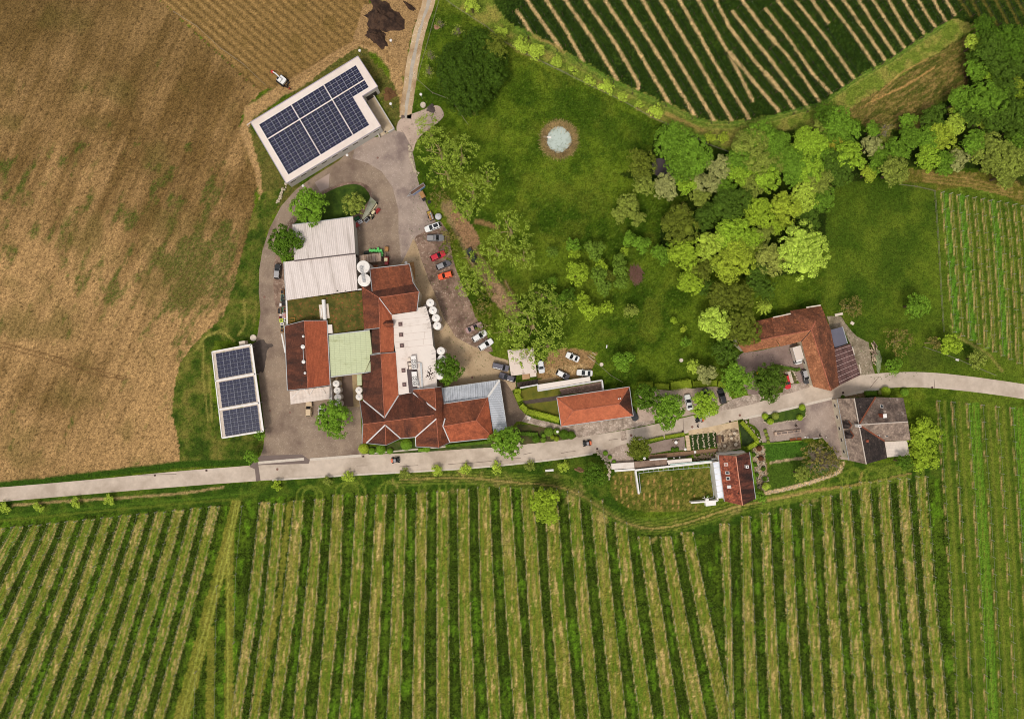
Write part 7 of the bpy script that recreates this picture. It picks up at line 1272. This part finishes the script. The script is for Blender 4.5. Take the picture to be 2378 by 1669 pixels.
# ================================================================ PEOPLE
SKIN=M('skin',C(206,160,132),.6,.04,2); 
def person(r,x,y,rz,lab,jacket,trous,hair,carry=False):
    p=P(r,x,y,1.2); t=thing('person',lab,'person',(p.x,p.y,.02),rz); jm=M('cloth_'+'_'.join(str(int(c*999)) for c in jacket),jacket,.85,.1,4); tm=M('cloth_'+'_'.join(str(int(c*999)) for c in trous),trous,.85,.1,4); hm=M('hair_'+'_'.join(str(int(c*999)) for c in hair),hair,.8,.1,6)
    def skin(name,V,E,Rr,mat,par,root=0,lev=1):
        me=bpy.data.meshes.new(name); me.from_pydata(V,E,[]); o=link(bpy.data.objects.new(name,me)); o.parent=par; me.materials.append(mat); md=o.modifiers.new('skin','SKIN'); 
        for i,rr in enumerate(Rr): me.skin_vertices[0].data[i].radius=(rr,rr)
        me.skin_vertices[0].data[root].use_root=True; s=o.modifiers.new('sub','SUBSURF'); s.levels=lev; s.render_levels=lev; return o
    V=[(0,0,.95),(0,0,1.2),(0,0,1.42),(.01,0,1.52),(.02,0,1.62),(.02,0,1.72),(0,.19,1.42),(.05,.27,1.15),(.2,.25,.95),(.27,.24,.88),(0,-.19,1.42),(-.02,-.28,1.15),(.08,-.27,.92),(.13,-.27,.84),(.02,.1,.9),(.1,.11,.5),(.06,.11,.08),(.2,.12,.04),(-.02,-.1,.9),(-.03,-.11,.5),(-.12,-.11,.1),(.02,-.12,.04)]
    E=[(0,1),(1,2),(2,3),(3,4),(4,5),(2,6),(6,7),(7,8),(8,9),(2,10),(10,11),(11,12),(12,13),(0,14),(14,15),(15,16),(16,17),(0,18),(18,19),(19,20),(20,21)]
    Rr=[.14,.14,.15,.055,.09,.085,.07,.05,.04,.035,.07,.05,.04,.035,.09,.06,.045,.04,.09,.06,.045,.04]
    if not hasattr(bpy.data.meshes.new('tmp'),'skin_vertices'): return t
    bm_=skin('body',V,E,Rr,SKIN,t)
    j=[0,1,2,6,7,8,10,11,12]; ji={v:i for i,v in enumerate(j)}; skin('jacket',[V[i] for i in j],[(ji[a],ji[b]) for a,b in E if a in ji and b in ji],[Rr[i]+.025 for i in j],jm,t)
    j=[0,14,15,16,18,19,20]; ji={v:i for i,v in enumerate(j)}; skin('trousers',[V[i] for i in j],[(ji[a],ji[b]) for a,b in E if a in ji and b in ji],[Rr[i]+.02 for i in j],tm,t)
    m=LB(); m.lathe((-.01,0,1.64),[(.098,0),(.108,.06),(.09,.13),(.04,.165)],12); m.build('hair',hm,t)
    for s2 in (-1,1): m=LB(); m.box((.13,s2*.035,1.675),(.02,.022,.014)); m.build('eye',DKM,t); m=LB(); m.box((.12 if s2>0 else -.04,s2*.11,.045),(.27,.1,.07)); m.build('shoe',BLK,t)
    m=LB(); m.box((.135,0,1.645),(.03,.025,.04)); m.build('nose',SKIN,t); return t
for a_ in (('R1',748,486,2.2,'person in dark clothes standing behind the white excavator',C(34,34,40),C(40,42,58),C(40,28,20)),('R1',774,504,2.4,'person in red jacket standing behind the white excavator',C(196,30,40),C(34,34,40),C(40,28,20)),('S4',1862,950,3.0,'person in black walking by the long stone trough',C(28,28,32),C(28,28,34),C(30,24,20)),('S7',765,608,1.0,'person in black at the garden bench by the half bare tree',C(26,28,34),C(30,30,36),C(34,26,20)),('S4',712,958,.4,'person in black walking at the kerb behind the buggy',C(26,26,32),C(40,40,48),C(30,24,20))): person(*a_)
# ================================================================ SMALL THINGS
def bench(r,x,y,l_,rz,mat,lab,back=True,grp=None):
    p=P(r,x,y,.45); t=thing('bench',lab,'bench',(p.x,p.y,.02),rz,grp)
    for k in range(3): m=LB(); m.box((0,-.2+.2*k,.45),(l_,.17,.05)); m.build('seat_slat',mat,t)
    for s2 in (-1,1): m=LB(); m.box((s2*l_*.4,0,.22),(.1,.5,.42)); m.build('leg',mat,t)
    if back: m=LB(); m.box((0,-.33,.72),(l_,.06,.4)); m.build('backrest',mat,t)
    return t
bench('S3',785,1570,2.3,.08,METW,'white bench on the grass between road and vineyard',False); BRN=M('bench_brown',C(150,84,52),.8,.15,2)
bench('S7',465,642,1.7,.12,BRN,'left of the two reddish benches beside the garden lawn',True,'reddish garden benches'); bench('S7',532,636,1.3,.12,BRN,'right of the two reddish benches beside the garden lawn',True,'reddish garden benches')
DW=M('dark_bench_wood',C(84,66,56),.85,.2,2)
for i,(x,y,l_) in enumerate(((1592,315,2.0),(1625,310,2.0),(1662,305,1.7))): bench('S6',x,y,l_,math.pi/2+.12,DW if i!=1 else WOOD,('left','middle','right')[i]+' of three parallel seats beside the striped bed',False,'seats beside the striped bed')
def cyltable(r,x,y,rad,lab,grp,mat,h=.74):
    p=P(r,x,y,h); t=thing('round_table',lab,'table',(p.x,p.y,.02),0,grp); m=LB(); m.lathe((0,0,h-.05),[(rad,0),(rad,.05),(rad*.95,.06)],18); m.build('tabletop',mat,t); m=LB(); m.lathe((0,0,0),[(rad*.5,0),(rad*.45,.04),(.06,.06),(.06,h-.05)],10); m.build('pedestal',DKM,t)
    for k in range(3):
        a_=2*math.pi*k/3+.5; m=LB(); m.box((math.cos(a_)*(rad+.35),math.sin(a_)*(rad+.35),.42),(.4,.4,.05),a_); m.box((math.cos(a_)*(rad+.53),math.sin(a_)*(rad+.53),.65),(.05,.4,.45),a_); m.box((math.cos(a_)*(rad+.35),math.sin(a_)*(rad+.35),.2),(.3,.3,.4),a_)
        tag(m.build('chair',M('wicker_chair',C(150,128,108),.8,.2,3)),('upper right','left','lower')[k]+' chair at the '+lab,'chair','wicker chairs round the terrace tables'); o=bpy.context.scene.objects[-1]
CH=M('stone_table',C(206,188,166),.8,.1,2)
for x,y,rd,lab,mt in ((1095,350,.45,'white round table on the grey terrace',METW),(1768,300,.4,'pale round table in the middle of the cobbled terrace',CH),(1685,390,.42,'pale round table low on the cobbled terrace',CH),(1805,240,.42,'dark rimmed round table at the top of the cobbled terrace',CH),(1820,375,.5,'grey round table right on the cobbled terrace',CH)):
    nb=len(sc.objects); cyltable('S6',x,y,rd,lab,'round tables on the terraces',mt); p=P('S6',x,y,.74)
    for o in list(sc.objects)[nb:]:
        if o.name.startswith('chair'): o.location=(p.x,p.y,.03)
def umbrella(r,x,y,rad,lab):
    p=P(r,x,y,2.2); t=thing('parasol',lab,'parasol',(p.x,p.y,.02)); m=LB(); m.lathe((0,0,2.1),[(rad,0),(rad*.5,.2),(.04,.36)],8); m.build('canopy',METW,t); m=LB(); m.tube([(0,0,0),(0,0,2.3)],.03,6); m.build('pole',STEEL,t)
umbrella('S6',715,542,.42,'small white folded parasol by the bushy terrace tree'); umbrella('S6',1072,536,.2,'left small white lantern on the boardwalk bench'); umbrella('S6',1140,530,.2,'right small white lantern on the boardwalk bench')
for i,(r,x,y) in enumerate((('R1',1430,150),('R1',1722,55),('R1',1720,648),('R1',900,1415),('R1',1312,1128),('R1',2003,560),('S3',880,1118),('S6',1210,432),('R3',2000,0))):
    if r=='R3': continue
    p=P(r,x,y,3.6); t=thing('lamp_post',['lamp post north of the warehouse','lamp post on the dark compost heap rim','lamp post east of the round earth mound','lamp post beside the curved asphalt road','lamp post at the warehouse south wall','lamp post beside the gravel track','lamp post in the planting bed by the road','lamp post at the terrace steps'][i],'lamp post',(p.x,p.y,0),0,'white globe lamp posts'); m=LB(); m.tube([(0,0,0),(0,0,3.3)],.06,6); m.build('pole',STEEL,t); m=LB(); m.lathe((0,0,3.2),[(.12,0),(.36,.12),(.4,.3),(.3,.5),(.05,.6)],12); m.build('lamp_shade',METW,t)
# stone trough (long) and wall stones
t=thing('stone_trough','long pale stone trough on the forecourt of the grey house','trough',P('S7',400,565)); rz=math.atan2(P('S7',540,545).y-P('S7',258,578).y,P('S7',540,545).x-P('S7',258,578).x); t.rotation_euler=(0,0,rz); Lh=(P('S7',540,548)-P('S7',258,578)).length; m=LB()
m.box((0,0,.3),(Lh,.85,.55)); m.build('basin',M('trough_stone',C(206,180,162),.85,.15,2,C(150,124,108),1,.5,.12),t); m=LB()
for k in range(4): m.box((-Lh*.36+Lh*.24*k,0,.585),(Lh*.2,.5,.03))
m.build('water',M('trough_water',C(120,104,96),.1,.1,1,spec=.5),t); m=LB(); m.box((-Lh*.45,0,.5),(.5,.95,.95)); m.build('spout_block',M('trough_stone2',C(196,170,150),.85,.15,2),t); m=LB(); m.tube([(Lh*.32,0,.5),(Lh*.32,0,1.2)],.12,8); m.build('pump',DKM,t)
def stone_mesh(seed):
    r_=np.random.default_rng(seed); V=[];n=7
    for z,s in ((0,.85),(.45,1),(.8,.55)):
        for k in range(n): a=2*math.pi*k/n; rr=.5*s*(.75+.4*r_.random()); V.append((rr*math.cos(a),rr*math.sin(a),z+.1*r_.random()))
    F=[(i*n+k,i*n+(k+1)%n,(i+1)*n+(k+1)%n,(i+1)*n+k) for i in range(2) for k in range(n)]+[tuple(range(n-1,-1,-1)),tuple(2*n+k for k in range(n))]
    me=bpy.data.meshes.new('stone'); me.from_pydata(V,[],F); return me
SM=[stone_mesh(k) for k in range(5)]
PALS=M('wall_stone_pale',C(206,190,166),.95,.2,2,C(150,132,110),1,.55,.1); 
def stones(label,r,pts,n_,size,mat,sp=.25,name='stone_wall',cat='wall'):
    pp=[P(r,*p) for p in pts]; c=sum(pp,Vector())/len(pp); t=thing(name,label,cat,(c.x,c.y,0)); seg=[(b-a).length for a,b in zip(pp[:-1],pp[1:])]; tot=sum(seg)
    for k in range(n_):
        d=tot*(k+.5)/n_
        for (a,b),s in zip(zip(pp[:-1],pp[1:]),seg):
            if d<=s: p=a.lerp(b,d/s); break
            d-=s
        me=SM[k%5].copy() if False else SM[k%5]; o=link(bpy.data.objects.new('stone',me)); o.parent=t; o.location=(p.x-c.x+rng.normal()*sp,p.y-c.y+rng.normal()*sp,.0); o.rotation_euler=(0,0,rng.random()*6); s=size*(.7+.6*rng.random()); o.scale=(s,s,s*.8)
        if not me.materials: me.materials.append(mat)
        o.material_slots[0].link='OBJECT'; o.material_slots[0].material=mat
    return t
stones('row of pale boulders along the edge of the asphalt plaza','R1',((1900,1040),(1908,1120),(1925,1200),(1955,1280),(1975,1320)),22,.75,PALS)
stones('row of pale rocks running down from the warehouse corner','R1',((745,1400),(710,1480),(690,1530),(655,1580)),16,.75,PALS)
stones('low stone edging round the courtyard island','S5',((780,945),(860,970),(930,1040),(965,1120)),20,.5,PALS,.1); stones('low stone edging of the island bed','S7',((140,400),(150,450),(190,472),(270,470),(420,445),(540,432),(600,400),(602,340)),60,.32,PALS,.05)
stones('stone edging along the triangular hedge garden','S4',((1235,880),(1330,980),(1410,1070),(1440,1130)),26,.5,PALS,.2); stones('stone steps climbing the grass slope beside the gravel terrace','S6',((150,465),(200,520),(250,580),(285,650),(290,720),(285,790)),44,.6,PALS,.28,'stone_steps','steps')
stones('dark stone heap between white terrace and boardwalk','S6',((1310,520),(1450,505),(1600,500),(1600,530),(1450,545),(1310,560)),110,.55,M('heap_stone',C(120,104,84),.95,.3,2),.45,'stone_heap','stones')
for i,x in enumerate((1292,1353,1420,1482,1550)): stones(('first','second','third','fourth','fifth')[i]+' pale stone stripe from the left in the striped terrace bed','S6',((x,250-.14*(x-1292)),(x+5,330),(x+18,440-.12*(x-1292))),24,.34,PALS,.12,'stone_stripe','stones')
stones('pale round stones in the garden beside the pebble bed','S7',((150,1030),(200,1055),(200,1085),(150,1090),(140,1050)),24,.35,PALS,.06,'stone_ring','stones')
stones('long pale edging stones along the gravel path south of the garden','S7',((190,1215),(400,1175),(640,1110),(860,1035),(960,990),(1000,920)),90,.3,PALS,.25,'stone_edging','stones')
pl_=MB()
for k in range(260): 
    f=rng.random(2); p=P('S7',45+f[0]*115+f[1]*20,740+f[1]*430); pl_.box((p.x,p.y,.05),(.25+.2*rng.random(),.2+.15*rng.random(),.12),rng.random()*3)
pl_.build('pebbles',PALS,kind='stuff')
# steps slabs
t=thing('slab_steps','five broad tan slab steps beside the striped bed','steps',P('S6',1238,355))
for k in range(5): m=MB(); a_=P('S6',1203+5*k,262+38*k,.2); m.prism([P('S6',1203+5*k,264+37*k),P('S6',1250+5*k,260+37*k),P('S6',1255+5*k,295+37*k),P('S6',1208+5*k,299+37*k)],.02,.22-.03*k); m.build('step',M('tan_slab',C(206,178,148),.85,.08,1),t)
# heaps
def heap(r,x,y,rx,ry,h,mat,lab,name='heap',cat='heap',seed=0,rz=0):
    s=S/Z[r][2]; rx*=s; ry*=s; p=P(r,x,y); r_=np.random.default_rng(seed); n=26; rings=7; V=[];F=[]
    for i in range(rings):
        f=i/(rings-1)
        for k in range(n):
            a=2*math.pi*k/n; w_=1+.16*math.sin(3*a+seed)+.08*math.sin(7*a+2*seed)+.12*r_.normal()*(i<3); rr=(1-f)*w_; X=rx*rr*math.cos(a); Y=ry*rr*math.sin(a); V.append((X*math.cos(rz)-Y*math.sin(rz),X*math.sin(rz)+Y*math.cos(rz),h*(math.sin(f*math.pi/2)**1.1)*(1+.35*r_.normal()*(0<f<.99))+(-.05 if i==0 else 0)))
    for i in range(rings-1):
        for k in range(n): F.append((i*n+k,i*n+(k+1)%n,(i+1)*n+(k+1)%n,(i+1)*n+k))
    m=LB(); m.mesh(V,F); o=m.build(name,mat,None,smooth=True); o.location=(p.x,p.y,0); return tag(o,lab,cat)
COMP=M('compost',C(84,62,48),.95,.5,1.6,C(48,34,28),.5,.5,.12,bump=.9,bscale=4); EAR=M('earth_mound',C(122,88,56),.95,.2,1.5,C(100,70,44),.6,.5,.1,bump=.7,bscale=4)
heap('T2',330,190,205,165,1.6,COMP,'large dark brown compost heap beside the gravel track','compost_heap','heap',1,-.5); heap('T2',260,400,125,85,1.2,COMP,'smaller dark compost heap below the large one','compost_heap','heap',3,-.7); heap('T2',600,70,80,25,.7,COMP,'thin dark compost ridge right of the large heap','compost_heap','heap',5,-.7)
heap('R1',1710,560,60,62,.7,EAR,'round brown earth mound in the verge by the warehouse','earth_mound','mound',2); heap('T2',832,1160,45,52,.6,M('gravel_heap_dark',C(92,80,78),.95,.25,2,bump=.7),'dark grey gravel heap beside the pale boulder','gravel_heap','heap',4); heap('T2',890,290,34,28,.5,M('red_earth',C(170,128,104),.95,.25,2,bump=.6),'small reddish heap in the meadow near the gravel track','earth_mound','mound',6,-.6); heap('T2',530,1248,22,22,.3,M('grey_heap',C(120,104,96),.95,.25,2,bump=.6),'small grey patch of gravel beside the ramp','gravel_heap','heap',8); heap('S3',1140,1565,65,30,.5,M('brown_heap',C(130,100,70),.95,.3,2,bump=.7),'low brown heap on the grass above the vineyard','earth_mound','mound',9,-.3)
# brush pile, logs
def sticks(r,cx_,cy_,rx,ry,n_,lab,name,cat,mats,L,rad,hmax,rz0=None,each=False):
    p0=P(r,cx_,cy_); s=S/Z[r][2]; t=thing(name,lab,cat,(p0.x,p0.y,0)); m=LB()
    for k in range(n_):
        a=rng.random()*6.28; d=math.sqrt(rng.random()); x=rx*s*d*math.cos(a); y=ry*s*d*math.sin(a); z=hmax*(1-d*d)*rng.random()+rad; th_=(rz0 if rz0 is not None else 0)+rng.normal()*(.35 if rz0 is not None else 3); l2=L*(.6+.6*rng.random())/2
        q_=m if not each else LB(); q_.tube([(x-l2*math.cos(th_),y-l2*math.sin(th_),z),(x+l2*math.cos(th_),y+l2*math.sin(th_),z+rng.normal()*.08)],rad*(.7+.6*rng.random()),5)
        if each: q_.build('log',mats[k%len(mats)],t)
    if not each: m.build('sticks',mats[0],t,kind='stuff')
    return t
sticks('T6',868,605,62,88,190,'heap of reddish brown cut brushwood in the orchard meadow','brush_pile','brushwood',[M('brush',C(126,92,80),.9,.3,3)],2.2,.045,.9,2.0)
LG=[M('log_pale',C(206,184,156),.9,.2,3),M('log_grey',C(150,130,110),.9,.2,3),M('log_dark',C(96,78,64),.9,.2,3)]
sticks('S5',1860,800,36,120,44,'heap of pale logs beside the green tarpaulin','log_pile','logs',LG,1.7,.13,.9,2.0,True)
heap('S5',1905,880,42,145,1.1,M('green_tarp',C(150,158,120),.7,.15,1.5,C(120,126,90),.8,.5,.12,bump=.3),'long heap under a pale green tarpaulin by the farm track','covered_heap','heap',7,.12)
for r,x,y,w_,l_,rz,lab in (('S5',1452,352,2.2,.7,.2,'pale boards lying at the corner behind the farmhouse'),('S5',1608,455,1.0,.8,-.6,'small pale board lying in the grass east of the farmhouse'),('T7',930,1424,.9,.6,-.2,'white board lying near the right field corner'),('S5',1620,780,.35,2.4,.25,'narrow blue grey boards leaning on the brown lean-to'),('S5',1698,990,.3,2.6,.2,'pale plank leaning at the south end of the brown lean-to'),('S5',272,860,.9,.5,.1,'small pale crate at the courtyard edge by the trees'),('S3',1455,125,.3,.9,-.15,'white post lying in the meadow above the well cover'),('T2',2072,1462,2.2,.5,-.1,'small white jetty board at the left bank of the pond'),('S3',545,958,1.0,.9,-.4,'grey metal hatch in the cobbles beside the bright hedge'),('S6',1326,465,.6,.6,0,'white cube seat on the boardwalk'),('S7',598,618,.5,.3,0,'left white box at the edge of the garden lawn'),('S7',625,622,.4,.3,0,'right white box at the edge of the garden lawn'),('S7',720,630,2.0,.25,.12,'white rail beside the half bare tree'),('S7',820,622,.5,.5,0,'dark square planter at the forecourt edge')):
    p=P(r,x,y,.2); t=thing('board' if 'board' in lab or 'plank' in lab else 'block',lab,'board' if 'board' in lab or 'plank' in lab else 'block',(p.x,p.y,.02),rz); m=LB(); m.box((0,0,.1),(w_,l_,.2)); m.build('top',METW if 'white' in lab else DKM if 'dark' in lab else STEEL if 'blue grey' in lab or 'metal' in lab else PALE,t); m=LB(); m.box((0,0,.215),(w_*.8,l_*.8,.03)); m.build('face',PALE if 'white' not in lab else METW,t)
for i,(x,y,x2,y2) in enumerate(((1230,232,1310,300),(1255,222,1320,262),(1285,192,1330,222))): m=MB(); m.beam(P('S3',x,y,.1),P('S3',x2,y2,.1),.16); tag(m.build('pole',LG[0]),('longest','middle','shortest')[i]+' of three pale poles lying at the edge of the dirt lot','pole','pale poles on the ground')
# fences
def fence(r,pts,lab,grp=None,h=1.1,gap=2.6,mat=None):
    pp=[P(r,*p) for p in pts]; c=pp[len(pp)//2]; t=thing('wire_fence',lab,'fence',(c.x,c.y,0),0,grp); m=LB(); w_=LB()
    for a,b in zip(pp[:-1],pp[1:]):
        n_=max(1,int((b-a).length/gap)); 
        for k in range(n_): p=a.lerp(b,k/n_)-c; m.box((p.x,p.y,h/2),(.1,.1,h))
        for z in (.5,1.0): w_.beam(a-c+Vector((0,0,z)),b-c+Vector((0,0,z)),.035)
    m.build('post',mat or LG[1],t,kind='stuff'); w_.build('wire',WIRE,t)
fence('T2',((930,-20),(860,230),(780,520),(720,720),(690,860),(850,1000),(1010,1060)),'wire fence along the meadow beside the gravel track'); fence('T2',((980,0),(1070,70),(1250,185),(1430,300),(1600,450),(1900,615),(2296,800)),'post fence between the meadow and the mown strip, left part',None,1.1,3,BARK); fence('T3',((0,445),(430,660),(720,800),(930,900),(1200,1050),(1400,1140),(1700,1290),(1880,1355)),'post fence between the meadow and the mown strip, right part',None,1.1,3,BARK)
fence('T7',((540,258),(650,272),(770,300),(795,640),(815,1000),(830,1240)),'wire fence between the right meadow and the small field'); fence('T7',((700,1340),(830,1385),(930,1424),(1060,1480),(1180,1530)),'wire fence along the bank above the road on the right'); fence('S3',((1230,235),(1400,370),(1500,460),(1640,540)),'wire fence between the dirt lot and the meadow'); fence('S2',((1280,370),(1340,500),(1400,600)),'wire fence beside the dirt track under the airy trees'); fence('T2',((1010,1060),(1100,1150),(1180,1270),(1230,1340)),'short broken fence under the big dark tree'); fence('T1',((1500,110),(1700,235),(1900,420),(2100,560),(2290,740)),'line of low stakes along the young vineyard edge',None,.7,4)
# ladder at warehouse corner
m=MB(); 
for o_ in (0,8): m.beam(P('R1',375,845+o_,2),P('R1',412,820+o_,2),.06)
for k in range(5): m.beam(P('R1',378+8*k,843-5*k,2),P('R1',378+8*k,851-5*k,2),.05)
for x,y in ((376,848),(408,826)): p=P('R1',x,y,2); m.beam((p.x,p.y,0),p,.06)
tag(m.build('ladder',METW),'white ladder leaning out from the west corner of the warehouse','ladder')
